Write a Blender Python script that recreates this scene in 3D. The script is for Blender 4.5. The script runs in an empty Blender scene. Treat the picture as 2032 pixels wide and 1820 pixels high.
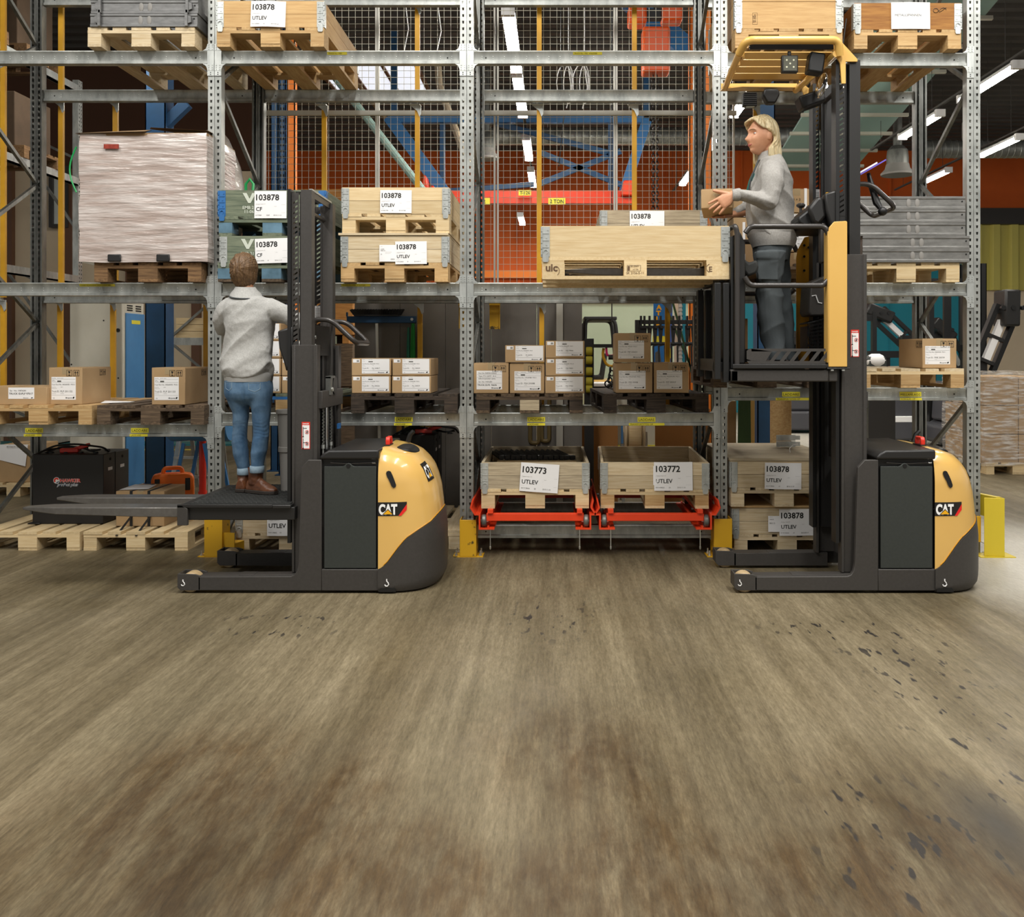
import bpy, bmesh, math, random
from mathutils import Vector, Matrix
PI = math.pi
rnd = random.Random(7)
SC = bpy.context.scene
COL = SC.collection
# ---------------------------------------------------------------- camera, world, light, exposure
F, CX, HY, HC = 1860.0, 1105.0, 700.0, 1.52       # focal length and horizon of a 2032x1820 frame, eye height
cam_d = bpy.data.cameras.new('camera')
cam = bpy.data.objects.new('camera', cam_d); COL.objects.link(cam)
cam_d.sensor_width = 36.0; cam_d.lens = 36.0*F/2032
cam_d.shift_x = -(CX-1016)/2032; cam_d.shift_y = -(910-HY)/2032
cam.location = (0, 0, HC); cam.rotation_euler = (PI/2, 0, 0)
cam_d.clip_start = .05; cam_d.clip_end = 200
SC.camera = cam
SC.view_settings.view_transform = 'Standard'; SC.view_settings.look = 'None'
SC.view_settings.gamma = 1; SC.view_settings.exposure = -0.12; SC.view_settings.use_curve_mapping = False
SC.cycles.use_denoising = True
SC.cycles.max_bounces = 6; SC.cycles.diffuse_bounces = 3; SC.cycles.glossy_bounces = 3; SC.cycles.transparent_max_bounces = 6
SC.cycles.transmission_bounces = 4
SC.cycles.sample_clamp_indirect = 4
W = bpy.data.worlds.new('world'); SC.world = W; W.use_nodes = True
W.node_tree.nodes['Background'].inputs[0].default_value = (1.0, .975, .93, 1)
W.node_tree.nodes['Background'].inputs[1].default_value = 0.50
def area(name, loc, sx, sy, power, col=(1, .975, .93), rot=(0, 0, 0)):
    d = bpy.data.lights.new(name, 'AREA'); d.shape = 'RECTANGLE'; d.size = sx; d.size_y = sy; d.energy = power; d.color = col
    o = bpy.data.objects.new(name, d); COL.objects.link(o); o.location = loc; o.rotation_euler = rot
    return o
for i, (x, p) in enumerate(((-4.6, 300), (-1.2, 380), (2.2, 410), (5.6, 380))):
    area('aisle_lamp', (x, 2.6, 6.5), .5, 6.0, p)
# ---------------------------------------------------------------- helpers
def X(px, y): return (px-CX)*y/F
def Z(py, y): return HC-(py-HY)*y/F
def P(px, py, y): return Vector((X(px, y), y, Z(py, y)))
def lin(h):
    h = h.lstrip('#'); o = []
    for i in (0, 2, 4):
        c = int(h[i:i+2], 16)/255
        o.append(c/12.92 if c <= .04045 else ((c+.055)/1.055)**2.4)
    return tuple(o)+(1,)
MATS = {}
def M(name, col, rough=.5, metal=0, col2=None, vs=4, st=(1, 1, 1), bump=0, bs=60, bst=None, emit=0, spec=.5, ramp=(.3, .7), detail=4, coat=0, rand=0, alpha=1):
    m = bpy.data.materials.new(name); m.use_nodes = True; nt = m.node_tree; n = nt.nodes; L = nt.links
    b = n['Principled BSDF']
    b.inputs['Base Color'].default_value = lin(col); b.inputs['Roughness'].default_value = rough; b.inputs['Metallic'].default_value = metal
    b.inputs['Specular IOR Level'].default_value = spec
    if coat: b.inputs['Coat Weight'].default_value = coat; b.inputs['Coat Roughness'].default_value = .08
    if alpha < 1: b.inputs['Alpha'].default_value = alpha
    m.diffuse_color = lin(col)
    co = None
    if col2 or bump:
        tc = n.new('ShaderNodeTexCoord'); oi = n.new('ShaderNodeObjectInfo'); ad = n.new('ShaderNodeVectorMath'); ad.operation = 'MULTIPLY_ADD'
        cv = n.new('ShaderNodeCombineXYZ')
        for k in range(3): L.new(oi.outputs['Random'], cv.inputs[k])
        ad.inputs[1].default_value = (7.3, 5.1, 9.7)
        L.new(cv.outputs[0], ad.inputs[0]); L.new(tc.outputs['Object'], ad.inputs[2]); co = ad.outputs[0]
    if col2:
        mp = n.new('ShaderNodeMapping'); mp.inputs['Scale'].default_value = st; L.new(co, mp.inputs[0])
        t = n.new('ShaderNodeTexNoise'); t.inputs['Scale'].default_value = vs; t.inputs['Detail'].default_value = detail; t.inputs['Roughness'].default_value = .6
        L.new(mp.outputs[0], t.inputs['Vector'])
        r = n.new('ShaderNodeValToRGB'); r.color_ramp.elements[0].position = ramp[0]; r.color_ramp.elements[1].position = ramp[1]
        r.color_ramp.elements[0].color = lin(col2); r.color_ramp.elements[1].color = lin(col)
        L.new(t.outputs['Fac'], r.inputs[0]); out = r.outputs[0]
        if rand:
            hs = n.new('ShaderNodeHueSaturation'); mr = n.new('ShaderNodeMapRange')
            mr.inputs['To Min'].default_value = 1-rand; mr.inputs['To Max'].default_value = 1+rand
            L.new(oi.outputs['Random'], mr.inputs[0]); L.new(mr.outputs[0], hs.inputs['Value']); L.new(out, hs.inputs['Color']); out = hs.outputs[0]
        L.new(out, b.inputs['Base Color'])
    if bump:
        t = n.new('ShaderNodeTexNoise'); t.inputs['Scale'].default_value = bs; t.inputs['Detail'].default_value = 3
        mp = n.new('ShaderNodeMapping'); mp.inputs['Scale'].default_value = bst or st; L.new(co, mp.inputs[0]); L.new(mp.outputs[0], t.inputs['Vector'])
        bp = n.new('ShaderNodeBump'); bp.inputs['Strength'].default_value = bump; bp.inputs['Distance'].default_value = .01
        L.new(t.outputs['Fac'], bp.inputs['Height']); L.new(bp.outputs[0], b.inputs['Normal'])
    if emit:
        b.inputs['Emission Color'].default_value = lin(col); b.inputs['Emission Strength'].default_value = emit
    MATS[name] = m; return m

class MB:
    def __init__(s): s.v = []; s.f = []; s.m = []; s.c = 0
    def add(s, vs, fs, mi=None):
        k = len(s.v); s.v += [tuple(p) for p in vs]
        for f in fs: s.f.append(tuple(i+k for i in f)); s.m.append(s.c if mi is None else mi)
        return s
    def mat(s, i): s.c = i; return s
    def box(s, x0, y0, z0, x1, y1, z1):
        v = [(x0, y0, z0), (x1, y0, z0), (x1, y1, z0), (x0, y1, z0), (x0, y0, z1), (x1, y0, z1), (x1, y1, z1), (x0, y1, z1)]
        return s.add(v, [(3, 2, 1, 0), (4, 5, 6, 7), (0, 1, 5, 4), (1, 2, 6, 5), (2, 3, 7, 6), (3, 0, 4, 7)])
    def obox(s, c, size, R=None):
        k = len(s.v); a, b, d = size[0]/2, size[1]/2, size[2]/2
        s.box(-a, -b, -d, a, b, d); c = Vector(c)
        for i in range(k, len(s.v)):
            p = Vector(s.v[i]); s.v[i] = tuple((R @ p if R else p)+c)
        return s
    def bar(s, p0, p1, w, h, up=(0, 0, 1)):
        p0, p1 = Vector(p0), Vector(p1); d = p1-p0; l = d.length; d.normalize(); u = Vector(up)
        x = d.cross(u)
        if x.length < 1e-4: x = d.cross(Vector((1, 0, 0)))
        x.normalize(); u = x.cross(d)
        R = Matrix((x, d, u)).transposed()
        return s.obox((p0+p1)/2, (w, l, h), R)
    def prism(s, poly, axis, a, b):
        n = len(poly)
        if axis == 'y': mk = lambda p, t: (p[0], t, p[1])
        elif axis == 'x': mk = lambda p, t: (t, p[0], p[1])
        else: mk = lambda p, t: (p[0], p[1], t)
        v = [mk(p, a) for p in poly]+[mk(p, b) for p in poly]
        return s.add(v, [tuple(range(n)), tuple(range(2*n-1, n-1, -1))]+[(i, (i+1) % n, n+(i+1) % n, n+i) for i in range(n)])
    def loft(s, rings, caps=True, close=True):
        n = len(rings[0]); v = [p for r in rings for p in r]; f = []
        for j in range(len(rings)-1):
            for i in range(n if close else n-1):
                k = (i+1) % n; f.append((j*n+i, j*n+k, (j+1)*n+k, (j+1)*n+i))
        if caps: f += [tuple(range(n-1, -1, -1)), tuple(range((len(rings)-1)*n, len(rings)*n))]
        return s.add(v, f)
    def tube(s, pts, r, n=8, caps=True, closed=False):
        pts = [Vector(p) for p in pts]; m = len(pts); rings = []
        ref = None
        for i, p in enumerate(pts):
            if closed: d = pts[(i+1) % m]-pts[i-1]
            else: d = pts[min(i+1, m-1)]-pts[max(i-1, 0)]
            d.normalize()
            if ref is None: ref = d.orthogonal()
            ref = (ref-d*ref.dot(d))
            if ref.length < 1e-5: ref = d.orthogonal()
            ref.normalize(); q = d.cross(ref); rr = r[i] if isinstance(r, (list, tuple)) else r
            rings.append([p+(ref*math.cos(2*PI*k/n)+q*math.sin(2*PI*k/n))*rr for k in range(n)])
        if closed: rings.append(rings[0]); caps = False
        return s.loft(rings, caps)
    def cyl(s, p0, p1, r, n=16, r2=None): return s.tube([p0, p1], [r, r if r2 is None else r2], n)
    def lathe(s, prof, c=(0, 0, 0), axis='z', n=24):
        rings = []
        for r, t in prof:
            if axis == 'z': rings.append([(c[0]+r*math.cos(2*PI*k/n), c[1]+r*math.sin(2*PI*k/n), c[2]+t) for k in range(n)])
            elif axis == 'y': rings.append([(c[0]+r*math.cos(2*PI*k/n), c[1]+t, c[2]+r*math.sin(2*PI*k/n)) for k in range(n)])
            else: rings.append([(c[0]+t, c[1]+r*math.cos(2*PI*k/n), c[2]+r*math.sin(2*PI*k/n)) for k in range(n)])
        return s.loft(rings)
    def sphere(s, c, r, n=12, sc=(1, 1, 1)):
        rings = []
        for j in range(1, n):
            t = PI*j/n; rings.append([(c[0]+r*sc[0]*math.sin(t)*math.cos(2*PI*k/(2*n)), c[1]+r*sc[1]*math.sin(t)*math.sin(2*PI*k/(2*n)), c[2]-r*sc[2]*math.cos(t)) for k in range(2*n)])
        return s.loft(rings)
    def poly(s, pts): return s.add(pts, [tuple(range(len(pts)))])
    def text(s, string, o, size=None, width=None, ux=(1, 0, 0), uy=(0, 0, 1), bold=0, sx=1, shear=0, center=False, fit=None):
        """flat lettering; size = cap height, o = lower left corner, width = total width"""
        vs, fs, w = glyphs(string, bold)
        k = size/.73 if size else width/w/sx
        if fit and w*k*sx > fit: sx = fit/(w*k)
        o, ux, uy = Vector(o), Vector(ux), Vector(uy)
        off = -w*k*sx/2 if center else 0
        s.add([o+ux*((x+y*shear)*k*sx+off)+uy*(y*k) for x, y in vs], fs); return s
    def xf(s, Mx):
        s.v = [tuple(Mx @ Vector(p)) for p in s.v]; return s
    def merge(s, o, Mx=None, mi=None):
        vs = [(Mx @ Vector(p)) for p in o.v] if Mx else o.v; k = len(s.v)
        s.v += [tuple(p) for p in vs]
        for f, m in zip(o.f, o.m): s.f.append(tuple(i+k for i in f)); s.m.append(m if mi is None else mi)
        return s
    def mesh(s, name, mats, smooth=35, norm=True):
        me = bpy.data.meshes.new(name); me.from_pydata(s.v, [], s.f)
        if not isinstance(mats, (list, tuple)): mats = [mats]
        for m in mats: me.materials.append(MATS[m] if isinstance(m, str) else m)
        me.polygons.foreach_set('material_index', [min(i, len(mats)-1) for i in s.m])
        if norm:
            bm = bmesh.new(); bm.from_mesh(me); bmesh.ops.recalc_face_normals(bm, faces=bm.faces); bm.to_mesh(me); bm.free()
        if smooth: me.shade_smooth(); me.set_sharp_from_angle(angle=math.radians(smooth))
        me.update(); return me
    def build(s, name, mats, parent=None, smooth=35, bevel=0, seg=2, norm=True, loc=None):
        o = bpy.data.objects.new(name, s.mesh(name, mats, smooth, norm)); COL.objects.link(o)
        if parent: o.parent = parent
        if loc is not None: o.location = loc
        if bevel:
            b = o.modifiers.new('edge', 'BEVEL'); b.width = bevel; b.segments = seg; b.limit_method = 'ANGLE'; b.angle_limit = math.radians(40)
            b.use_clamp_overlap = True
        return o
GL = {}
def glyphs(st, bold=0):
    key = (st, bold)
    if key in GL: return GL[key]
    c = bpy.data.curves.new('t', 'FONT'); c.body = st; c.resolution_u = 2 if bold < .045 else 6; c.offset = bold
    o = bpy.data.objects.new('t', c); me = bpy.data.meshes.new_from_object(o)
    vs = [(v.co.x, v.co.y) for v in me.vertices]; fs = [tuple(p.vertices) for p in me.polygons]
    x0 = min([v[0] for v in vs] or [0]); w = max([v[0] for v in vs] or [1])-x0
    vs = [(x-x0, y) for x, y in vs]
    bpy.data.objects.remove(o); bpy.data.curves.remove(c); bpy.data.meshes.remove(me)
    GL[key] = (vs, fs, w); return GL[key]
def tag(o, label=None, cat=None, group=None, kind=None):
    if label: o['label'] = label
    if cat: o['category'] = cat
    if group: o['group'] = group
    if kind: o['kind'] = kind
    return o
def empty(name, loc, label, cat, group=None, rz=0):
    o = bpy.data.objects.new(name, None); COL.objects.link(o); o.location = loc; o.rotation_euler = (0, 0, rz); o.empty_display_size = .1
    return tag(o, label, cat, group)
def part(name, me, parent, loc=(0, 0, 0), rot=None):
    o = bpy.data.objects.new(name, me); COL.objects.link(o); o.parent = parent; o.location = loc
    if rot: o.rotation_euler = rot
    return o
def copy_tree(o, parent=None):
    c = o.copy(); COL.objects.link(c)
    if parent: c.parent = parent
    for ch in list(o.children): copy_tree(ch, c)
    return c
def arc(c, r, a0, a1, n, u=(1, 0, 0), v=(0, 0, 1)):
    c, u, v = Vector(c), Vector(u), Vector(v)
    return [c+u*r*math.cos(math.radians(a0+(a1-a0)*i/n))+v*r*math.sin(math.radians(a0+(a1-a0)*i/n)) for i in range(n+1)]
def fillet(pts, r, n=4):
    """round the inner corners of a polyline"""
    pts = [Vector(p) for p in pts]; out = [pts[0]]
    for i in range(1, len(pts)-1):
        a, b, c = pts[i-1], pts[i], pts[i+1]; d0 = (a-b); d1 = (c-b)
        k = min(r, d0.length*.45, d1.length*.45); p0 = b+d0.normalized()*k; p1 = b+d1.normalized()*k
        for j in range(n+1):
            t = j/n; out.append(p0*(1-t)**2+b*2*t*(1-t)+p1*t*t)
    out.append(pts[-1]); return out
# ---------------------------------------------------------------- materials
def steel(name, a, b, rough, metal, **k): return M(name, a, rough, metal, b, vs=14, st=(1, 1, .35), ramp=(.3, .75), **k)
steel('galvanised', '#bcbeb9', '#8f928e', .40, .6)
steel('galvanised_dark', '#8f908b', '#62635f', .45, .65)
steel('zinc', '#cfd2ce', '#a5a9a6', .36, .55)
M('bolt', '#d0d2cc', .3, .8)
M('black_gap', '#0b0b0b', .9)
M('yellow_paint', '#e0a819', .5, 0, '#c48f12', vs=3)
M('guard_yellow', '#d9a61c', .55, 0, '#4b3d1a', vs=9, ramp=(.34, .385), detail=8)
M('guard_lime', '#cdb62a', .5, 0, '#6a5c20', vs=8, ramp=(.31, .36), detail=8)
def wood(name, a, b, rough=.75, rand=.12, ramp=(.3, .65)):
    M(name+'_x', a, rough, 0, b, vs=5, st=(1, 9, 14), ramp=ramp, bump=.06, bs=12, rand=rand, detail=6)
    M(name+'_y', a, rough, 0, b, vs=5, st=(9, 1, 14), ramp=ramp, bump=.06, bs=12, rand=rand, detail=6)
wood('fresh', '#d9c399', '#c9ae80')
wood('honey', '#cba874', '#b8925f')
wood('pale', '#d8c7a6', '#c0a880')
wood('tan', '#c6a675', '#ab8654')
wood('brown', '#b07c3c', '#8a5726')
wood('dark', '#6d5a45', '#33271c', .85, .2)
wood('blackened', '#473b30', '#1f1912', .85, .2)
wood('umber', '#8a6a46', '#543b24', .85)
wood('grey', '#c2b396', '#978870', .8)
wood('green', '#79806a', '#4f5a4a', .8)
M('blue_paint', '#2f6fae', .5, 0, '#265f98', vs=6)
M('blue_block', '#64879c', .7, 0, '#43606f', vs=6)
M('card', '#b4966f', .85, 0, '#a88a62', vs=3, bump=.03, bs=200, rand=.06)
M('card_dark', '#977a56', .85, 0, '#876b49', vs=4, rand=.06)
M('paper', '#f0efee', .6)
M('ink', '#15130f', .6)
M('ink_grey', '#55534e', .7)
M('ink_light', '#8f8d88', .7)
M('label_yellow', '#e9dc3a', .5)
M('label_olive', '#b7ab35', .5)
M('tape', '#cdb48a', .2, alpha=.6)
M('truck_grey', '#413e3b', .5, .1, '#3b3835', vs=60, bump=.04, bs=400)
M('truck_dark', '#242322', .42, .1)
M('truck_black', '#121212', .45)
M('battery_panel', '#373b38', .5, .1, '#323633', vs=60, bump=.04, bs=400)
M('truck_yellow', '#e4b868', .28, 0, '#e0b362', vs=3, coat=.6)
M('truck_yellow_flat', '#dcb05e', .4, 0, '#d7aa57', vs=3, coat=.2)
M('truck_ochre', '#c48a12', .45)
M('tube_dark', '#3d3a38', .3, .2)
M('chrome', '#d8d8d8', .15, 1)
M('wheel_tan', '#c2ab85', .55, 0, '#a98f66', vs=10)
M('rubber', '#2a2b29', .8, 0, '#1e1f1e', vs=20)
M('red', '#d8301f', .35)
M('logo_black', '#1c1a19', .4)
M('logo_white', '#f4f4f2', .4)
M('logo_yellow', '#f5b31a', .4)
M('logo_red', '#e2231f', .4)
M('hardboard', '#a9743f', .8, 0, '#96652f', vs=2)
M('reel_beige', '#cbb896', .6)
M('cable_olive', '#6b5a33', .6)
M('sweat_grey', '#a8a5a0', .95, 0, '#96938e', vs=120, bump=.15, bs=300, detail=2)
M('skin_shade', '#b37a5c', .5)
M('boot_dark', '#2a2a2b', .6)
M('orange', '#ff5a22', .45, 0, '#f04e18', vs=5)
M('hall_orange', '#ff8a2a', .55)
M('case_orange', '#ff7a1c', .5)
M('blue_steel', '#2e6ea6', .45)
M('blue_deep', '#1d4e7a', .5, 0, '#184468', vs=4)
M('lamp_glow', '#fffaf0', .5, emit=85)
M('lens', '#6b6b60', .15, .3)
M('led', '#c9c8b0', .2)
M('burnt', '#5f4630', .8)
# ================================================================ SETTING
def floor_material():
    m = bpy.data.materials.new('concrete'); m.use_nodes = True; nt = m.node_tree; n = nt.nodes; L = nt.links; b = n['Principled BSDF']
    tc = n.new('ShaderNodeTexCoord')
    def noise(st, sc, det=4, rough=.6):
        mp = n.new('ShaderNodeMapping'); mp.inputs['Scale'].default_value = st; L.new(tc.outputs['Object'], mp.inputs[0])
        t = n.new('ShaderNodeTexNoise'); t.inputs['Scale'].default_value = sc; t.inputs['Detail'].default_value = det; t.inputs['Roughness'].default_value = rough
        L.new(mp.outputs[0], t.inputs['Vector']); return t.outputs['Fac']
    def ramp(f, p0, c0, p1, c1):
        r = n.new('ShaderNodeValToRGB'); e = r.color_ramp.elements; e[0].position, e[1].position = p0, p1; e[0].color, e[1].color = lin(c0), lin(c1)
        L.new(f, r.inputs[0]); return r.outputs[0]
    def mix(f, a, c, mode='MIX'):
        x = n.new('ShaderNodeMix'); x.data_type = 'RGBA'; x.blend_type = mode
        if isinstance(f, float): x.inputs[0].default_value = f
        else: L.new(f, x.inputs[0])
        for s, q in ((6, a), (7, c)):
            if isinstance(q, str): x.inputs[s].default_value = lin(q)
            else: L.new(q, x.inputs[s])
        return x.outputs[2]
    def blob(px, py, a, bb):
        y = F*HC/(py-HY); x = X(px, y); mp = n.new('ShaderNodeMapping'); mp.inputs['Scale'].default_value = (1/a, 1/bb, 1); mp.inputs['Location'].default_value = (-x/a, -y/bb, 0)
        g = n.new('ShaderNodeTexGradient'); g.gradient_type = 'SPHERICAL'; L.new(tc.outputs['Object'], mp.inputs[0]); L.new(mp.outputs[0], g.inputs[0]); return g.outputs['Fac']
    def math_(op, a, b_, clamp=False):
        m_ = n.new('ShaderNodeMath'); m_.operation = op; m_.use_clamp = clamp
        for k, q in enumerate((a, b_)):
            if isinstance(q, (int, float)): m_.inputs[k].default_value = q
            else: L.new(q, m_.inputs[k])
        return m_.outputs[0]
    def blobs(lst):
        o = None
        for q in lst:
            v = blob(*q); o = v if o is None else math_('ADD', o, v, True)
        return o
    base = ramp(noise((1, .5, 1), 1.1, 5), .35, '#857a60', .68, '#a3967a')
    streak = ramp(noise((9, .45, 1), 2.2, 6, .7), .32, '#857c66', .7, '#ffffff')
    c = mix(.6, base, streak, 'MULTIPLY')
    lane = ramp(noise((2.6, .12, 1), 1.3, 3, .5), .35, '#a39a86', .65, '#ffffff')
    c = mix(.6, c, lane, 'MULTIPLY')
    grain = ramp(noise((30, 4.5, 1), 2.6, 5, .8), .3, '#7a705b', .65, '#ffffff')
    c = mix(.6, c, grain, 'MULTIPLY')
    moss = ramp(noise((1, .35, 1), .75, 3), .52, '#ffffff', .8, '#938a5a')
    c = mix(.7, c, moss, 'MULTIPLY')
    # brown stains, and darkening painted into the colour of the near floor
    worn = blobs([(300, 1700, 1.1, 1.0), (640, 1760, .5, .8), (1270, 1600, .35, .8), (1000, 1780, 1.2, .5), (1500, 1800, .9, .5), (1100, 1480, .45, .7), (1850, 1650, .7, .8), (420, 1520, .5, .7), (700, 1560, .14, .8), (1900, 1800, .6, .5)])  # mask for both the brown stains and the painted darkening
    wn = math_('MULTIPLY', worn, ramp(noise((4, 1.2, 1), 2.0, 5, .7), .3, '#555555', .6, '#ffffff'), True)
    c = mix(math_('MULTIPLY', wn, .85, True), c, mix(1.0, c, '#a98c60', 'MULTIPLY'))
    # oil drips: dark spots that follow the wheel tracks
    spots = ramp(noise((11, 3.2, 1), 2.0, 2, .5), .615, '#000000', .66, '#ffffff')
    area_ = blobs([(1092, 1225, .35, .6), (1760, 1275, .5, .5), (1850, 1360, .4, .5), (1940, 1450, .4, .5), (2010, 1560, .3, .4), (1740, 1600, .4, .35), (1800, 1730, .4, .35), (1960, 1640, .3, .35), (560, 1240, .5, .4), (1640, 1250, .5, .3)])
    k = math_('MULTIPLY', spots, math_('MULTIPLY', area_, 1.6, True))
    c = mix(k, c, '#2b2723')
    c = mix(math_('MULTIPLY', blobs([(1985, 1640, .16, .45)]), 1.1, True), c, '#3a352c')
    # paler concrete towards the end of the rack
    pale = math_('MULTIPLY', blobs([(2150, 1130, 1.25, 2.3), (1700, 860, 4.5, 6.0)]), 1.6, True)
    c = mix(pale, c, mix(.35, '#c9c4b8', grain, 'MULTIPLY'))
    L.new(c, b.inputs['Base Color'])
    r = ramp(noise((2, 1, 1), 2.0, 4), .3, '#adadad', .7, '#d0d0d0'); L.new(r, b.inputs['Roughness'])
    b.inputs['Specular IOR Level'].default_value = .4
    bp = n.new('ShaderNodeBump'); bp.inputs['Strength'].default_value = .08; bp.inputs['Distance'].default_value = .01
    L.new(noise((6, 2, 1), 6, 5), bp.inputs['Height']); L.new(bp.outputs[0], b.inputs['Normal'])
    MATS['concrete'] = m
floor_material()
M('ceiling_steel', '#4b4743', .7, 0, '#3e3b38', vs=2)
M('wall_orange', '#dd6418', .7, 0, '#cc5a13', vs=1)
M('wall_green', '#c3cdb0', .7, 0, '#b9c4a6', vs=1)
M('wall_teal', '#1f8a9c', .7, 0, '#1b7f90', vs=1)
M('wall_cream', '#dfcdb0', .7, 0, '#d5c2a4', vs=1)
M('wall_brown', '#4a2c18', .8)
M('post_brown', '#6b4a34', .6)
M('sheet_yellow', '#c9be62', .5)
M('frame_dark', '#35322f', .5)
M('pane', '#dfe6e2', .1, spec=.6)
M('roof_green', '#86a198', .6, 0, '#7b968d', vs=.8)
M('purlin', '#b9b5a6', .5)
M('grey_board', '#77726b', .7, 0, '#6c6761', vs=2)
M('post_light', '#c4c2b8', .5, .2)
M('joint', '#7c735f', .8)
M('line_yellow', '#d8c84a', .6); M('line_teal', '#2f7f86', .6)
def struct(name, mb, mats, **k): return tag(mb.build(name, mats, **k), kind='structure')
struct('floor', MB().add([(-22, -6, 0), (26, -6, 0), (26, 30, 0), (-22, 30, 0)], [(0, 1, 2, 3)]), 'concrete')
# corrugated ceiling
b = MB(); prof = []; y = -6.0
while y < 27:
    prof += [(y, 6.72), (y+.14, 6.72), (y+.18, 6.66), (y+.32, 6.66), (y+.36, 6.72)]; y += .36
for i in range(len(prof)-1):
    (a, za), (c, zc) = prof[i], prof[i+1]
    if c > a: b.add([(-22, a, za), (26, a, za), (26, c, zc), (-22, c, zc)], [(0, 1, 2, 3)])
struct('ceiling', b, 'ceiling_steel', smooth=0)
# far wall: sheet metal, orange above, painted below
b = MB()
b.box(-22, 24, 2.94, 26, 24.2, 6.8)
for i in range(24): b.box(-20+i*1.9, 23.96, 2.94, -19.95+i*1.9, 24, 6.7)
struct('wall_back', b, 'wall_orange')
struct('trim_1', MB().box(-22, 23.9, 2.80, 26, 24.0, 2.96), 'hall_orange')
struct('trim_2', MB().box(-22, 23.86, 3.42, 26, 23.95, 3.62), 'hall_orange')
b = MB(); b.box(-22, 24, 0, X(1462, 24), 24.2, 2.9); struct('wall_back_low', b, 'wall_green')
b = MB(); b.box(X(1462, 23.8), 23.8, 0, X(1910, 23.8), 24, 4.0)
for i in range(6): b.box(X(1462+75*i, 23.8), 23.77, 0, X(1463.5+75*i, 23.8), 23.8, 4.0)
struct('wall_back_right', b, 'wall_teal')
b = MB(); b.box(X(1910, 23.8), 23.8, 0, 26, 24, 3.1); struct('wall_right_far', b, 'wall_cream')
b = MB(); x = X(1912, 23.7)
while x < 18: b.prism([(x, 23.7), (x+.2, 23.7), (x+.26, 23.6), (x+.42, 23.6), (x+.46, 23.7), (x+.46, 23.8), (x, 23.8)], 'z', 3.1, 4.75); x += .46
struct('wall_right_upper', b, 'sheet_yellow', smooth=0)
b = MB(); b.box(X(1905, 23.6), 23.5, 4.75, 20, 23.8, 5.15); struct('trim_3', b, 'frame_dark')
# partition on the other side of the racks, cream boards between brown posts
b = MB(); xs = [-14, -11.5]+[X(p, 16) for p in (22, 140, 262, 392, 520)]
for i in range(len(xs)-1): b.box(xs[i]+.03, 16, 0, xs[i+1]-.03, 16.12, 4.62)
struct('wall_left', b, 'wall_cream')
struct('wall_left_upper', MB().box(-14, 16.02, 4.64, xs[-1], 16.14, 6.7), 'wall_brown')
for k, x in enumerate(xs[1:]): struct('trim_%d' % (10+k), MB().box(x-.07, 15.9, 0, x+.07, 16.0, 4.64), 'post_brown')
b = MB(); x0, x1, z0, z1 = X(99, 15.9), X(136, 15.9), Z(452, 15.9), Z(330, 15.9)
w1 = tag(bpy.data.objects.new('window_1', None), kind='structure'); COL.objects.link(w1)
b = MB(); t = .06
b.box(x0, 15.86, z0, x0+t, 15.99, z1).box(x1-t, 15.86, z0, x1, 15.99, z1).box(x0+t, 15.86, z0, x1-t, 15.99, z0+t).box(x0+t, 15.86, z1-t, x1-t, 15.99, z1)
b.build('window_frame', 'frame_dark', w1); MB().box(x0+t, 15.92, z0+t, x1-t, 15.94, z1-t).build('window_pane', 'pane', w1)
# floor joints and the painted lane lines
b = MB()
for p in (-1.2, 3.4): b.box(p, 7, 0, p+.012, 24, .002)
struct('floor_joint', b, 'joint')
struct('floor_line', MB().box(-9.5, 14.6, 0, -5.2, 14.75, .004).mat(1).box(-9.5, 15.3, 0, -5.2, 15.8, .03), ['line_yellow', 'line_teal'])
# translucent roof strip on purlins
r0 = tag(bpy.data.objects.new('ceiling_strip', None), kind='structure'); COL.objects.link(r0)
r0.location = (4.2, 12.0, 6.15); r0.rotation_euler = (-.176, 0, 0)
MB().box(0, -2.5, .12, 1.65, 6.6, .16).build('panel', 'roof_green', r0)
pm = MB().box(-.06, -.025, .07, 1.76, .025, .12).mesh('purlin', 'purlin')
for i in range(12): part('purlin', pm, r0, (0, -2.3+i*.78, 0))
# grey screen wall behind the second bay
b = MB()
for i in range(5): b.box(-1.93+i*.435, 8.95, 0, -1.5+i*.435, 9.0, 2.08)
struct('wall_screen', b, 'grey_board')
struct('trim_30', MB().box(X(1104, 8.9), 8.9, 0, X(1117, 8.9), 9.0, 2.2), 'post_light')
# ================================================================ PALLET RACK
RY, RD = 7.1, 1.1
UX = [-4.515, -2.592, -.683, 1.240, 3.157]
rack = empty('pallet_rack', (0, RY, 0), 'galvanised steel pallet rack of four bays standing across the aisle', 'pallet rack')
def upright_mesh(h=5.0):
    b = MB()
    for sx in (-1, 1):
        c = sx*.0262; w = .0245; z = 0.0; p = .05
        while z < h-.01:
            hx, z0, z1 = .0085, z+.014, z+.035
            o = [(c-w, 0, z), (c+w, 0, z), (c+w, 0, z+p), (c-w, 0, z+p)]
            i = [(c-hx*.7, 0, z0), (c+hx*.7, 0, z0), (c+hx, 0, z1), (c-hx, 0, z1)]
            b.add(o+i, [(0, 1, 5, 4), (1, 2, 6, 5), (2, 3, 7, 6), (3, 0, 4, 7)]); z += p
        for q in (-w, w):
            x = c+q; d = -1 if q > 0 else 1
            b.add([(x, 0, 0), (x, .075, 0), (x, .075, h), (x, 0, h)], [(0, 1, 2, 3)])
            b.add([(x, .075, 0), (x+d*.014, .075, 0), (x+d*.014, .075, h), (x, .075, h)], [(0, 1, 2, 3)])
        b.box(c-.05, -.004, 0, c+.05, .085, .008)
    return b.mesh('upright', 'galvanised', smooth=0, norm=False)
um = upright_mesh()
umd = um.copy(); umd.materials.clear(); umd.materials.append(MATS['galvanised_dark'])
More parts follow.
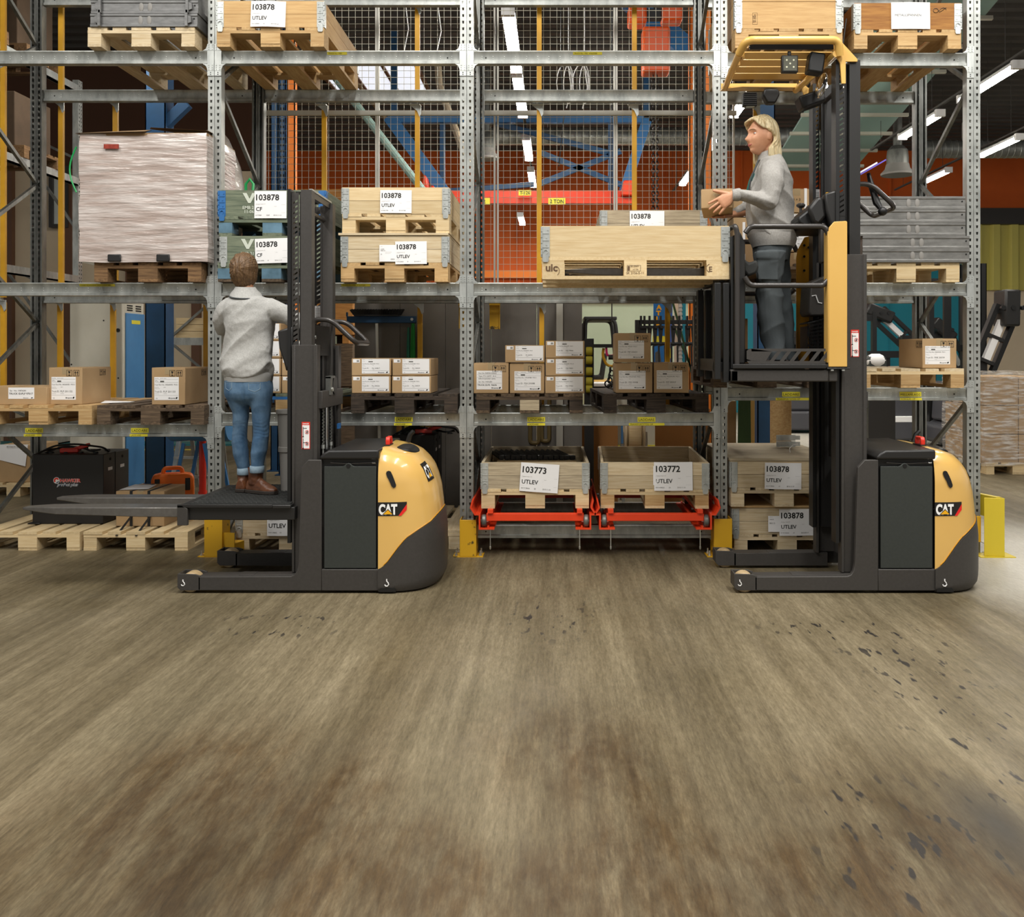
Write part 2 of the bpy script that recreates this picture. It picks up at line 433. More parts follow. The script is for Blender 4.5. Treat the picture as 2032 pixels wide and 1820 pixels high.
for x in UX:
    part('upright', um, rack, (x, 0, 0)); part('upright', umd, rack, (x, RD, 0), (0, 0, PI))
PR = [(0, 0), (-.006, .003), (-.006, .022), (.006, .027), (.006, .070), (-.007, .094), (-.005, .1), (.05, .1), (.05, 0)]
def beam_mesh(l):
    b = MB().prism(PR, 'x', -l/2, l/2)
    n = int(l/.085)
    for i in range(n):
        x = -l/2+.06+i*(l-.12)/(n-1)
        for z in (.040, .058):
            k = [(x+.0045*math.cos(a), .0058, z+.0045*math.sin(a)) for a in (0, 1.05, 2.09, 3.14, 4.19, 5.24)]
            b.add(k+[(x, .003, z)], [(j, (j+1) % 6, 6) for j in range(6)])
    b.mat(1)
    for s in (-1, 1): b.cyl((s*(l/2-.09), .0035, .049), (s*(l/2-.09), .008, .049), .0055, 8)
    return b.mesh('beam', ['galvanised', 'black_gap'])
def connector_mesh():
    b = MB(); 
    for s in (1, -1):
        b.box(0, -.010, -.052, .0515, 0, -.002).box(0, -.010, .100, .0515, 0, .150)
    b.box(.0, -.008, -.09, .0505, 0, -.052); b.box(0, -.008, -.002, .0515, .006, .1)
    for z0 in (-.048, .106):
        for i in range(2):
            for j in range(3): b.cyl((.013+i*.026, -.010, z0+.006+j*.016), (.013+i*.026, -.014, z0+.006+j*.016), .0042, 8)
    # flared shoulders to the beam
    b.prism([(.05, .145), (.062, .115), (.085, .1), (.05, .1)], 'y', -.009, 0); b.prism([(.05, -.045), (.062, -.015), (.085, 0), (.05, 0)], 'y', -.009, 0)
    b.mat(1)
    for z in (-.066, -.08): b.box(.022, -.0085, z-.004, .029, -.0078, z+.004)
    return b.mesh('connector', ['zinc', 'black_gap'])
cm = connector_mesh(); cmr = cm.copy(); cmr.transform(Matrix.Scale(-1, 4, (1, 0, 0))); cmr.flip_normals()
BM = {}
BEAMS = {}
def beam(i, z, rear=False):
    x0, x1 = UX[i]+.055, UX[i+1]-.055; l = round(x1-x0, 3)
    if l not in BM: BM[l] = beam_mesh(l)
    o = part('beam', BM[l], rack, ((x0+x1)/2, RD-.05 if rear else 0, z-.1))
    if not rear:
        part('connector', cm, o, (-l/2-.053, 0, 0)); part('connector', cmr, o, (l/2+.053, 0, 0))
    BEAMS[(i, z, rear)] = o; return o
LV = {0: (.983, 2.05, 3.806, 4.64), 1: (1.066, 2.05, 3.806, 4.64), 2: (.215, 1.066, 2.05, 3.806, 4.64), 3: (1.257, 2.05, 3.79, 4.62)}
for i, zs in LV.items():
    for z in zs:
        beam(i, z); beam(i, z, True)
# frame bracing
bm_ = {}
def brace(x, y0, z0, y1, z1):
    b = MB().bar((0, y0, z0), (0, y1, z1), .03, .028, up=(1, 0, 0)).mat(1)
    b.cyl((-.018, y0, z0), (.018, y0, z0), .009, 8).cyl((-.018, y1, z1), (.018, y1, z1), .009, 8)
    key = (round(y0, 2), round(z0, 2)); 
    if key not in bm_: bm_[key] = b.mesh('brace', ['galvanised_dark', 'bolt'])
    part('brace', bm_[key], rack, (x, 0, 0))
for x in UX:
    z = 4.78; f = True
    while z > .5:
        brace(x, .05 if f else RD-.05, z, RD-.05 if f else .05, z-.6); z -= .6; f = not f
# stop bars behind the pallets
def stop_bar(px, y0, y1, zmax=None):
    x = X(px, 8.26); z1 = Z(y0, 8.26); z0 = Z(y1, 8.26); h = z1-z0
    o = part('stop_bar', MB().box(-.021, 0, 0, .021, .03, h).build('t', 'yellow_paint').data, rack, (x, 8.26-RY, z0))
    bpy.data.objects.remove(bpy.data.objects['t'])
    part('bracket', MB().prism([(-.06, .05), (.035, .05), (.035, -.03), (.02, -.05), (.0, .0)], 'y', -.012, 0).box(-.06, -.07, .044, .03, 0, .05).mesh('bracket', 'zinc'), o, (0, 0, h-.03))
for q in ((828, 12, 190), (828, 214, 590), (643, 214, 590), (1070, -30, 190), (1070, 214, 590), (1259, -30, 190), (1259, 214, 590), (1500, 214, 590), (1690, 214, 590),
          (120, -30, 190), (120, 206, 590), (5, -30, 590), (228, 206, 590), (1075, 606, 805), (1325, 606, 805), (833, 606, 805), (118, 600, 810), (223, 600, 810), (408, 600, 810), (5, 600, 830)): stop_bar(*q)
# stickers on the beams
def sticker(bk, px, txt, w=.135, band='mid', ghost=False):
    o = BEAMS[bk]; lx = X(px, RY)-o.location.x; b = MB()
    if band == 'mid': b.box(-w/2, .0035, .030, w/2, .0055, .066).mat(1).text(txt, (-w/2+.008, .0028, .037), width=w-.016)
    elif band == 'low': b.box(-w/2, -.0076, .003, w/2, -.0062, .0215).mat(1).text(txt, (-w/2+.008, -.0082, .006), size=.013, fit=w-.016)
    else:
        n = Vector((0, -.024, -.013)).normalized(); u = Vector((0, -.013, .024)).normalized(); c = Vector((0, .006, .070))+n*.0012
        p = lambda a, t: Vector((a, 0, 0))+c+u*t
        b.poly([p(-w/2, .003), p(w/2, .003), p(w/2, .024), p(-w/2, .024)]).mat(1)
        b.text(txt, p(-w/2+.008, .009)+n*.0008, size=.010, uy=u, fit=w-.016)
    part('sticker', b.mesh('sticker', ['label_yellow' if band != 'top' else 'label_olive', 'ink'], norm=False), o, (lx, 0, 0))
for px in (67, 277): sticker((0, .983, False), px, 'LADDARE'); sticker((0, .983, False), px-1, 'LADDARE', band='low')
sticker((1, 1.066, False), 801, 'LADDARE'); sticker((1, 1.066, False), 800, 'LADDARE', band='low')
sticker((2, 1.066, False), 1064, 'LADDARE'); sticker((2, 1.066, False), 1064, 'LADDARE', band='low')
sticker((2, 1.066, False), 1283, 'LADDARE'); sticker((2, 1.066, False), 1283, 'TRANSPORTSTÖD OP', .27, 'low')
sticker((3, 1.257, False), 1570, 'LADDARE'); sticker((3, 1.257, False), 1573, 'TRANSPORTSTÖD OP', .26, 'low')
sticker((3, 1.257, False), 1807, 'MELLANLÄGG', .165); sticker((3, 1.257, False), 1807, 'KORGLAS OP', .165, 'low')
sticker((1, 3.806, False), 669, 'TRUCK PLL / PSD', .15, 'top'); sticker((2, 3.806, False), 1166, 'TRUCK PLL / PSD  4 PLATSER', .22, 'top')
sticker((0, 2.05, False), 193, 'FÖRBRUKNINGSMATERIAL 4 PLATSER', .27, 'top'); sticker((1, 2.05, False), 706, 'TRUCK PLL / PSD  4 PLATSER', .22, 'top')
for p in (700, 850): pass
# yellow upright protectors bolted to the floor
def protector(px0, px1, ytop, label, Yf=6.96, flare=None):
    x0, x1 = X(px0, Yf), X(px1, Yf); h = Z(ytop, Yf); t = empty('upright_protector', ((x0+x1)/2, Yf, 0), label, 'guard', 'upright protectors of the rack')
    w = (x1-x0)/2; b = MB()
    b.prism([(-w, 0), (w, 0), (w, .17), (w-.006, .17), (w-.006, .008), (-w+.006, .008), (-w+.006, .17), (-w, .17)], 'z', .006, h)
    b.build('shield', 'guard_yellow', t, bevel=.004)
    MB().box(-w-.05, .0, 0, w+.05, .15, .006).build('foot_plate', 'guard_yellow', t)
    for s in (-1, 1):
        for yy in (.03, .12): MB().cyl((s*(w+.028), yy, .006), (s*(w+.028), yy, .018), .013, 6).cyl((s*(w+.028), yy, .018), (s*(w+.028), yy, .045), .006, 6).build('anchor_bolt', 'bolt', t, smooth=0)
    if flare: MB().prism([(w, 0.02), (w+.09, .0), (w+.12, .13), (w, .17)], 'z', .006, .1).prism([(w, .02), (w+.09, 0), (w+.09, .01), (w, .03)], 'z', .1, .18).build('side_wing', 'guard_yellow', t)
    return t
protector(405, 441, 1027, 'scuffed yellow upright protector under the raised fork platform', flare=1)
protector(912, 945, 1032, 'chipped yellow upright protector between the yellow truck body and red trolleys')
protector(1417, 1453, 1030, 'yellow upright protector behind the load wheel of the raised picker')
t = empty('end_barrier', (X(1945, 7.0), 7.0, 0), 'tall lime yellow end barrier with a rail beside the last upright', 'guard')
h = Z(987, 7.0)
MB().prism([(.02, -.02), (.16, -.05), (.165, .06), (.158, .06), (.152, -.042), (.025, -.012)], 'z', .006, h).build('post', 'guard_lime', t, bevel=.003)
MB().box(-.02, -.06, 0, .24, .12, .006).build('foot_plate', 'guard_lime', t)
MB().box(-.12, .03, 0.1, .02, .07, Z(1027, 7)).build('panel', 'guard_yellow', t)
MB().prism([(.12, .0), (.165, .0), (.0, .55), (-.04, .55)], 'z', h-.16, h+.0).build('rail', 'guard_lime', t)
# ================================================================ WIRE MESH BEHIND THE RACK
M('wire', '#b5b2a0', .5, .2)
def mesh_panel(px0, px1, z0, z1, label):
    Y = 8.5; x0, x1 = X(px0, Y), X(px1, Y); t = empty('wire_mesh_screen', (x0, Y, z0), label, 'mesh panel', 'wire mesh panels behind the rack')
    w, h = x1-x0, z1-z0; f = MB(); r = .008
    f.box(0, 0, 0, 2*r, .03, h).box(w-2*r, 0, 0, w, .03, h).box(2*r, 0, 0, w-2*r, .03, 2*r).box(2*r, 0, h-2*r, w-2*r, .03, h)
    f.build('frame', 'post_light', t)
    g = MB(); q = .0017; x = .06
    while x < w-.03: g.box(x-q, -.004, .02, x+q, 0, h-.02); x += .0605
    z = .06
    while z < h-.03: g.box(.02, -.008, z-q, w-.02, -.004, z+q); z += .0605
    tag(g.build('wire_grid', 'wire', t, smooth=0), kind='stuff')
mesh_panel(520, 748, 2.08, 5.0, 'wire mesh panel with the orange rack post behind it')
mesh_panel(749, 983, 2.08, 5.0, 'wire mesh panel with the blue diagonal brace behind it')
mesh_panel(986, 1221, 2.08, 5.0, 'wire mesh panel with the row of bright lamps behind it')
mesh_panel(1222, 1458, 2.08, 5.0, 'wire mesh panel with the hoist chain behind it')
for px0, px1, n in ((515, 925, 0), (955, 1462, 1)):
    Y = 8.42; o = MB().box(X(px0, Y), Y, Z(228, Y), X(px1, Y), Y+.04, Z(219, Y)).build('mesh_rail', 'post_light')
    o.parent = rack; o.matrix_parent_inverse = Matrix.Translation((0, -RY, 0))
# ================================================================ PALLETS, COLLARS, CARTONS
PAL = {}
def pallet_parts(tone, worn=0):
    """EUR pallet: 0.8 m face to the aisle (x), 1.2 m deep (y)"""
    key = (tone, worn)
    if key in PAL: return PAL[key]
    T = tone if isinstance(tone, dict) else dict(deck=tone+'_y', string=tone+'_x', block=tone+'_x', low=tone+'_y')
    r = random.Random(str(key)); L = []
    ws = (.145, .1, .145, .1, .145); x = -.4; gap = (.8-sum(ws))/4
    for w in ws:
        j = r.uniform(-.004, .004)
        me = MB().box(-w/2, 0, 0, w/2, 1.2, .022).mesh('deck_board', T['deck'], smooth=0)
        L.append(('deck_board', me, (x+w/2, j, .122+r.uniform(-.0015, .0015)))); x += w+gap
    for i, y in enumerate((0, .5275, 1.055)):
        L.append(('stringer_board', MB().box(-.4, 0, 0, .4, .145, .022).mesh('stringer_board', T['string'], smooth=0), (0, y, .1)))
    for i, xx in enumerate((-.35, 0, .35)):
        w = .145 if i == 1 else .1
        for y in (0, .5275, 1.055):
            me = MB().box(-w/2, 0, 0, w/2, .145, .078)
            tb = T['block']
            if isinstance(tb, (tuple, list)): tb = tb[i]
            L.append(('block', me.mesh('block', tb, smooth=0), (xx, y+r.uniform(-.002, .003), .022)))
        L.append(('bottom_board', MB().box(-w/2, 0, 0, w/2, 1.2, .022).mesh('bottom_board', T['low'], smooth=0), (xx, r.uniform(-.003, .003), 0)))
    PAL[key] = L; return L
def pallet(x, y, z, tone, label, rz=0, worn=0, turn=False, name='pallet'):
    t = empty(name, (x, y, z), label, 'pallet', None, rz)
    tk = tone
    if isinstance(tone, str): L = pallet_parts(tone, worn)
    else:
        kk = tuple(sorted((k, str(v)) for k, v in tone.items()))
        if kk not in PAL: PAL[kk] = None
        if PAL[kk] is None:
            PAL.pop(kk, None); PAL[('d',)] = None; PAL.pop(('d',))
            L = pallet_parts_dict(tone, kk)
        else: L = PAL[kk]
    for n, me, loc in L: part(n, me, t, loc)
    return t
def pallet_parts_dict(T, kk):
    class _D(dict):
        def __hash__(s): return hash(kk)
    L = pallet_parts(_D(T)); PAL[kk] = L; return L
HINGE = {}
def hinge(mat='zinc'):
    if mat in HINGE: return HINGE[mat]
    b = MB(); h = .2
    b.box(0, -.004, .0, .052, 0, h-.008)                       # leaf on the face
    b.box(-.006, -.004, .0, 0, .045, h-.008)                   # leaf round the corner
    for i in range(5): b.cyl((.0, -.004, .012+i*.037), (.0, -.004, .040+i*.037), .0065, 8)
    for z in (.06, .105, .15): b.box(.006, -.007, z-.003, .046, -.004, z+.003)
    b.prism([(.012, -.035), (.04, -.035), (.046, -.024), (.046, .03), (.006, .03), (.006, -.024)], 'y', -.009, -.004)   # foot over the pallet edge
    b.tube(arc((.026, -.009, .03), .014, 200, -60, 8), .003, 6)
    for x, z in ((.04, .17), (.03, .12), (.032, .075)): b.cyl((x, -.004, z), (x, -.0075, z), .004, 6)
    me = b.mesh('corner_hinge', mat); mr = me.copy(); mr.transform(Matrix.Scale(-1, 4, (1, 0, 0))); mr.flip_normals()
    HINGE[mat] = (me, mr); return HINGE[mat]
CB = {}
def collar(x, y, z, tone, label, rz=0, w=.8, d=1.2, boards=2, hm='zinc', group=None, top=None, name='pallet_collar'):
    t = empty(name, (x, y, z), label, 'crate', group, rz); k = (tone, w, d, boards); g = .2/boards
    if k not in CB:
        r = random.Random(str(k)); L = []
        fx = [MB().box(-w/2+.001, 0, 0, w/2-.001, .02, g-.0025).mesh('board', tone+'_x') for _ in range(2)]
        sy = MB().box(0, .02, 0, .02, d-.02, g-.0025).mesh('board', tone+'_y')
        for i in range(boards):
            L += [(fx[i % 2], (0, 0, i*g)), (fx[(i+1) % 2], (0, d-.02, i*g)), (sy, (-w/2, 0, i*g)), (sy, (w/2-.02, 0, i*g))]
        CB[k] = L
    for me, loc in CB[k]: part('board', me, t, loc)
    a, m = hinge(hm)
    part('corner_hinge', a, t, (-w/2, 0, 0)); part('corner_hinge', m, t, (w/2, 0, 0))
    part('corner_hinge', m, t, (-w/2, d, 0), (0, 0, PI)); part('corner_hinge', a, t, (w/2, d, 0), (0, 0, PI))
    return t
def sheet(parent, x, z, w, h, big, small, rot=0, y=-.006, foot=None, extra=None, bend=.004, name='paper_sheet'):
    """stapled paper label; x, z = its lower left corner in the parent's frame"""
    b = MB(); n = 6; c, s = math.cos(rot), math.sin(rot)
    g = lambda u, v, o=0: (x+u*c-v*s, y-o-bend*(.5-.5*math.cos(2*PI*u/w))-bend*(1-v/h), z+u*s+v*c)
    vs = []
    for i in range(n+1): vs += [g(w*i/n, 0), g(w*i/n, h)]
    b.add(vs, [(2*i, 2*i+2, 2*i+3, 2*i+1) for i in range(n)])
    def wr(txt, u, v, size, fit, m, bold=0):
        q = MB(); q.text(txt, (0, 0, 0), size=size, fit=fit, bold=bold)
        b.add([g(u+p[0], v+p[2], .0012) for p in q.v], q.f, m)
    def ln(u0, v0, u1, v1, m, t=.0007):
        b.add([g(u0, v0, .001), g(u1, v0, .001), g(u1, v1+t, .001), g(u0, v1+t, .001)], [(0, 1, 2, 3)], m)
    if big: wr(big, w*.05, h*.66, h*.22, w*.76, 1, .022)
    if small:
        wr(small, w*.05, h*.27, h*.145, w*.6, 1, .016)
        wr('Transport Support UP', w*.05, h*.51, h*.028, w*.34, 3); ln(w*.03, h*.49, w*.97, h*.49, 3); ln(w*.03, h*.2, w*.97, h*.2, 3)
        ln(w*.6, h*.2, w*.6006, h*.46, 3, .0); wr('Datum', w*.63, h*.425, h*.022, w*.2, 3)
        wr((foot or ('0317358492', '10', '2014-11-28'))[0], w*.04, h*.09, h*.045, w*.25, 2)
        wr((foot or ('', '10', ''))[1], w*.38, h*.09, h*.045, w*.1, 2); wr((foot or ('', '', '2014-11-28'))[2], w*.6, h*.09, h*.045, w*.3, 2)
    for t in extra or []: wr(*t)
    return part(name, b.mesh(name, ['paper', 'ink', 'ink_grey', 'ink_light'], norm=False), parent)
def marks(b, x, z, s, y=-.0015):
    """fragile and this-way-up symbols, lower left corner x, z, size s"""
    def fr(x0):
        t = s*.05
        b.box(x0, y, z, x0+s, y+.001, z+t).box(x0, y, z+s*1.05-t, x0+s, y+.001, z+s*1.05).box(x0, y, z+t, x0+t, y+.001, z+s*1.05-t).box(x0+s-t, y, z+t, x0+s, y+.001, z+s*1.05-t)
    fr(x); fr(x+s*1.25)
    c = x+s/2
    b.poly([(c-.17*s, y, z+.92*s), (c-.17*s, y, z+.68*s), (c-.08*s, y, z+.52*s), (c+.08*s, y, z+.52*s), (c+.17*s, y, z+.68*s), (c+.17*s, y, z+.92*s), (c+.05*s, y, z+.80*s)])
    b.box(c-.025*s, y, z+.18*s, c+.025*s, y+.001, z+.52*s); b.poly([(c-.2*s, y, z+.1*s), (c+.2*s, y, z+.1*s), (c+.03*s, y, z+.22*s), (c-.03*s, y, z+.22*s)])
    for k in (.32, .68):
        c = x+s*1.25+s*k
        b.box(c-.035*s, y, z+.14*s, c+.035*s, y+.001, z+.6*s); b.poly([(c-.15*s, y, z+.55*s), (c+.15*s, y, z+.55*s), (c, y, z+.9*s)])
def carton(px0, px1, py0, py1, Y, d, label, kind='big', lab=None, rz=0, pos=None, z0=None, open_top=False, tone='card', mk=True, side=None):
    """cardboard box whose face fills px0..px1 x py0..py1 at depth Y"""
    x0, x1 = X(px0, Y), X(px1, Y); w = x1-x0; zb = Z(py1, Y) if z0 is None else z0; h = Z(py0, Y)-Z(py1, Y)
    b = MB(); e = .0015
    b.box(-w/2, 0, 0, w/2, d, h-e)
    o = b.build('carton', tone, bevel=.004, loc=((x0+x1)/2, Y, zb)); o.rotation_euler = (0, 0, rz); tag(o, label, 'carton')
    fl = MB(); fl.box(-w/2+.002, .001, h-e, w/2-.002, d/2-.001, h+.0015).box(-w/2+.002, d/2+.001, h-e, w/2-.002, d-.001, h+.0015)
    fl.build('top_flap', tone, o)
    MB().box(-.025, -.0008, h-.05, .025, 0, h+.002).box(-.025, -.0008, h+.002, .025, d+.0008, h+.0028).build('sealing_tape', 'tape', o)
    if mk and kind != 'flat':
        m = MB(); s = min(.045, w*.17); marks(m, w/2-s*2.25-.022, h-s*1.05-.018, s); m.build('handling_mark', 'ink', o, norm=False, smooth=0)
        if side:
            m = MB(); s2 = s
            for k in range(1): marks(m, 0, 0, s2)
            Mx = Matrix.Translation((side*(w/2+.0), d*.80 if side > 0 else d*.25, h-s*1.05-.018)) @ Matrix.Rotation(side*PI/2, 4, 'Z') @ Matrix.Translation((-s*2.25 if side > 0 else 0, 0, 0))
            m.xf(Mx); m.build('handling_mark', 'ink', o, norm=False, smooth=0)
    if lab:
        l = MB(); y = -.0012
        if pos: lx, lz, lw, lh = pos
        elif kind == 'flat': lx, lz, lw, lh = -w*.24, h*.12, w*.70, h*.86
        else: lx, lz, lw, lh = -w*.42, h*.13, w*.73, h*.62
        tl = 0.0
        l.box(lx, y, lz, lx+lw, 0, lz+lh)
        def wr(t, u, v, s, fit, m, **k): l.mat(m); l.text(t, (lx+u*lw, y-.0008, lz+v*lh), size=s*lh, fit=fit*lw, **k)
        def ln(v): l.mat(2); l.box(lx+.02*lw, y-.0006, lz+v*lh, lx+.98*lw, y, lz+v*lh+.0008)
        part_no, tid = lab
        if kind == 'type':
            for v, t in ((.84, part_no), (.68, 'Type: PTC 24/MT  30 A'), (.54, 'INPUT/220/240V 50Hz'), (.38, 'Ser  No: 14076281')): wr(t, .08, v, .07, .8, 2)
            for v in (.8, .64, .33): ln(v)
            wr(tid, .04, .20, .085, .92, 1, bold=.01)
        elif kind == 'short':
            wr(part_no, .06, .66, .14, .7, 2); wr(tid, .03, .38, .17, .94, 1, bold=.01)
        else:
            wr('Part No.', .03, .93, .035, .2, 2); wr('Ser. No.', .03, .80, .035, .2, 2); wr('80127C-100021', .25, .93, .03, .3, 3)
            l.mat(2); l.box(lx+.24*lw, y-.0006, lz+.78*lh, lx+.4*lw, y, lz+.84*lh)
            if kind != 'flat': ln(.90); ln(.76); wr('Type', .03, .84, .035, .2, 2)
            wr('Cust Part No. '+part_no, .02, .64, .062, .95, 2); wr('Order No.', .02, .54, .03, .2, 3); wr('Delivery note', .02, .49, .03, .2, 3); wr('98873', .38, .54, .03, .2, 3)
            wr('Truck ID:', .02, .33, .082, .3, 2); wr(tid, .37, .33, .082, .6, 2); wr('Order date', .02, .26, .028, .2, 3); wr('SE 98765', .38, .26, .028, .2, 3)
            ln(.20); wr('CE', .06, .05, .05, .1, 2)
        wr('Micropower', .58, .055, .065, .28, 1, shear=.35, bold=.012)
        l.mat(1); l.poly([(lx+.87*lw, y-.0008, lz+.05*lh), (lx+.93*lw, y-.0008, lz+.05*lh), (lx+.955*lw, y-.0008, lz+.13*lh), (lx+.895*lw, y-.0008, lz+.13*lh)])
        l.build('shipping_label', ['paper', 'ink', 'ink_grey', 'ink_light'], o, norm=False, smooth=0)
        if kind in ('flat',):
            q = MB().box(-w*.465, y, h*.76, -w*.29, 0, h*.96).mat(1).box(-w*.37, y-.0005, h*.80, -w*.31, y, h*.91); q.build('barcode_sticker', ['paper', 'ink_light'], o, norm=False)
    return o
Z1, Z2, Z3 = 1.066, .983, 1.257
# ---- bay with the wide pickers' chargers: shelf at waist height
pallet(X(79, 7.02), 7.0, .983, 'tan', 'orange tan pallet under the first charger cartons on the low shelf')
pallet(X(301, 7.02), 7.0, .983, 'dark', 'dark stained pallet under the carton marked PLP 201133')
carton(-28, 93, 768, 804, 7.06, .34, 'flat carton marked TRUCK ID PLP 97017', 'short', ('Ser  No: 10876281', 'TRUCK ID:PLP 97017'), pos=(-.06, .045, .195, .085), mk=False, z0=1.1275)
carton(97, 163, 730, 803, 7.1, .46, 'square carton beside the flat carton, marked PLP 201132', 'big', ('042600/ES  POS.3', 'PLP 201132'), z0=1.1275, side=1)
carton(301, 367.5, 731, 804.5, 7.05, .52, 'square carton on the dark stained pallet, marked PLP 201133', 'big', ('042600/ES  POS.1', 'PLP 201133'), z0=1.1275, side=1)
carton(8, 48, 744, 766, 7.75, .3, 'plain brown carton half hidden behind the flat carton', z0=1.1275, tone='card_dark', mk=False)
tag(MB().add([(0, 0, 0), (.2, .05, .004), (.17, .22, .002), (-.04, .16, .012)], [(0, 1, 2, 3)]).add([(0, 0, -.001), (.2, .05, .003), (.17, .22, .001), (-.04, .16, .011)], [(0, 1, 2, 3)]).build('loose_paper', 'paper', loc=(X(205, 7.3), 7.25, 1.1295)), 'loose white sheet lying beside the carton marked PLP 201132', 'paper')
# ---- second bay, waist shelf
pallet(X(803, 7.06), 7.04, Z1, 'blackened', 'dark worn pallet under the four flat PLL cartons')
zt = Z1+.1445
for (a, c, t, bt, no, tid, dx) in ((697.7, 776, 711.5, 745.5, '042660/FR  POS.5', 'PLL 200817', 1), (778.5, 855, 711.5, 745.5, '042660/BE  POS.4', 'PLL 200535', 1),
                                   (698, 775, 747, 781, '042660/BE  POS.5', 'PLL 200536', 0), (777.7, 855.2, 747, 781, '042660/BE  POS.6', 'PLL 200539', 0)):
    carton(a, c, t, bt, 7.1, .40 if not dx else .44, ('upper ' if dx else 'lower ')+'flat carton '+('nearest the truck handle' if a < 720 else 'away from the truck handle')+', marked '+tid, 'flat', (no, tid), z0=zt+.002+(.1335 if dx else 0))
# ---- second bay beside the person: blue-edged pallet with a stack of cartons
pallet(X(566, 7.06), 7.06, Z1, dict(deck='green_y', string='blue_paint', block='tan_x', low='dark_y'), 'pallet with blue stringers and chipboard blocks beside the jeans')
for i, (tid, no) in enumerate((('PLL 200472', 'POS.4'), ('PLL 200481', 'POS.2'), ('PLL 200466', 'POS.3'), ('PLL 200459', 'POS.1'))):
    k = ('lowest of the labelled cartons stacked behind the grey sweater', 'second labelled carton from the pallet behind the grey sweater', 'third labelled carton up behind the grey sweater', 'topmost labelled carton behind the grey sleeve')[i]
    carton(487, 557, 747, 781, 7.1, .42, k, 'flat', (no, tid), z0=zt+.002+i*.1335)
    if i < 3: carton(559, 628, 747, 781, 7.1, .42, ('lowest', 'middle', 'top')[i]+' plain carton between the labelled stack and the truck mast', 'flat', ('POS.8', 'PLL 2004%d' % (90+i)), z0=zt+.002+i*.1335)
# ---- third bay, waist shelf
pallet(X(1051, 7.06), 7.04, Z1, dict(deck='dark_y', string='dark_x', block=('blackened_x', 'grey_x', 'blackened_x'), low='dark_y'), 'worn pallet with one pale middle block under the PS and PSD cartons')
carton(940, 1009.5, 724, 784, 7.08, .3, 'taped carton marked TRUCK ID PS 96636', 'type', ('Part No: 042500-042650', 'TRUCK ID:PS  96636'), z0=zt+.002, rz=-.01)
carton(1011.5, 1080.5, 725, 784, 7.09, .3, 'carton marked PSH 200088 next to the stack of three', 'big', ('109187/BE  POS.1', 'PSH 200088'), z0=zt+.002, pos=(-.096, .022, .20, .145))
carton(1002.5, 1081, 688.5, 722.5, 7.08, .3, 'flat carton marked PS 200701', 'flat', ('042660/FR  POS.4', 'PS 200701'), z0=zt+.235)
for i, (tid, no) in enumerate((('PSD 97964', '042660/FR  POS.7'), ('PSD 99841', '042660/FR  POS.10'), ('PSD 99840', '042660/FR  POS.9'))):
    carton(1083-(i == 0), 1160, 750, 784, 7.07, .42, ('bottom', 'middle', 'top')[i]+' carton of the stack of three, marked '+tid, 'flat', (no, tid), z0=zt+.002+i*.1335, rz=(0, .006, -.004)[i])
pallet(X(1302, 7.1), 7.09, Z1, 'blackened', 'blackened pallet under the PSP cartons', rz=.05)
carton(1221, 1291.5, 664, 722, 7.1, .3, 'carton on top of the fragile pair, marked PSP 200653', 'big', ('042654  POS.7', 'PSP 200653'), z0=zt+.2355)
carton(1222, 1295, 724, 783, 7.1, .32, 'lower carton under the single upper one, marked PSD 99998', 'big', ('109187/NO  POS.1', 'PSD 99998'), z0=zt+.004, rz=.012)
carton(1297.5, 1367, 723, 783, 7.11, .32, 'lower carton beside the rear upright, marked PSP 200527', 'big', ('043329/UAE  POS.1', 'PSP 200527'), z0=zt+.004)
# ---- fourth bay
pallet(X(1805, 7.04), 7.02, Z3, dict(deck='pale_y', string='fresh_x', block='tan_x', low='tan_y'), 'pale pallet under the carton marked PMR 200739')
carton(1829.5, 1899, 671, 729.5, 7.08, .42, 'carton marked PMR 200739 with a dented side', 'big', ('040292/ES  POS.1', 'PMR 200739'), z0=Z3+.1465, side=-1, rz=.06)
pallet(X(1522, 7.04), 7.04, Z3, 'dark', 'dark pallet on the beam behind the raised cab floor')
carton(1448, 1484, 648, 745, 7.3, .3, 'dark brown carton behind the lower cab rail', z0=Z3+.1465, tone='card_dark', mk=False)
# ---- third level: wrapped box, green crates, plain crates
pallet(X(299, 7.05), 7.0, 2.05, 'umber', 'brown pallet carrying the film wrapped box')
pallet(X(540, 7.02), 7.0, 2.05, dict(deck='green_y', string='green_x', block='blue_block', low='dark_y'), 'pallet with pale blue blocks under the lower green crate')
cg = collar(X(545, 7.02), 7.0, 2.1945, 'green', 'lower green crate with a crumpled white CF sheet', hm='zinc', boards=1)
sheet(cg, -.135, -.01, .245, .185, '103878', 'CF', .03, foot=('0031514098', '10', '2014-11-13'))
pallet(X(540, 7.02), 7.02, 2.3955, dict(deck='green_y', string='green_x', block='blue_block', low='green_y'), 'pallet with pale blue blocks between the green crates')
cg2 = collar(X(540, 7.02), 7.02, 2.5405, 'green', 'upper green crate with blue corner hinges', hm='blue_paint', boards=1)
sheet(cg2, -.13, -.015, .24, .205, '103878', 'CF', 0, foot=('0177008', '3520', '2014-11-13'))
def stencil(p, x, z):
    b = MB(); b.poly([(x, -.003, z+.075), (x+.03, -.003, z+.075), (x+.052, -.003, z+.032), (x+.072, -.003, z+.075), (x+.1, -.003, z+.075), (x+.06, -.003, z), (x+.042, -.003, z)])
    b.text('EMB 21', (x+.0, -.003, z-.045), size=.024, bold=.02); b.text('11-06', (x+.015, -.003, z-.075), size=.024, bold=.02)
    part('stencil', b.mesh('stencil', 'stencil_white', norm=False), p)
M('stencil_white', '#c9cfc0', .7)
stencil(cg, -.245, .1); stencil(cg2, -.22, .1)
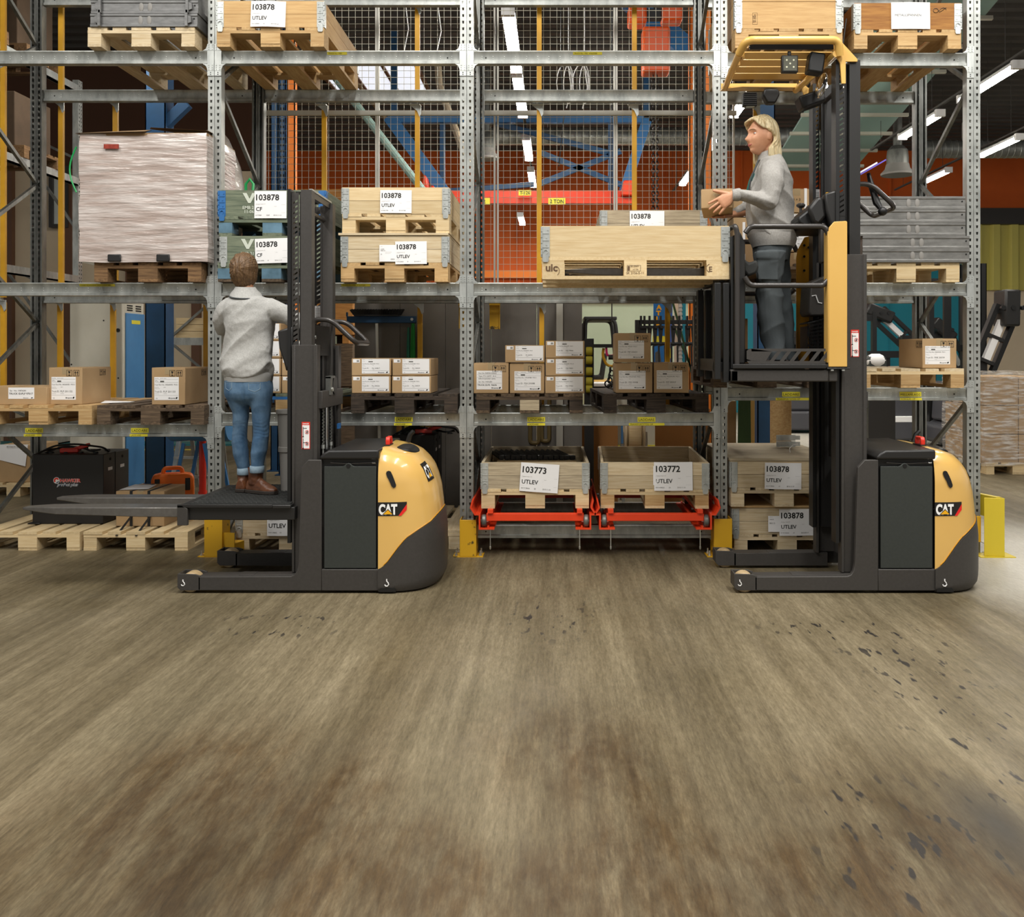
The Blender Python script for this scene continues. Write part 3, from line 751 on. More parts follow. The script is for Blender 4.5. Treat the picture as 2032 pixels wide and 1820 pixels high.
pallet(X(785, 7.05), 7.0, 2.05, 'tan', 'tan pallet of the lower crate in the pair beside the truck mast')
c = collar(X(786, 7.05), 7.0, 2.1945, 'pale', 'lower crate of the pair with two overlapping papers')
sheet(c, -.115, .005, .12, .125, None, None, 0, extra=[('Order', .01, .11, .004, .05, 3), ('103878', .01, .09, .007, .05, 2), ('000121', .01, .078, .009, .04, 2), ('31', .01, .05, .01, .05, 2), ('Support and handling', .045, .07, .004, .07, 3), ('packing note 2210', .045, .06, .004, .07, 3), ('22021', .085, .012, .012, .03, 2)])
sheet(c, .005, -.015, .235, .17, '103878', 'UTLEV', .012, foot=('0170158426', '10', '2014-09-13'))
tag(MB().box(-.41, -.01, 0, .41, 1.21, .018).build('plank_sheet', 'pale_x', loc=(X(783, 7.05), 7.0, 2.3955), bevel=.002), 'thin plank lid on the lower crate of the pair', 'lid')
pallet(X(787, 7.05), 7.01, 2.414, 'fresh', 'fresh pallet of the upper crate in the pair beside the truck mast')
c = collar(X(787, 7.05), 7.01, 2.5585, 'fresh', 'upper crate of the pair with a flat UTLEV sheet')
sheet(c, -.115, .005, .235, .172, '103878', 'UTLEV', -.005, foot=('0170817496', '10', '2014-07-08'))
pallet(X(1300, 7.05), 7.05, 2.05, 'fresh', 'pallet hidden behind the raised pallet on the third level')
c = collar(X(1300, 7.05), 7.05, 2.1945, 'fresh', 'crate behind the raised load with only its sheet top showing', boards=1)
c2 = collar(X(1297, 7.05), 7.05, 2.3955, 'grey', 'crate peeking over the raised plank crate')
sheet(c2, -.18, .02, .26, .17, '103878', 'UTLEV', 0)
# ---- fourth level
pallet(X(286, 7.05), 7.0, 3.806, 'pale', 'whitish pallet under the dark steel bins')
pallet(X(543, 7.08), 7.0, 3.806, 'tan', 'tan pallet seen from below under the high crate 103878')
c = collar(X(543, 7.08), 7.0, 3.9505, 'honey', 'high crate with a curled UTLEV sheet on the top level')
sheet(c, -.145, .0, .26, .195, '103878', 'UTLEV', -.02, foot=('0101478492', '10', '2014-09-23'), bend=.01)
pallet(X(1562, 7.03), 6.98, 3.79, 'tan', 'tan pallet seen from below above the yellow cab roof')
for i in range(2):
    c = collar(X(1562, 7.03), 6.98, 3.9345+i*.201, 'honey', ('lower plank crate with burnt stamps above the yellow cab roof', 'upper plank crate with burnt stamps above the yellow cab roof')[i], boards=1)
    s_ = MB()
    s_.box(-.27, -.0015, .03, -.269, 0, .115).box(-.235, -.0015, .03, -.234, 0, .115).box(-.27, -.0015, .03, -.234, 0, .031).box(-.27, -.0015, .115, -.234, 0, .116)
    s_.text('SE-2069', (-.245, -.0018, .045), width=.06, ux=(0, 0, 1), uy=(-1, 0, 0)).text('HT DB', (-.258, -.0018, .045), width=.05, ux=(0, 0, 1), uy=(-1, 0, 0))
    part('burnt_stamp', s_.mesh('burnt_stamp', 'burnt', norm=False), c)
pallet(X(1797, 7.04), 7.0, 3.79, 'tan', 'worn tan pallet under the crate marked METALLSPÄNNEN')
c = collar(X(1797, 7.04), 7.0, 3.9345, 'brown', 'old brown crate with a sheet reading METALLSPÄNNEN', boards=1, hm='zinc')
sheet(c, -.125, .0, .29, .2, None, None, .0, extra=[('METALLSPÄNNEN', .028, .095, .018, .235, 2)])
b = MB(); b.tube([Vector((.21+.02*math.cos(a*.7), -.002, .14+.016*math.sin(a*.7))) for a in range(10)], .0018, 4).tube([Vector((.26+.028*math.cos(a*.7), -.002, .145+.016*math.sin(a*.9))) for a in range(10)], .0018, 4)
part('pen_scribble', b.mesh('pen_scribble', 'ink'), c)
# ---- floor level
pallet(X(62, 7.25), 7.2, 0, 'fresh', 'pallet on the floor under the black battery box')
pallet(X(275, 7.25), 7.2, 0, 'fresh', 'pallet on the floor under the strapped carton')
pallet(X(576, 7.2), 7.15, 0, 'pale', 'pallet on the floor under the crate behind the truck forks', worn=2)
c = collar(X(576, 7.2), 7.15, .1445, 'pale', 'floor crate whose sheet is half hidden by the truck mast')
sheet(c, -.16, -.02, .26, .23, '103878', 'UTLEV', 0, foot=('0341136662', '10', '2015-10-12'))
pallet(X(815, 7.3), 7.25, 0, 'pale', 'pallet on the floor with its end past the yellow truck body', worn=3)
# ---- third bay, crates on the orange push trolleys
ZT = .362
for cx, no, rz, ft in ((1062, '103773', .008, ('0017178426', '20', '2015-11-26')), (1299, '103772', -.03, ('0031478023', '20', '2015-11-16'))):
    a = 'open crate with a tilted sheet and steel links inside, numbered 103773' if no == '103773' else 'open crate with a straight sheet and empty inside, numbered 103772'
    pallet(X(cx, 6.98), 6.97, ZT, 'fresh' if no == '103773' else dict(deck='fresh_y', string='fresh_x', block='tan_x', low='fresh_y'), 'pallet under the open crate with '+('steel links inside' if no == '103773' else 'nothing inside'), rz=rz)
    c = collar(X(cx, 6.98), 6.97, ZT+.1445, 'grey' if no == '103773' else 'pale', a, rz=rz)
    if no == '103773':
        sheet(c, -.118, -.012, .285, .212, no, 'UTLEV', -.07, foot=ft, bend=.006)
    else: sheet(c, -.005, -.012, .285, .212, no, 'UTLEV', .01, foot=ft); sheet(c, -.012, .03, .05, .14, None, None, 0, y=-.003)
# dark coupling bars lying in the first crate
bar = MB().prism([(-.012, 0), (.012, 0), (.016, .012), (.0, .028), (-.016, .012)], 'y', 0, .5).box(-.02, -.02, .005, .02, .03, .035).cyl((-.022, .0, .02), (.022, .0, .02), .012, 10)
bme = bar.mesh('steel_link', 'truck_black')
for i in range(14):
    o = bpy.data.objects.new('steel_link', bme); COL.objects.link(o); o.location = (X(1062, 6.98)-.285+i*.044, 7.60, ZT+.1445+.145); o.rotation_euler = (.02, .1*(i % 3-1), .25)
    tag(o, 'black steel link in the row inside crate 103773', 'steel part', 'steel links in crate 103773')
for sy in (0,):
    t = empty('spacer_block', (X(1062, 6.98), 7.55, ZT+.1445), 'wooden packing block under the steel links in crate 103773', 'block')
    for k in range(3): part('batten', MB().box(-.32, k*.2, 0, .32, k*.2+.1, .144).mesh('batten', 'pale_x'), t)
# push trolleys
M('trolley_orange', '#f0471c', .45, 0, '#e03d14', vs=4)
for cx, k in ((1062, 'orange trolley under the crate with the tilted sheet'), (1299, 'orange trolley under the crate with the straight sheet')):
    t = empty('push_trolley', (X(cx, 6.98), 6.93, .215), k, 'trolley')
    MB().box(-.36, 0, .060, .36, .05, .115).build('front_beam', 'trolley_orange', t, bevel=.003)
    MB().box(-.36, 1.1, .060, .36, 1.15, .115).build('rear_beam', 'trolley_orange', t, bevel=.003)
    for s in (-1, 1):
        pr = [(.30, .0), (.415, .0), (.415, .105), (.445, .105), (.48, .16), (.465, .22), (.455, .215), (.466, .162), (.438, .117), (.403, .117), (.403, .012), (.352, .012), (.352, .025), (.34, .025), (.34, .012), (.30, .012)]
        MB().prism([(s*a, z) for a, z in pr], 'y', -.02, 1.16).build('side_rail', 'trolley_orange', t)
        MB().box(s*.33-.02 if s > 0 else -.35, -.018, .119, .35 if s > 0 else -.31, 1.15, .1465).build('top_strip', 'trolley_orange', t)
        for yy in (.02, .55, 1.08):
            wh = MB().lathe([(.006, -.018), (.040, -.018), (.046, -.01), (.046, .01), (.040, .018), (.006, .018)], (s*.378, yy, .060), 'x', 18)
            wo = wh.build('roller', 'galvanised_dark', t)
            MB().cyl((s*.345, yy, .060), (s*.40, yy, .060), .012, 10).build('axle', 'bolt', wo)
        MB().cyl((s*.33, -.012, -.13), (s*.33, -.012, .0), .004, 6).lathe([(.001, -.15), (.007, -.14), (.007, -.125), (.001, -.12)], (s*.33, -.012, 0)).build('locking_pin', 'bolt', t)
# ---- fourth bay, floor: two stacked crates with a plank top
pallet(X(1562, 7.1), 7.1, 0, 'pale', 'pallet on the floor under the lower lidded crate', rz=.0, worn=5)
c = collar(X(1558, 7.1), 7.1, .1445, 'pale', 'lower lidded crate with two overlapping papers')
sheet(c, -.13, .02, .1, .12, None, None, .0, extra=[('103878', .01, .09, .008, .06, 2), ('00113', .01, .06, .012, .04, 2), ('Packing list', .01, .11, .004, .06, 3)])
sheet(c, -.045, -.01, .27, .2, '103878', 'UTLEV', .01, foot=('0110136666', '10', '2015-09-14'))
tag(MB().box(-.405, -.005, 0, .405, 1.205, .014).build('plank_sheet', 'tan_x', loc=(X(1558, 7.1), 7.1, .3455), bevel=.002), 'thin tan lid between the two lidded crates', 'lid')
pallet(X(1556, 7.06), 7.06, .360, 'pale', 'pallet between the two lidded crates')
c = collar(X(1555, 7.06), 7.06, .505, 'pale', 'upper lidded crate with one UTLEV sheet')
sheet(c, -.145, -.01, .275, .198, '103878', 'UTLEV', -.015, foot=('0317178426', '10', '2015-11-10'))
lid = empty('plank_deck', (X(1555, 7.06), 7.055, .706), 'weathered plank lid with a loose plastic tie on the upper lidded crate', 'lid')
for i in range(6): part('plank', MB().box(-.405, 0, 0, .405, .2, .018).mesh('plank', 'grey_x'), lid, (0, i*.2025, 0))
for i, dx in enumerate((0.02, 0.17)):
    t = tag(MB().tube([Vector((0, 0, .02)), Vector((.0, .02, .05)), Vector((.03, .03, .08)), Vector((.07, .03, .085))], .003, 6).build('plastic_tie', 'paper', loc=(X(1560, 7.5)+dx, 7.45-.1*i, .706)), ('white plastic tie curling up on the plank lid near the steel plates', 'white plastic tie curling up on the plank lid near the truck mast')[i], 'tie')
# ================================================================ ORDER PICKERS
TY = 5.915
def lerp(tab, v):
    if v <= tab[0][0]: return tab[0][1]
    for (a, p), (b, q) in zip(tab, tab[1:]):
        if v <= b: return p+(q-p)*(v-a)/(b-a)
    return tab[-1][1]
XL, HWD = 1.266, .41
LTAB = [(0, .30), (.02, .325), (.05, .345), (.1, .352), (.35, .352), (.40, .345), (.52, .335), (.622, .322), (.698, .302), (.762, .276), (.811, .240), (.861, .185), (.88, .13), (.9, .07), (.908, .02)]
ITAB = [(0, .02), (.03, .0), (.72, 0), (.80, .012), (.85, .03), (.88, .055), (.9, .10), (.908, .16)]
ZB = [(1.26, .150), (1.29, .165), (1.325, .2), (1.374, .274), (1.428, .343), (1.5, .39), (1.57, .43), (1.60, .46), (1.65, .5)]
def plan(u):
    """u 0..1 runs along the near side, round the back and along the far side; unit x 0..1, unit y -1..1"""
    a = -PI/2+PI*u; n = 2/2.75
    return abs(math.cos(a))**n, math.copysign(abs(math.sin(a))**n, math.sin(a))
def shell(u, z, off=0):
    cx, sy = plan(u); L = lerp(LTAB, z)+.022+off; w = HWD-lerp(ITAB, z)+off
    return Vector((XL+L*cx, HWD+w*sy, z))
def zb_of(u): return lerp(ZB, XL+.352*plan(u)[0])
NU = 56
US = [.5-.5*math.cos(PI*i/NU) if False else i/NU for i in range(NU+1)]
# denser where the curve turns quickly
US = sorted(set([round(x, 5) for x in [0, .004, .012, .025, .045, .07, .1]+[.1+.8*i/40 for i in range(41)]+[.9, .93, .955, .975, .988, .996, 1]]))
def shell_mesh(lo, hi, off, K, lid=True):
    b = MB(); rings = []
    for k in range(K+1):
        rings.append([shell(u, lo(u)+(hi(u)-lo(u))*k/K, off) for u in US])
    b.loft(rings, caps=False, close=False)
    n = len(US)
    b.add(rings[-1], [tuple(range(n))] if lid else [])
    return b
def on_shell(q, u0, z0, du, sc, off=.002, rot=0, mirror=False):
    """wrap flat art (x right, z up, metres) onto the shell around (u0, z0)"""
    c, s = math.cos(rot), math.sin(rot); out = []
    e = .004; tu = (shell(u0+e, z0)-shell(u0-e, z0)).length/(2*e)
    for x, y, z in q.v:
        xx, zz = (x*c-z*s)*sc, (x*s+z*c)*sc
        u = u0+xx/tu; zc = z0+zz
        p = shell(u, zc); n = (shell(u+.004, zc)-shell(u-.004, zc)).cross(shell(u, zc+.004)-shell(u, zc-.004)).normalized()
        out.append(tuple(p+n*(off-y)))
    q.v = out; return q
def cat_logo(b, x, z, h, plate=True, y=0):
    """badge: black plate, white letters, yellow triangle, red slash; x, z lower left"""
    d = .0014
    if plate:
        w = h*2.1; n = 16
        xe = lambda v: w*(.82+.36*min(v, .5))
        for i in range(n):
            for j in range(6):
                v0, v1 = j/6, (j+1)/6; q = lambda a, v: (x+xe(v)*a, y, z+h*v)
                b.mat(0).poly([q(i/n, v0), q((i+1)/n, v0), q((i+1)/n, v1), q(i/n, v1)])
        b.mat(3).poly([(x+w*.72, y-d, z), (x+w*.82, y-d, z), (x+w, y-d, z+h*.42), (x+w, y-d, z+h*.84)])
        cx = x+w*.36
    else:
        for i in range(8):
            for j in range(8): b.mat(0).poly([(x+h*.92*(i+e)/8, y, z+h*(j+f)/8) for e, f in ((0, 0), (1, 0), (1, 1), (0, 1))])
        cx = x+h*.46
    lh = h*.74 if plate else h*.62; lw = h*1.34 if plate else h*.8; z0 = z+(h-lh)/2
    g, f, w0 = glyphs('CAT', .05); k = lh/.73
    b.add([(cx-lw/2+px*lw/w0, y-d, z0+py*k) for px, py in g], f, 1)
    t = lw*.25
    b.mat(0).poly([(cx-t*1.25, y-2*d, z0-h*.03), (cx+t*1.25, y-2*d, z0-h*.03), (cx, y-2*d, z0+lh*.52)])
    b.mat(2).poly([(cx-t, y-3*d, z0), (cx+t, y-3*d, z0), (cx, y-3*d, z0+lh*.42)])
    return b
LOGO = ['logo_black', 'logo_white', 'logo_yellow', 'logo_red']
def slotted(x0, x1, y, z0, z1, pitch=.033, lean=.03, fz=(0.2, .8)):
    """plate with slanting slots, real holes"""
    b = MB(); z = z0; w = x1-x0; a, c = x0+w*.2, x0+w*.8
    n = int((z1-z0-lean)/pitch)
    for i in range(n):
        z = z0+i*pitch; h0, h1 = z+.010, z+.010+pitch*.36
        o = [(x0, y, z), (x1, y, z+lean), (x1, y, z+pitch+lean), (x0, y, z+pitch)]
        k = [(a, y, h0+lean*.2), (c, y, h0+lean*.8), (c, y, h1+lean*.8), (a, y, h1+lean*.2)]
        b.add(o+k, [(0, 1, 5, 4), (1, 2, 6, 5), (2, 3, 7, 6), (3, 0, 4, 7)])
    b.add([(x0, y, z0), (x1, y, z0), (x1, y, z0+lean)], [(0, 1, 2)]); zt = z0+n*pitch
    b.add([(x0, y, zt), (x1, y, zt+lean), (x1, y, z1), (x0, y, z1)], [(0, 1, 2, 3)])
    return b
def hook_mark(b, x, y, z, s):
    b.tube([(x, y, z+s), (x, y, z+s*.72)], s*.09, 5)
    b.tube([(x, y, z+s*.72), (x+s*.2, y, z+s*.5), (x+s*.28, y, z+s*.25), (x+s*.1, y, z+.04*s), (x-s*.15, y, z+.06*s), (x-s*.27, y, z+.25*s)], s*.075, 5)
    return b
def order_picker(root, outer_top, inner_top, dz, raised):
    R = root
    k = TY/F
    x_ = lambda px: (px-352)*k
    z_ = lambda py: HC-(py-HY)*k
    # --- chassis side frames with the load-wheel arms
    leg = [(x_(393), z_(1145)), (x_(577), z_(1144)), (x_(584), z_(1141)), (x_(589), z_(1133)), (x_(592), z_(1118)), (x_(597.6), z_(928)), (x_(611), z_(913)), (x_(638), z_(913)), (x_(638), z_(1172.5)), (x_(393), z_(1172))]
    arm = [(x_(393), z_(1145)), (x_(600), z_(1143)), (x_(600), z_(1172)), (x_(393), z_(1172))]
    for nm, y0, y1 in (('near', 0, .035), ('far', .785, .82)):
        MB().prism(leg, 'y', y0, y1).build('side_frame', 'truck_grey', R, bevel=.004)
    for y0, y1 in ((.036, .13), (.69, .784)):
        MB().prism(arm, 'y', y0, y1).box(x_(470), y0, z_(1144.2), x_(500), y1, z_(1143.4)).build('wheel_arm', 'truck_grey', R, bevel=.004)
    for ya in (0, .69):
        b = MB(); x0, x1 = x_(352), x_(397); za, zt = z_(1166), z_(1140)
        b.prism([(x0, za), (x0+.02, z_(1172)), (x1, z_(1172)), (x1, z_(1143)), (x1-.03, zt), (x0, z_(1139))], 'y', ya, ya+.012)
        b.prism([(x0, za), (x0+.02, z_(1172)), (x1, z_(1172)), (x1, z_(1143)), (x1-.03, zt), (x0, z_(1139))], 'y', ya+.118, ya+.13)
        b.box(x0, ya+.012, za, x0+.01, ya+.118, z_(1139)); b.box(x1-.008, ya+.012, .03, x1, ya+.118, z_(1147))
        b.build('wheel_fork', 'truck_grey', R, bevel=.002)
        w = MB().lathe([(.012, .02), (.056, .02), (.063, .027), (.063, .103), (.056, .11), (.012, .11)], (x0+.072, ya, .063), 'y', 28)
        wo = w.build('load_wheel', 'wheel_tan', R)
        MB().lathe([(.001, .012), (.03, .0125), (.034, .018), (.034, .112), (.001, .118)], (x0+.072, ya, .063), 'y', 20).build('hub', 'truck_dark', wo)
    hook_mark(MB(), x_(363), -.001, z_(1163), .04).build('hook_mark', 'paper', R)
    hook_mark(MB(), x_(768), -.0135, z_(1163), .046).build('hook_mark', 'paper', R)
    # --- battery compartment
    MB().box(x_(638), .02, z_(1175), x_(752), .80, z_(1130)).build('battery_tray', 'truck_grey', R, bevel=.006)
    MB().box(x_(638), 0, z_(1172.5), x_(766), .06, z_(1130)).build('side_skirt', 'truck_grey', R, bevel=.004)
    MB().box(x_(638), .76, z_(1172.5), x_(766), .82, z_(1130)).build('side_skirt', 'truck_grey', R, bevel=.004)
    MB().box(x_(639), .03, z_(1130), x_(751), .79, z_(912)).build('battery_bay', 'truck_black', R)
    pp = [(643, 926), (679, 926), (683, 924.5), (687, 920.5), (691, 919.3), (695, 920.5), (699, 924.5), (703, 926), (746, 926), (746, 1128), (643, 1128)]
    bp = MB().prism([(x_(a), z_(c)) for a, c in pp], 'y', .004, .02).build('battery_panel', 'battery_panel', R, bevel=.002)
    MB().lathe([(.002, -.001), (.0125, -.001), (.014, .003), (.014, .006)], (x_(691), .002, z_(925)), 'y', 18).build('lifting_eye', 'truck_black', bp)
    MB().tube([(x_(655), .012, z_(919)), (x_(690), .014, z_(921)), (x_(738), .012, z_(919))], .003, 6).build('battery_cable', 'tube_dark', R)
    MB().cyl((x_(738), .01, z_(919)), (x_(745), .01, z_(919)), .005, 8).build('cable_lug', 'chrome', R)
    hd = MB().prism([(x_(634)+.0, .845), (x_(634)+.004, .865), (x_(640)+.004, .885), (x_(652), .904), (x_(752), .908), (x_(752), .845)], 'y', -.004, .824).build('battery_cover', 'truck_dark', R, bevel=.018, seg=3)
    # --- rear body
    hi = lambda u: .908
    yc = shell_mesh(zb_of, hi, 0, 26).build('motor_cover', 'truck_yellow', R, smooth=60)
    seam = MB().tube([shell(u, zb_of(u)+.006, .0015) for u in US[2:-2]], .0028, 5, caps=True).build('cover_seam', 'truck_ochre', yc)
    bm = shell_mesh(lambda u: .012, zb_of, .010, 12, lid=False)
    top = [shell(u, zb_of(u), .010) for u in US]; inn = [shell(u, zb_of(u)-.004, -.012) for u in US]
    bm.loft([top, inn], caps=False, close=False); bot = [shell(u, .012, .010) for u in US]; bm.add(bot, [tuple(range(len(US)-1, -1, -1))])
    bu = bm.build('rear_bumper', 'truck_grey', R, smooth=50)
    MB().box(x_(752), -.0115, .012, x_(786), .0, .022).prism([(x_(752), .022), (x_(786), .022), (x_(783), .036), (x_(756), .036)], 'y', -.0115, -.004).build('jacking_notch', 'truck_black', bu)
    # drive wheel below
    MB().lathe([(.01, -.04), (.1, -.04), (.115, -.03), (.115, .03), (.1, .04), (.01, .04)], (1.42, .41, .115), 'y', 24).build('drive_wheel', 'rubber', R)
    lg = cat_logo(MB(), 0, 0, .086); lg.v = [(p[0], p[1], p[2]) for p in lg.v]
    u0 = .004
    def flat_side(q, xo, zo):
        # near side of the cover is flat enough here: follow the shell outwards
        out = []
        for x, y, z in q.v:
            X0, Z0 = xo+x, zo+z
            lo, hi_ = 0.0, .5
            for _ in range(24):
                m = (lo+hi_)/2
                if shell(m, Z0).x < X0: lo = m
                else: hi_ = m
            p = shell(lo, Z0); out.append((X0, p.y-.0022+y, Z0))
        q.v = out; return q
    flat_side(lg, x_(749.5), z_(1024)).build('badge', LOGO, yc, norm=False, smooth=0)
    slot = MB(); cap = [(766, 940), (767, 936), (771, 934.5), (775, 936), (779, 944), (783, 954), (786, 963), (785, 967), (781, 968.5), (777, 965), (773, 955), (768, 946)]
    slot.poly([(x_(a), -.0035, z_(c)) for a, c in cap]); n0 = len(slot.v)
    flat_side(slot, 0, 0).build('grip_slot', 'truck_black', yc, norm=False)
    sc = MB().lathe([(.001, -.003), (.006, -.003), (.008, .0), (.008, .004)], (x_(755.5), .004, z_(1107)), 'y', 12).build('cover_screw', 'truck_black', yc)
    lg2 = cat_logo(MB(), -.044, -.05, .1, plate=False)
    on_shell(lg2, .37, .745, 0, 1.15, rot=.10).build('badge', LOGO, yc, norm=False, smooth=0)
    # top details
    pad = MB(); ring = []
    for j, (s, h) in enumerate(((1, 0), (.98, .008), (.85, .013), (.4, .014))):
        ring.append([(1.375+.10*s*math.cos(a), .36+.16*s*math.sin(a)*(1+.2*math.cos(a)), .886+h+ -.10*max(0, s*math.cos(a))**2*.35) for a in [2*PI*i/24 for i in range(24)]])
    pad.loft(ring).build('top_pad', 'truck_black', yc)
    e = MB().box(1.262, .22, .908, 1.30, .36, .916).build('emergency_base', 'truck_dark', R)
    q = MB(); xx = 1.27
    q.prism([(.235, .916), (.345, .916), (.335, .955), (.32, .962), (.26, .962), (.245, .955)], 'x', xx, xx+.012)
    q.box(xx, .235, .914, xx+.03, .255, .955).box(xx, .325, .914, xx+.03, .345, .955).box(xx, .243, .945, xx+.03, .337, .960)
    q = MB().box(xx, .235, .914, xx+.028, .256, .95).box(xx, .324, .914, xx+.028, .345, .95).prism([(.235, .948), (.345, .948), (.334, .966), (.246, .966)], 'x', xx, xx+.028)
    q.build('emergency_handle', 'red', R, bevel=.004)
    MB().tube([(1.36, .60, .90), (1.375, .60, .95), (1.40, .60, .975)], [.018, .016, .015], 8).build('tow_lever', 'truck_black', R)
    # --- mast
    def channel(x0, x1, y0, z0, z1, fl=1):
        w = x1-x0; a = x0+w*.10; c = x0+w*.86; y1 = y0+.08*fl; d = .010*fl
        return MB().prism([(x0, y0), (a, y0), (a, y0+d), (c, y0+d), (c, y0), (x1, y0), (x1, y1), (x1-.02, y1), (x1-.02, y0+d*3), (x0+.02, y0+d*3), (x0+.02, y1), (x0, y1)], 'z', z0, z1)
    channel(.701, .862, .075, .115, outer_top).build('outer_mast', 'truck_grey', R, bevel=.002)
    channel(.701, .862, .745, .115, outer_top, -1).build('outer_mast', 'truck_grey', R, bevel=.002)
    for y0, f in ((.10, 1), (.72, -1)):
        d = lambda t: y0+t*f
        im = MB()
        im.box(.690, min(d(.016), d(.03)), .30, .735, max(d(.016), d(.03)), inner_top-1.0)
        im.box(.755, min(d(-.012), d(.07)), .30, .824, max(d(-.012), d(.07)), inner_top-.005)
        im.box(.735, min(d(.035), d(.06)), .30, .755, max(d(.035), d(.06)), inner_top-.02)
        im.merge(slotted(.690, .736, d(.014), inner_top-1.0, inner_top-.02, lean=.028))
        io = im.build('inner_mast', 'truck_dark' if raised else 'truck_grey', R, bevel=.0)
        MB().box(.668, min(d(-.01), d(.09)), .30, .690, max(d(-.01), d(.09)), inner_top).build('guide_rail', 'truck_black', R)
        if f < 0:
            pl = MB().box(.700, .60, 0, .742, .602, .085).mat(1)
            for r_ in range(6): pl.box(.706, .5985, .008+r_*.011, .736, .5995, .011+r_*.011)
            pl.text('CE', (.712, .598, .073), size=.008).build('rating_plate', ['paper', 'ink_grey'], io, norm=False, loc=(-.01, .085 if raised else .085, 1.765+(.82 if raised else 0)))
    # head of the inner mast: rod and perforated plate
    MB().cyl((.76, .16, inner_top-.12), (.76, .66, inner_top-.12), .016, 14).build('mast_tie', 'tube_dark', R)
    hp = MB()
    if not raised:
        y = .16
        while y < .66:
            hp.box(.70, y, inner_top-.01, .80, y+.022, inner_top-.004).box(.70, y+.022, inner_top-.01, .725, y+.05, inner_top-.004).box(.775, y+.022, inner_top-.01, .80, y+.05, inner_top-.004); y += .05
        hp.box(.80, .16, inner_top-.04, .806, .66, inner_top)
        hp.build('mast_head_plate', 'truck_dark', R)
        MB().box(.792, .152, inner_top+.0, .812, .67, inner_top+.012).build('head_cover_strip', 'galvanised', R)
    MB().box(.85, .12, 1.159, .885, .70, 1.272).build('mast_cross_member', 'truck_grey', R, bevel=.004)
    MB().box(.775, .20, .80, .79, .62, min(outer_top, 1.9)).box(.79, .30, .8, .80, .34, 1.9 if raised else 1.55).box(.79, .46, .8, .80, .50, 1.9 if raised else 1.55).build('mast_panel', 'truck_dark', R)
    MB().cyl((.865, .30, .88), (.865, .30, 1.2), .013, 12).build('lift_ram', 'chrome', R)
    MB().cyl((.84, .42, .35), (.84, .42, 1.25), .035, 14).build('lift_cylinder', 'truck_dark', R)
    for yy in (.19, .40):
        ch = MB(); z = .90
        while z < 1.17: ch.box(.868, yy-.010, z, .876, yy+.010, z+.012).box(.872, yy-.006, z+.008, .880, yy+.006, z+.022); z += .022
        tag(ch.build('lift_chain', 'galvanised_dark', R, smooth=0), kind='stuff')
        MB().cyl((.872, yy, .86), (.872, yy, .90), .006, 8).cyl((.872, yy, .895), (.872, yy, .92), .012, 8).build('chain_anchor', 'bolt', R)
    pu = MB().lathe([(.01, -.018), (.062, -.018), (.062, -.012), (.052, -.008), (.052, .008), (.062, .012), (.062, .018), (.01, .018)], (.88, .42, 1.30), 'x', 24).build('chain_pulley', 'truck_black', R)
    MB().box(.862, .30, 1.24, .895, .36, 1.36).box(.862, .30, 1.35, .90, .40, 1.365).build('pulley_bracket', 'galvanised_dark', pu)
    MB().cyl((.895, .33, 1.275), (.905, .33, 1.275), .014, 6).build('pulley_bolt', 'bolt', pu)
    MB().box(.875, .56, .995, .89, .62, 1.03).build('hose_clip', 'blue_paint', R)
    # warning sticker
    zs = 1.58 if raised else .99
    st = MB().box(.762, .0835, zs-.087, .815, .0848, zs+.087).mat(1).box(.766, .0830, zs-.083, .811, .0834, zs+.066)
    st.mat(1).text('DANGER', (.7885, .0828, zs+.071), size=.009, center=True, bold=.02, fit=.04)
    for zc in (zs+.022, zs-.052):
        st.mat(2).box(.769, .0826, zc-.03, .773, .0829, zc+.034).box(.769, .0826, zc+.022 if zc > zs else zc+.004, .795, .0829, zc+.026 if zc > zs else zc+.008)
        st.lathe([(.0001, 0), (.005, 0), (.005, .0003), (.0001, .0003)], (.771, .0825, zc-.03), 'y', 10)
        st.mat(0).tube([(.796+.0112*math.cos(a), .0824, zc+.0112*math.sin(a)) for a in [2*PI*i/16 for i in range(16)]], .0014, 5, closed=True)
        st.mat(2).lathe([(.0001, 0), (.003, 0), (.003, .0003), (.0001, .0003)], (.796, .0825, zc+.005), 'y', 8).box(.792, .0825, zc-.008, .800, .0828, zc+.002)
        st.mat(0).bar((.789, .0824, zc-.007), (.803, .0824, zc+.007), .0003, .0022, up=(0, 1, 0))
    st.build('warning_sticker', ['red', 'paper', 'ink'], R, norm=False)
    # --- cab
    zf = .565+dz
    if not raised:
        MB().box(.012, .0, zf-.022, .715, .90, zf-.006).box(.0, -.006, zf-.024, .60, .008, zf-.003).box(.60, -.004, zf-.028, .715, .008, zf-.008).build('platform', 'truck_dark', R, bevel=.003)
        m = MB().box(.07, .02, zf-.006, .705, .88, zf)
        for i in range(20):
            for j in range(14):
                xx, yy = .095+i*.031, .05+j*.062; o = .0155 if j % 2 else 0
                m.obox((xx+o, yy, zf+.0015), (.034, .006, .003), Matrix.Rotation(.6 if j % 2 else -.6, 3, 'Z'))
        m.build('rubber_mat', 'rubber', R)
        MB().box(.06, .02, zf-.105, .735, .10, zf-.024).box(.06, .80, zf-.105, .735, .88, zf-.024).box(.65, .1, zf-.105, .735, .8, zf-.03).build('platform_frame', 'truck_dark', R, bevel=.004)
        MB().prism([(.0, zf-.135), (.065, zf-.135), (.065, zf-.03), (.03, zf-.008), (.0, zf-.008)], 'y', -.006, .02).prism([(.0, zf-.135), (.065, zf-.135), (.065, zf-.03), (.03, zf-.008), (.0, zf-.008)], 'y', .88, .905).box(.0, .02, zf-.115, .03, .88, zf-.008).build('fork_carriage', 'truck_grey', R, bevel=.003)
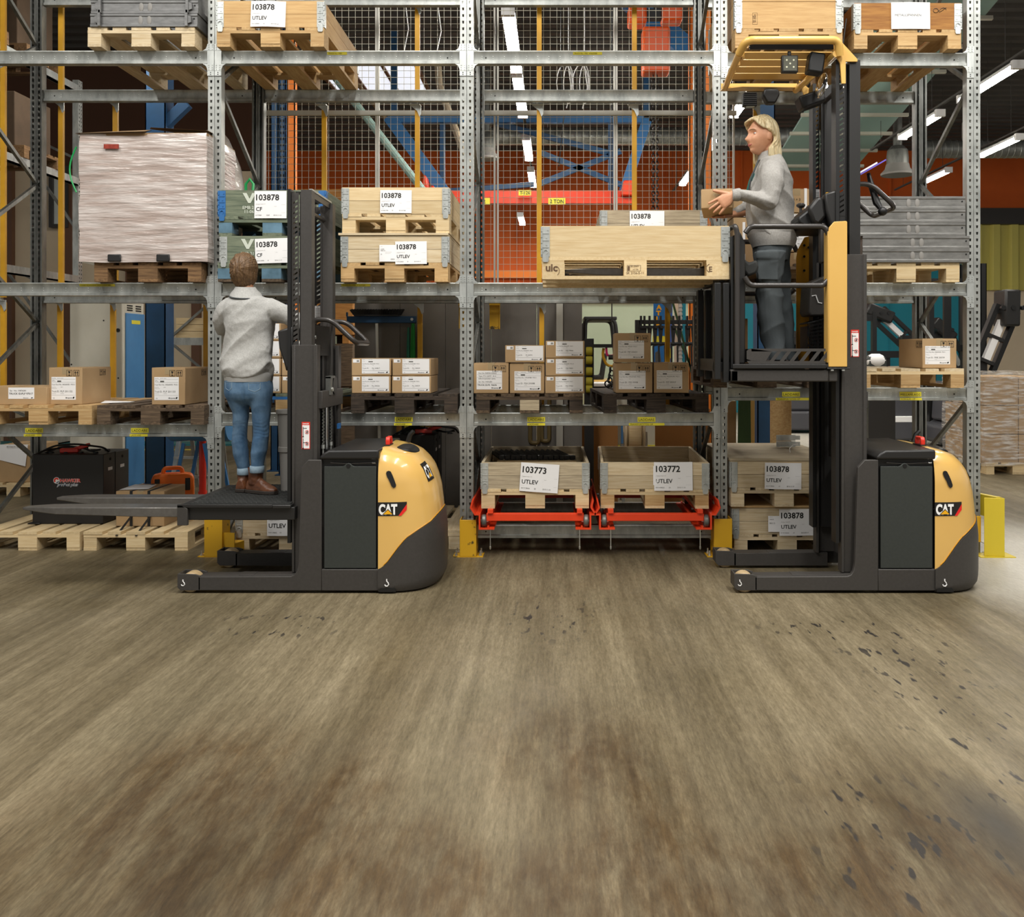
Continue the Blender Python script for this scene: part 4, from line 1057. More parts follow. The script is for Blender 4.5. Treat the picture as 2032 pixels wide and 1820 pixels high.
    for y0 in ((.145, .56) if not raised else (.245, .66)):
        zt = zf-.047 if not raised else 2.075
        xe = 0 if not raised else -.06
        def ring(x, top, bot, a, c): return [(x, y0+a, bot), (x, y0+c, bot), (x, y0+c, top), (x, y0+a, top)]
        fk = MB().loft([ring(-1.085, zt-.005, zt-.022, .045, .115), ring(-.93, zt, zt-.036, .008, .152), ring(-.85, zt, zt-.044, 0, .16), ring(-.3, zt, zt-.060, 0, .16), ring(xe, zt, zt-.062, 0, .16)])
        fk.build('fork', 'fork_steel', R, bevel=.004)
    # console and grab bars
    zc = dz
    MB().prism([(.60, 1.66+zc), (.70, 1.69+zc), (.70, 1.47+zc), (.655, 1.40+zc), (.64, 1.46+zc), (.61, 1.55+zc)], 'y', .10, .17).build('console_arm', 'truck_dark', R, bevel=.012)
    MB().prism([(.612, 1.655+zc), (.70, 1.685+zc), (.70, 1.60+zc), (.63, 1.61+zc)], 'y', .18, .62).build('control_console', 'truck_black', R, bevel=.01)
    MB().lathe([(.001, 0), (.018, 0), (.012, .01), (.001, .012)], (.66, .24, 1.68+zc), 'z', 12).build('control_knob', 'yellow_paint', R)
    n = fillet([(.80, .185, 1.66+zc), (.81, .185, 1.736+zc), (.925, .185, 1.736+zc), (1.085, .185, 1.585+zc), (1.085, .62, 1.585+zc), (.925, .62, 1.736+zc), (.81, .62, 1.736+zc), (.80, .62, 1.66+zc)], .06, 6)
    MB().tube(n, .0165, 12).build('grab_bar', 'tube_dark', R)
    MB().box(.80, .17, 1.50+zc, .815, .63, 1.70+zc).build('cab_bracket', 'truck_black', R)
    for a in (1.62, 1.565): MB().cyl((.816, .19, a+zc), (.826, .19, a+zc), .012, 6).build('bracket_bolt', 'bolt', R)
    if not raised:
        MB().lathe([(.052, 0), (.062, .26), (.062, .262), (.070, .27), (.070, .30), (.066, .305), (.074, .53), (.083, .535), (.083, .56), (.03, .565)], (.53, .60, zf), 'z', 20).build('storage_bin', 'bin_grey', R)
        return
    # ---- raised cab: posts, rails, kick plate, overhead guard
    r_ = lambda px, Y=TY: X(px, Y)-X(1457, TY)
    MB().box(-.01, -.006, 1.42, .58, .01, 1.447).box(0, .0, 1.425, .715, .90, 1.445).box(.585, -.004, 1.415, .73, .03, 1.425).build('platform', 'truck_dark', R, bevel=.003)
    MB().box(-.02, .01, 1.336, .60, .09, 1.414).box(.60, .02, 1.336, .66, .09, 1.42).box(.0, .8, 1.336, .66, .88, 1.414).box(-.02, .01, 1.336, .03, .88, 1.41).build('platform_frame', 'truck_grey', R, bevel=.008)
    for a in (.62, .69): MB().cyl((a, .01, 1.405), (a, .01, 1.415), .012, 8).build('frame_bolt', 'bolt', R)
    kp = MB(); za, zb2 = 1.449, 1.546; xa, xb = r_(1483), r_(1640)
    kp.prism([(xa, za+.02), (xa+.015, za), (xb, za), (xb, za+.018), (xa+.04, za+.018), (xa, za+.03)], 'y', .02, .026); kp.box(xa+.03, .02, zb2-.018, xb, .026, zb2)
    kp.prism([(xa, za+.02), (xa+.12, za+.018), (xa+.16, zb2-.018), (xa+.02, zb2), (xa, zb2-.015)], 'y', .02, .026)
    for i in range(6):
        xx = xa+.145+i*.063; kp.prism([(xx, za+.016), (xx+.026, za+.016), (xx+.026+.05, zb2-.016), (xx+.05, zb2-.016)], 'y', .0205, .0255)
    kp.build('kick_plate', 'truck_grey', R, smooth=0)
    MB().box(xa, .86, za, .6, .87, zb2).build('kick_plate', 'truck_grey', R)
    p0, p1 = r_(1644), r_(1681); zt = z_(440)
    MB().prism([(p0, z_(728)), (p1, z_(728)), (p1, zt+.0), (p1-.01, zt+.004), (p0+.035, zt), (p0+.004, zt-.035), (p0, zt-.06)], 'y', -.004, .008).box(p1-.012, .008, z_(728), p1, .09, zt-.01).box(p0-.004, .0, z_(720), p0+.004, .09, zt-.06).build('side_post', 'truck_yellow_flat', R, bevel=.003)
    p0, p1 = r_(1580, 6.74), r_(1619, 6.74)
    so = MB().prism([(p0, 1.45), (p1, 1.45), (p1, 2.35), (p1-.03, 2.36), (p0+.06, 2.35), (p0+.01, 2.26), (p0, 2.2)], 'y', .82, .83).build('side_post', 'truck_ochre', R)
    for a, c in ((1596, 487), (1605, 491), (1596, 509), (1596, 537)): MB().cyl((r_(a, 6.73), .814, Z(c, 6.73)), (r_(a, 6.73), .822, Z(c, 6.73)), .009, 10).build('rivet', 'truck_black', so)
    for pts in (((1481, 461), (1491, 448), (1640, 448), (1650, 470)), ((1479, 549), (1490, 566), (1636, 566), (1645, 556))):
        MB().tube(fillet([(r_(a), .03, z_(c)) for a, c in pts], .06, 5), .0175, 12).build('guard_rail', 'tube_dark', R)
        MB().tube(fillet([(r_(a), .86, z_(c)) for a, c in pts], .06, 5), .0175, 12).build('guard_rail', 'tube_dark', R)
    # auxiliary mast carrying the forks
    for y0 in (.05, .75):
        ax = MB().box(-.115, y0, 1.35, -.075, y0+.09, 1.965).box(-.06, y0, 1.33, -.022, y0+.09, 1.965).box(-.012, y0, 1.42, .006, y0+.08, 2.26).box(-.115, y0+.03, 1.40, .006, y0+.06, 1.46); ax.build('auxiliary_mast', 'truck_black', R, bevel=.003)
    MB().box(-.105, .14, 1.40, -.03, .75, 1.48).box(-.105, .14, 2.05, -.03, .75, 2.15).build('mast_tie', 'truck_dark', R)
    MB().box(-.065, .18, 1.98, -.058+.03, .86, 2.29).build('fork_backrest', 'truck_black', R)
    for y0 in (.06,):
        ro = MB().prism([(.035, 1.45), (.082, 1.45), (.082, 2.22), (.05, 2.29), (.035, 2.29)], 'y', y0, y0+.7).build('back_panel', 'truck_dark', R, bevel=.008)
    MB().tube(fillet([(.024, .03, 1.43), (.024, .03, 2.28), (.012, .03, 2.325), (-.005, .2, 2.325), (-.005, .6, 2.325)], .05, 5), .017, 12).build('corner_tube', 'tube_dark', R)
    MB().prism([(.082, 2.13), (.12, 2.10), (.17, 2.12), (.185, 2.07), (.165, 2.03), (.11, 2.01), (.082, 2.05)], 'y', .12, .62).build('back_pad', 'rubber', R, bevel=.015)
    # console side
    MB().prism([(.45, 2.40), (.60, 2.52), (.705, 2.56), (.705, 2.33), (.52, 2.33), (.455, 2.36)], 'y', .18, .62).build('control_desk', 'truck_black', R, bevel=.015)
    MB().prism([(.50, 2.45), (.56, 2.53), (.60, 2.52), (.62, 2.40), (.57, 2.34), (.53, 2.36)], 'y', .12, .18).build('desk_cheek', 'truck_dark', R, bevel=.02)
    MB().lathe([(.010, 0), (.010, .03), (.028, .042), (.03, .052), (.02, .062), (.001, .064)], (.485, .25, 2.44), 'z', 14).build('joystick', 'tube_dark', R)
    MB().box(.585, .14, 2.10, .62, .20, 2.36).build('desk_post', 'tube_dark', R, bevel=.01)
    sb = MB().prism([(r_(1602, 6.4), 1.80), (r_(1606, 6.4), 2.0), (.72, 2.05), (.72, 1.77), (r_(1606, 6.4), 1.77)], 'y', .45, .7).build('storage_box', 'truck_grey', R, bevel=.012)
    MB().tube([(r_(1612, 6.35), .447, 1.905), (r_(1620, 6.35), .447, 1.91), (r_(1625, 6.35), .447, 1.86), (r_(1632, 6.35), .447, 1.855)], .004, 6).build('emblem', 'paper', sb)
    xb0, xb1 = r_(1600, 6.4), .70; bk = MB(); i = 0
    bk.tube([(xb0, .45, 1.72), (xb1, .45, 1.75), (xb1, .65, 1.75), (xb0, .65, 1.72)], .005, 6, closed=True)
    for q in range(16):
        t = q/15; xx = xb0+(xb1-xb0)*t; z1 = 1.72+.03*t
        bk.bar((xx, .45, 1.55), (xb0+(xb1-xb0)*min(1, t+.25), .45, 1.72+.03*min(1, t+.25)), .003, .003); bk.bar((xx, .45, 1.55), (xb0+(xb1-xb0)*max(0, t-.25), .45, 1.72+.03*max(0, t-.25)), .003, .003)
    bk.box(xb0, .45, 1.53, xb1, .65, 1.55).box(xb0, .46, 1.55, xb0+.004, .65, 1.70)
    tag(bk.build('net_basket', 'truck_black', R, smooth=0), kind='stuff')
    # overhead guard
    zg = 3.50; g = MB(); rx0, rx1 = .06, .665
    MB().tube(fillet([(rx0-.01, .10, zg-.06), (rx0+.02, .02, zg), (rx1, .02, zg), (rx1+.015, .05, zg-.09)], .07, 7), .026, 14).build('guard_tube', 'truck_yellow_flat', R)
    MB().tube([(rx0-.01, .10, zg-.06), (rx0+.035, .86, zg-.07)], .022, 12).build('guard_tube', 'truck_yellow_flat', R)
    for i in range(4):
        yy = .17+i*.15; MB().obox(((rx0+rx1)/2+.015, yy, zg-.05), (rx1-rx0-.03, .100, .008), Matrix.Rotation(-.12, 3, 'X')).box(rx0+.02, yy-.03, zg-.075, rx0+.034, yy+.04, zg-.035).build('guard_slat', 'truck_yellow_flat', R)
    MB().prism([(rx0+.01, .82), (rx0+.005, .88), (.62, .88), (.62, .78), (.2, .76)], 'z', zg-.085, zg-.075).box(rx0+.01, .872, zg-.085, .62, .88, zg-.03).build('guard_plate', 'truck_yellow_flat', R)
    MB().tube([(.655, .04, zg-.08), (.60, .84, zg-.09)], .022, 12).build('guard_tube', 'truck_yellow_flat', R)
    MB().box(rx0+.05, .06, zg-.045, rx1-.02, .075, zg-.0).build('light_strip', 'truck_black', R)
    gs = [(.625, zg-.02), (.685, zg+.02), (.80, zg-.105), (.80, zg-.12), (.725, zg-.12), (.725, zg-.26), (.70, zg-.26), (.69, zg-.13)]
    MB().prism(gs, 'y', .07, .085).build('guard_bracket', 'truck_yellow_flat', R)
    go = MB().prism([(.60, zg-.05), (.66, zg-.10), (.80, zg-.18), (.80, zg-.40), (.69, zg-.40), (.69, zg-.28), (.62, zg-.12)], 'y', .73, .745).build('guard_bracket', 'truck_yellow_flat', R)
    for c in (.30, .335, .365, .39): MB().cyl((.77, .722, zg-c), (.77, .73, zg-c), .011, 6).build('bracket_bolt', 'bolt', go)
    def led(x, y, z, tilt=0):
        q = empty_part('work_light', R, (x, y, z))
        MB().box(-.052, -.02, -.055, .052, .02, .055).box(-.012, -.006, .055, .012, .006, .085).build('housing', 'truck_black', q, bevel=.006)
        f = MB().box(-.042, -.0225, -.045, .042, -.02, .045).mat(1)
        for a in (-1, 1):
            for c in (-1, 1): f.lathe([(.0005, -.001), (.006, -.001), (.006, 0), (.0005, 0)], (a*.022, -.0225, c*.022), 'y', 10)
        f.lathe([(.0005, -.001), (.006, -.001), (.006, 0), (.0005, 0)], (0, -.0225, 0), 'y', 10)
        f.build('lens', ['lens', 'led'], q)
    led(.365, .07, zg-.14)
    q = empty_part('work_light', R, (.26, .80, zg-.17)); MB().box(-.05, -.03, -.05, .05, .03, .045).build('housing', 'truck_black', q, bevel=.006)
    fin = MB(); 
    for a in range(7): fin.box(-.045, -.036, -.045+a*.014, .045, -.03, -.039+a*.014)
    fin.build('cooling_fins', 'truck_dark', q)
    MB().box(-.03, -.033, -.058, .03, .0, -.05).build('lens', 'lens', q)
    MB().prism([(.36, zg-.10), (.46, zg-.10), (.47, zg-.14), (.44, zg-.2), (.38, zg-.2), (.35, zg-.14)], 'y', .76, .84).build('cab_fan', 'truck_black', R, bevel=.01)
    MB().obox((.545, .13, zg-.12), (.10, .10, .13), Matrix.Rotation(.15, 3, 'Y')).build('camera_box', 'truck_black', R, bevel=.012)
    MB().obox((.60, .45, zg-.27), (.17, .14, .09), Matrix.Rotation(-.35, 3, 'Y')).build('radio_box', 'truck_black', R, bevel=.015)
    mo = MB().sphere((0, 0, 0), .085, 12, (.35, .9, 1)).build('dome_mirror', 'chrome', R, loc=(.635, .3, zg-.21)); mo.rotation_euler = (0, .25, 0)
    MB().sphere((.675, .34, zg-.20), .014, 8).build('pilot_lamp', 'lamp_glow', R)
    MB().tube([(.74, .2, zg-.09), (.75, .2, zg+.05), (.77, .2, zg+.2)], .004, 6).tube([(.78, .1, zg-.11), (.72, .15, zg-.02), (.70, .18, zg-.01)], .004, 6).build('cable', 'truck_black', R)
    # clipboard on a ball mount
    cl = MB().obox((0, 0, 0), (.19, .22, .008), None).mat(1).obox((-.02, 0, .012), (.13, .18, .010), None).build('clipboard', ['clip_violet', 'paper'], R, loc=(.925, .25, 2.72)); cl.rotation_euler = (0, -.52, 0)
    MB().tube([(.93, .25, 2.70), (.945, .24, 2.62), (.97, .21, 2.50), (1.0, .185, 2.44)], [.012, .02, .024, .012], 10).sphere((1.0, .185, 2.44), .03, 8).build('clipboard_mount', 'truck_black', R)
M('fork_steel', '#75726e', .32, .5, '#676460', vs=30)
M('bin_grey', '#8b8883', .6)
M('clip_violet', '#6b5fc4', .3)
def empty_part(name, parent, loc):
    o = bpy.data.objects.new(name, None); COL.objects.link(o); o.parent = parent; o.location = loc; o.empty_display_size = .05; return o
t1 = empty('order_picker', (X(352, TY), TY, 0), 'yellow and grey order picker with its platform low and forks empty', 'forklift', 'order pickers in front of the rack')
order_picker(t1, 1.57, 2.569, 0, False)
t2 = empty('order_picker', (X(1457, TY), TY, 0), 'yellow and grey order picker with its cab raised and a loaded pallet', 'forklift', 'order pickers in front of the rack')
order_picker(t2, 2.15, 3.40, .882, True)
# load on the raised forks: pallet seen along its long side, plank collar
lp = pallet(X(1074.8, 6.0), 6.8, 1.99, dict(deck='fresh_x', string='fresh_y', block='fresh_x', low='fresh_x'), 'raised pallet with burnt stamps carried on the forks', rz=-PI/2, worn=9)
lp.location = (X(1074.8, 6.0), 6.4, 1.99); lp.rotation_euler = (0, 0, -PI/2)
lc = collar(X(1074.8, 6.0)+.6, 6.0, 2.1345, 'fresh', 'raised plank crate with knots carried on the forks', w=1.2, d=.8, boards=1)
ps = MB()
fx = X(1074.8, 6.0)
def lpx(px, py): return (X(px, 6.0)-fx, Z(py, 6.0))
def put(txt, px, py, w, **kk): x, z = lpx(px, py); ps.text(txt, (x, -.0, z-1.99), width=w, **kk)
put('uic', 1083, 538, .075, bold=.03); ps.tube([Vector((lpx(1104, 540)[0]+.02*math.cos(a), 0, .1+.028*math.sin(a)-.045)) for a in (-1.2, -.6, 0, .6, 1.2)], .0015, 5)
put('SE-2069', 1251, 530, .052); put('HT DB', 1256, 536, .034); put('SK 2156-5-11', 1243, 544, .11)
x, z = lpx(1244, 538); z -= 1.99
ps.box(x, -.0005, z, x+.088, 0, z+.0015).box(x, -.0005, z+.036, x+.088, 0, z+.0375).box(x, -.0005, z, x+.0015, 0, z+.037).box(x+.0865, -.0005, z, x+.088, 0, z+.037).box(x+.005, -.0005, z+.005, x+.018, 0, z+.032)
put('E', 1407, 539, .02, bold=.02); x, z = lpx(1412, 532); ps.tube([Vector((x+.034*math.cos(a), 0, z-1.99+.028*math.sin(a))) for a in (2.0, 2.4, 2.8, 3.14, 3.5, 3.9, 4.3)], .0015, 5)
bs = part('burnt_stamp', ps.mesh('burnt_stamp', 'burnt', norm=False), lp); bs.rotation_euler = (0, 0, PI/2); bs.location = (.4015, 0, 0)
MB
# ================================================================ STEEL COLLARS, BATTERY, WRAPPED GOODS
M('steel_grey', '#8b8a86', .45, .5, '#6e6d6a', vs=10, st=(1, 1, 3))
M('steel_dim', '#7f7f7e', .5, .5, '#646463', vs=10, st=(1, 1, 3))
M('battery_black', '#1d1c1c', .45, .05)
M('hawker_red', '#e2311f', .4)
M('film', '#cdc3bd', .2, 0, '#ae9d94', vs=3, st=(1, 1, 7), bump=1.0, bs=5, bst=(1.0, 1.0, 9), coat=.6, ramp=(.40, .62), detail=9)
M('film_white', '#d9d4cc', .22, 0, '#b9aca0', vs=3, st=(2, 2, 4), bump=.5, bs=6, bst=(2, 2, 9), coat=.5, detail=8)
M('film_tan', '#c9ab8b', .25, 0, '#e6ddd4', vs=4, st=(1, 1, 6), bump=.4, bs=6, bst=(1.5, 1.5, 9), coat=.4, ramp=(.42, .6), detail=7)
M('strap_green', '#1f9a52', .4)
M('strap_black', '#1b1b1b', .5)
def steel_collar(x, y, z, label, group, mt='steel_grey', corner=True):
    t = empty('steel_collar', (x, y, z), label, 'steel frame', group); h = .098
    pr = [(0, 0), (0, .018), (.005, .022), (.005, .076), (0, .080), (0, h), (.03, h), (.03, 0)]
    fb = MB().prism([(a, c) for a, c in pr], 'x', -.40, .40)
    f = fb.build('front_rail', mt, t, bevel=.002)
    for xx in (-.025, .04):
        MB().lathe([(.001, -.002), (.014, -.002), (.017, 0), (.017, .004), (.001, .004)], (0, 0, 0), 'y', 16).xf(Matrix.Translation((xx, .003, .049)) @ Matrix.Diagonal((1, 1, 2.0, 1))).build('grip_hole', 'bin_grey', f)
    MB().cyl((.375, .002, .06), (.375, .006, .06), .006, 10).build('pin_hole', 'black_gap', f)
    MB().box(-.40, 1.17, 0, .40, 1.2, h).build('rear_rail', mt, t); MB().box(-.40, .03, 0, -.375, 1.17, h).build('side_rail', mt, t); MB().box(.375, .03, 0, .40, 1.17, h).build('side_rail', mt, t)
    if corner:
        for s in (-1, 1):
            MB().prism([(s*.315, 0), (s*.335, 0), (s*.335, h+.02), (s*.315, h+.02)], 'y', -.022, 0).prism([(s*.335, .02), (s*.36, .03), (s*.36, .07), (s*.335, .08)], 'y', -.016, 0).build('stacking_bracket', mt, t)
    return t
NM = ['bottom', 'second', 'middle', 'fourth', 'top']
pallet(X(1797, 7.03), 7.02, 2.05, 'fresh', 'fresh pallet under the stack of grey steel frames')
for i in range(5): steel_collar(X(1810 if i > 1 else 1818, 7.0), 7.0, 2.196+i*.0985, NM[i]+' grey steel frame of the stack beside the raised grab bar', 'steel frames on the third level', corner=False)
for i in range(4): steel_collar(X(286, 7.0)+.006*(i % 2), 6.99, 3.952+i*.0985, ('lowest', 'second', 'third', 'topmost')[i]+' dark steel frame stacked on the whitish pallet', 'steel frames on the top level', 'steel_dim')
# cartons behind the woman in the cab
pallet(X(1545, 7.1), 7.08, 2.05, 'dark', 'dark pallet behind the woman in the raised cab')
zc = 2.1945
for i, (h0, h1, lab, kd, lb) in enumerate(((502, 543, None, 'brown carton under the labelled cartons behind the yellow far post', 'big'), (463, 500, ('042660/SE  POS.2', 'PLL 200733'), 'lower labelled carton behind the cab console', 'flat'), (424, 461, ('042660/SE  POS.1', 'PLL 200734'), 'upper labelled carton behind the cab console', 'flat'), (375, 422, None, 'plain carton with a white strap and the print PCS', 'big'))):
    o = carton(1545, 1618, h0, h1, 7.12, .5, kd, lb, lab, tone='card' if i else 'card_dark', mk=False)
    if i == 3:
        w = X(1618, 7.12)-X(1545, 7.12); MB().box(w/2-.085, -.004, 0, w/2-.065, .0, .18).box(w/2-.085, -.004, .180, w/2-.065, .5, .184).build('strap', 'paper', o)
        MB().text('PCS', (.02, -.004, .04), size=.016, bold=.03).text('3 × 3', (-.03, -.004, .09), size=.02).build('print', 'ink', o, norm=False, smooth=0)
for i, (h0, h1, kd) in enumerate(((482, 543, 'lowest plain carton behind the woman, near the corner tube'), (432, 480, 'middle plain carton behind the woman, near the corner tube'), (376, 430, 'top strapped carton behind the forearm of the woman'))):
    o = carton(1456, 1543, h0, h1, 7.14, .5, kd, 'big', None, tone='card_dark' if i == 0 else 'card', mk=False)
    MB().box(-.10, -.004, 0, -.08, 0, .15).build('strap', 'paper', o)
# ---- battery box on the floor pallet
def battery(x0, x1, Y, d, z0, z1, label, logo):
    xa, xb = X(x0, Y), X(x1, Y); w = xb-xa; t = empty('traction_battery', (xa, Y, z0), label, 'battery'); h = z1-z0
    MB().box(0, 0, 0, w, d, h).box(-.03, -.02, 0, .07, .3, .012).build('case', 'battery_black', t, bevel=.006)
    MB().box(w*.985-.004, .2, 0, w+.002, .206, h).build('case_seam', 'black_gap', t)
    for yy, zz in ((.12, .06), (.33, .055)):
        MB().cyl((w, yy, h-.05), (w+.003, yy, h-.05), .012, 12).build('lifting_hole', 'black_gap', t)
        MB().box(w, yy-.04, h-.14, w+.0025, yy+.03, h-.115).build('type_plate', 'paper', t)
    for i in range(4):
        for j in range(2): MB().lathe([(.001, .01), (.02, .01), (.02, 0), (.03, 0)], (.1+i*.12, .1+j*.2, h), 'z', 12).build('cell_cap', 'strap_black', t)
    for pts in (((0.02, .05, h), (.12, .1, h+.06), (.3, .1, h+.075), (.5, .15, h+.04), (.52, .2, h+.0)), ((.05, .1, h), (.15, .2, h+.05), (.32, .2, h+.03), (.42, .1, h+.012), (.5, .1, h+.03)), ((-.01, .02, h-.02), (.05, .05, h+.02), (.1, .2, h+.03), (.3, .3, h+.02))):
        MB().tube(fillet(pts, .1, 5), .008, 8).build('battery_cable', 'strap_black', t)
    MB().obox((.24, .12, h+.02), (.14, .06, .035), Matrix.Rotation(.2, 3, 'Z')).obox((.33, .14, h+.045), (.12, .05, .03), Matrix.Rotation(-.3, 3, 'Y')).build('battery_plug', 'red', t, bevel=.006)
    if logo:
        q = MB(); y = -.002
        q.mat(1).text('HAWKER', (.225, y, h*.60), width=.165, bold=.055).mat(0).text('HAWKER', (.225, y-.0006, h*.60), width=.165, bold=.02)
        q.mat(1).text('perfect plus', (.20, y, h*.545), width=.165, shear=.3, bold=.05).mat(2).text('perfect plus', (.20, y-.0006, h*.545), width=.165, shear=.3, bold=.0)
        q.mat(1).lathe([(.0001, 0), (.026, 0), (.026, .0005), (.0001, .0005)], (.196, y, h*.60+.014), 'y', 20)
        q.mat(0).poly([(.196+.023*math.cos(a), y-.0008, h*.60+.014+.023*math.sin(a)) for a in (.5, 1.2, 1.9, 2.6, 3.3, 3.9)]).mat(2).poly([(.196+.022*math.cos(a), y-.0008, h*.60+.014+.022*math.sin(a)) for a in (4.3, 5.0, 5.6, 6.2)])
        q.mat(1).lathe([(.0001, 0), (.009, 0), (.009, .0005), (.0001, .0005)], (.196, y-.0012, h*.60+.014), 'y', 12)
        q.build('lettering', ['hawker_red', 'paper', 'blue_deep'], t, norm=False, smooth=0)
    return t
battery(64, 205, 7.52, .45, .1455, .705, 'black battery box with red and white lettering and cables on top', True)
battery(778, 862, 7.65, .5, .1455, .85, 'black battery box behind the yellow motor cover', False)
# strapped carton
o = carton(230, 326, 977, 1046, 7.42, .42, 'strapped carton on the pallet beside the battery box', 'big', None, z0=.1455, tone='card', mk=False)
w = X(326, 7.42)-X(230, 7.42); h = Z(977, 7.42)-Z(1046, 7.42)
for s in (-.07, .07): MB().box(s-.011, -.003, 0, s+.011, 0, h+.003).box(s-.011, 0, h+.002, s+.011, .42, h+.005).box(s-.011, .42, 0, s+.011, .423, h+.003).build('strap', 'strap_black', o)
for s in (-.045, .105): MB().bar((s-.02, -.005, h*.3), (s-.035, -.23, -.03), .018, .003).build('strap_tail', 'strap_black', o)
MB().add([(-.19, .05, h+.006), (.03, .08, h+.008), (.0, .3, h+.010), (-.16, .27, h+.02)], [(0, 1, 2, 3)]).build('delivery_note', 'paper', o)
MB().box(-.12, -.002, h*.62, .12, 0, h*.78).build('label', 'paper', o)
# tan carton on a pallet behind, orange case
pallet(X(32, 9.95), 9.9, 0, 'fresh', 'pallet on the floor at the foot of the rack frame, under a tan carton')
o = carton(-6, 66, 893, 966, 9.95, .5, 'tan carton with a loose sheet behind the battery box', 'big', None, z0=.1455, mk=False, tone='card')
MB().add([(-.18, -.004, .24), (.12, -.02, .17), (.14, -.006, .40), (-.16, -.004, .40)], [(0, 1, 2, 3)]).mat(1).text('40106696 SE', (-.08, -.02, .37), size=.018).build('paper_sheet', ['paper', 'ink_grey'], o, norm=False)
t = empty('tool_case', (X(343, 8.05), 8.05, .1455), 'orange plastic tool case standing behind the strapped carton', 'case', rz=.35); k = .36
prof = [(-.17, 0), (.17, 0), (.175, .02), (.17, k*.80), (.155, k*.92), (.10, k*.95), (-.10, k*.95), (-.155, k*.92), (-.17, k*.80), (-.175, .02)]
MB().prism(prof, 'y', -.07, .07).build('shell', 'case_orange', t, bevel=.02, seg=3)
MB().tube(fillet([(-.08, 0, k*.9), (-.07, 0, k*1.07), (.07, 0, k*1.07), (.08, 0, k*.9)], .04, 4), .018, 10).build('handle', 'case_orange', t)
for s in (-1, 1): MB().box(s*.12-.02, -.078, k*.55, s*.12+.02, -.06, k*.84).build('latch', 'truck_black', t, bevel=.004)
q = MB().box(-.10, -.0755, .05, -.055, -.06, .19).mat(1).text('ORANGE', (-.068, -.0765, .07), width=.1, ux=(0, 0, 1), uy=(-1, 0, 0)) if False else MB().box(-.10, -.0755, .05, -.055, -.06, .19)
q.build('nameplate', 'truck_black', t)
# ---- film wrapped goods
def wrapped(name, x0, x1, Y, d, z0, z1, mt, label, amp=.012, parent=None):
    w = x1-x0; b = MB(); r = random.Random(label); import mathutils
    nx, nz, ny = 26, 26, 12
    def disp(p): return mathutils.noise.noise_vector(Vector((p[0]*2.1+3, p[1]*2.1, p[2]*3.4)))*amp+mathutils.noise.noise_vector(Vector((p[0]*7, p[1]*7, p[2]*15)))*amp*.45
    def pt(x, y, z):
        p = Vector((x, y, z)); c = min(1, max(0, (z)/(z1-z0)))
        return p+disp((x+x0, y+Y, z+z0))
    per = [(w*i/nx, 0) for i in range(nx)]+[(w, d*i/ny) for i in range(ny)]+[(w-w*i/nx, d) for i in range(nx)]+[(0, d-d*i/ny) for i in range(ny)]
    rings = []
    for j in range(nz+1):
        z = (z1-z0)*j/nz; ins = .02*max(0, 1-(1-j/nz)*12)
        rings.append([pt(w/2+(x-w/2)*(1-ins), d/2+(y-d/2)*(1-ins), z) for x, y in per])
    b.loft(rings)
    o = b.build(name, mt, smooth=70, loc=(x0, Y, z0)); return tag(o, label, 'wrapped goods')
wx0, wx1 = X(157, 6.97), X(411, 6.97)
wb = wrapped('wrapped_box', wx0, wx1, 6.97, .62, 2.196, 3.15, 'film', 'tall box wrapped in crinkled clear film with its lid flaps open', .014)
ww = wx1-wx0
fl = MB().add([(-.03, -.01, .955), (ww*.52, -.02, .965), (ww*.48, .2, 1.03), (.05, .35, 1.0)], [(0, 1, 2, 3)]).add([(-.03, -.01, .949), (ww*.52, -.02, .959), (ww*.48, .2, 1.024), (.05, .35, .994)], [(0, 1, 2, 3)])
fl.add([(ww*.46, .2, 1.035), (ww*.56, .0, 1.0), (ww*1.0, .02, .98), (ww*.99, .4, 1.0)], [(0, 1, 2, 3)]).box(0.005, .01, .94, ww-.005, .61, .962)
fl.build('lid_flap', 'card_dark', wb)
M('patch_red', '#a3402f', .35, 0, '#7a2a1e', vs=40)
MB().box(.19, -.016, .838, .30, -.006, .872).build('warning_patch', 'patch_red', wb)
MB().tube([Vector((-.03-.05*math.sin(a), .02, .86-.34*a/PI)) for a in [PI*i/12 for i in range(13)]], .006, 6).build('strap_end', 'strap_green', wb)
for s in (.28, .66): MB().box(s*ww-.05, -.016, .0, s*ww+.05, -.002, .055).build('black_block', 'strap_black', wb, bevel=.01)
b = MB().sphere((0, 0, .60), .27, 18, (1, 1, 2.25)); import mathutils
b.v = [tuple(Vector(p)+mathutils.noise.noise_vector(Vector(p)*4)*.02) for p in b.v]
wr = tag(b.build('wrapped_bundle', 'film_white', smooth=70, loc=(-2.91, 7.90, 2.19)), 'round bundle in white film with a green strap behind the wrapped box', 'wrapped goods')
MB().tube([Vector((.205*1.0, -.238*math.sin(1.2)+.0-.0, 0))*0+Vector((.10+.125*math.sin(t), -.24+.07*math.sin(t), 1.05-.5*t/PI)) for t in [PI*i/14 for i in range(15)]], .008, 6).build('strap', 'strap_green', wr)
tag(MB().tube([Vector((0, 0, 0)), Vector((.0, 0, .1)), Vector((.03, 0, .14)), Vector((.06, 0, .1)), Vector((.05, 0, 0))], .012, 6).build('strap_loop', 'strap_green', loc=(X(492, 7.4), 7.35, 2.742)), 'green strap loop standing on the rear of the green crate', 'strap')
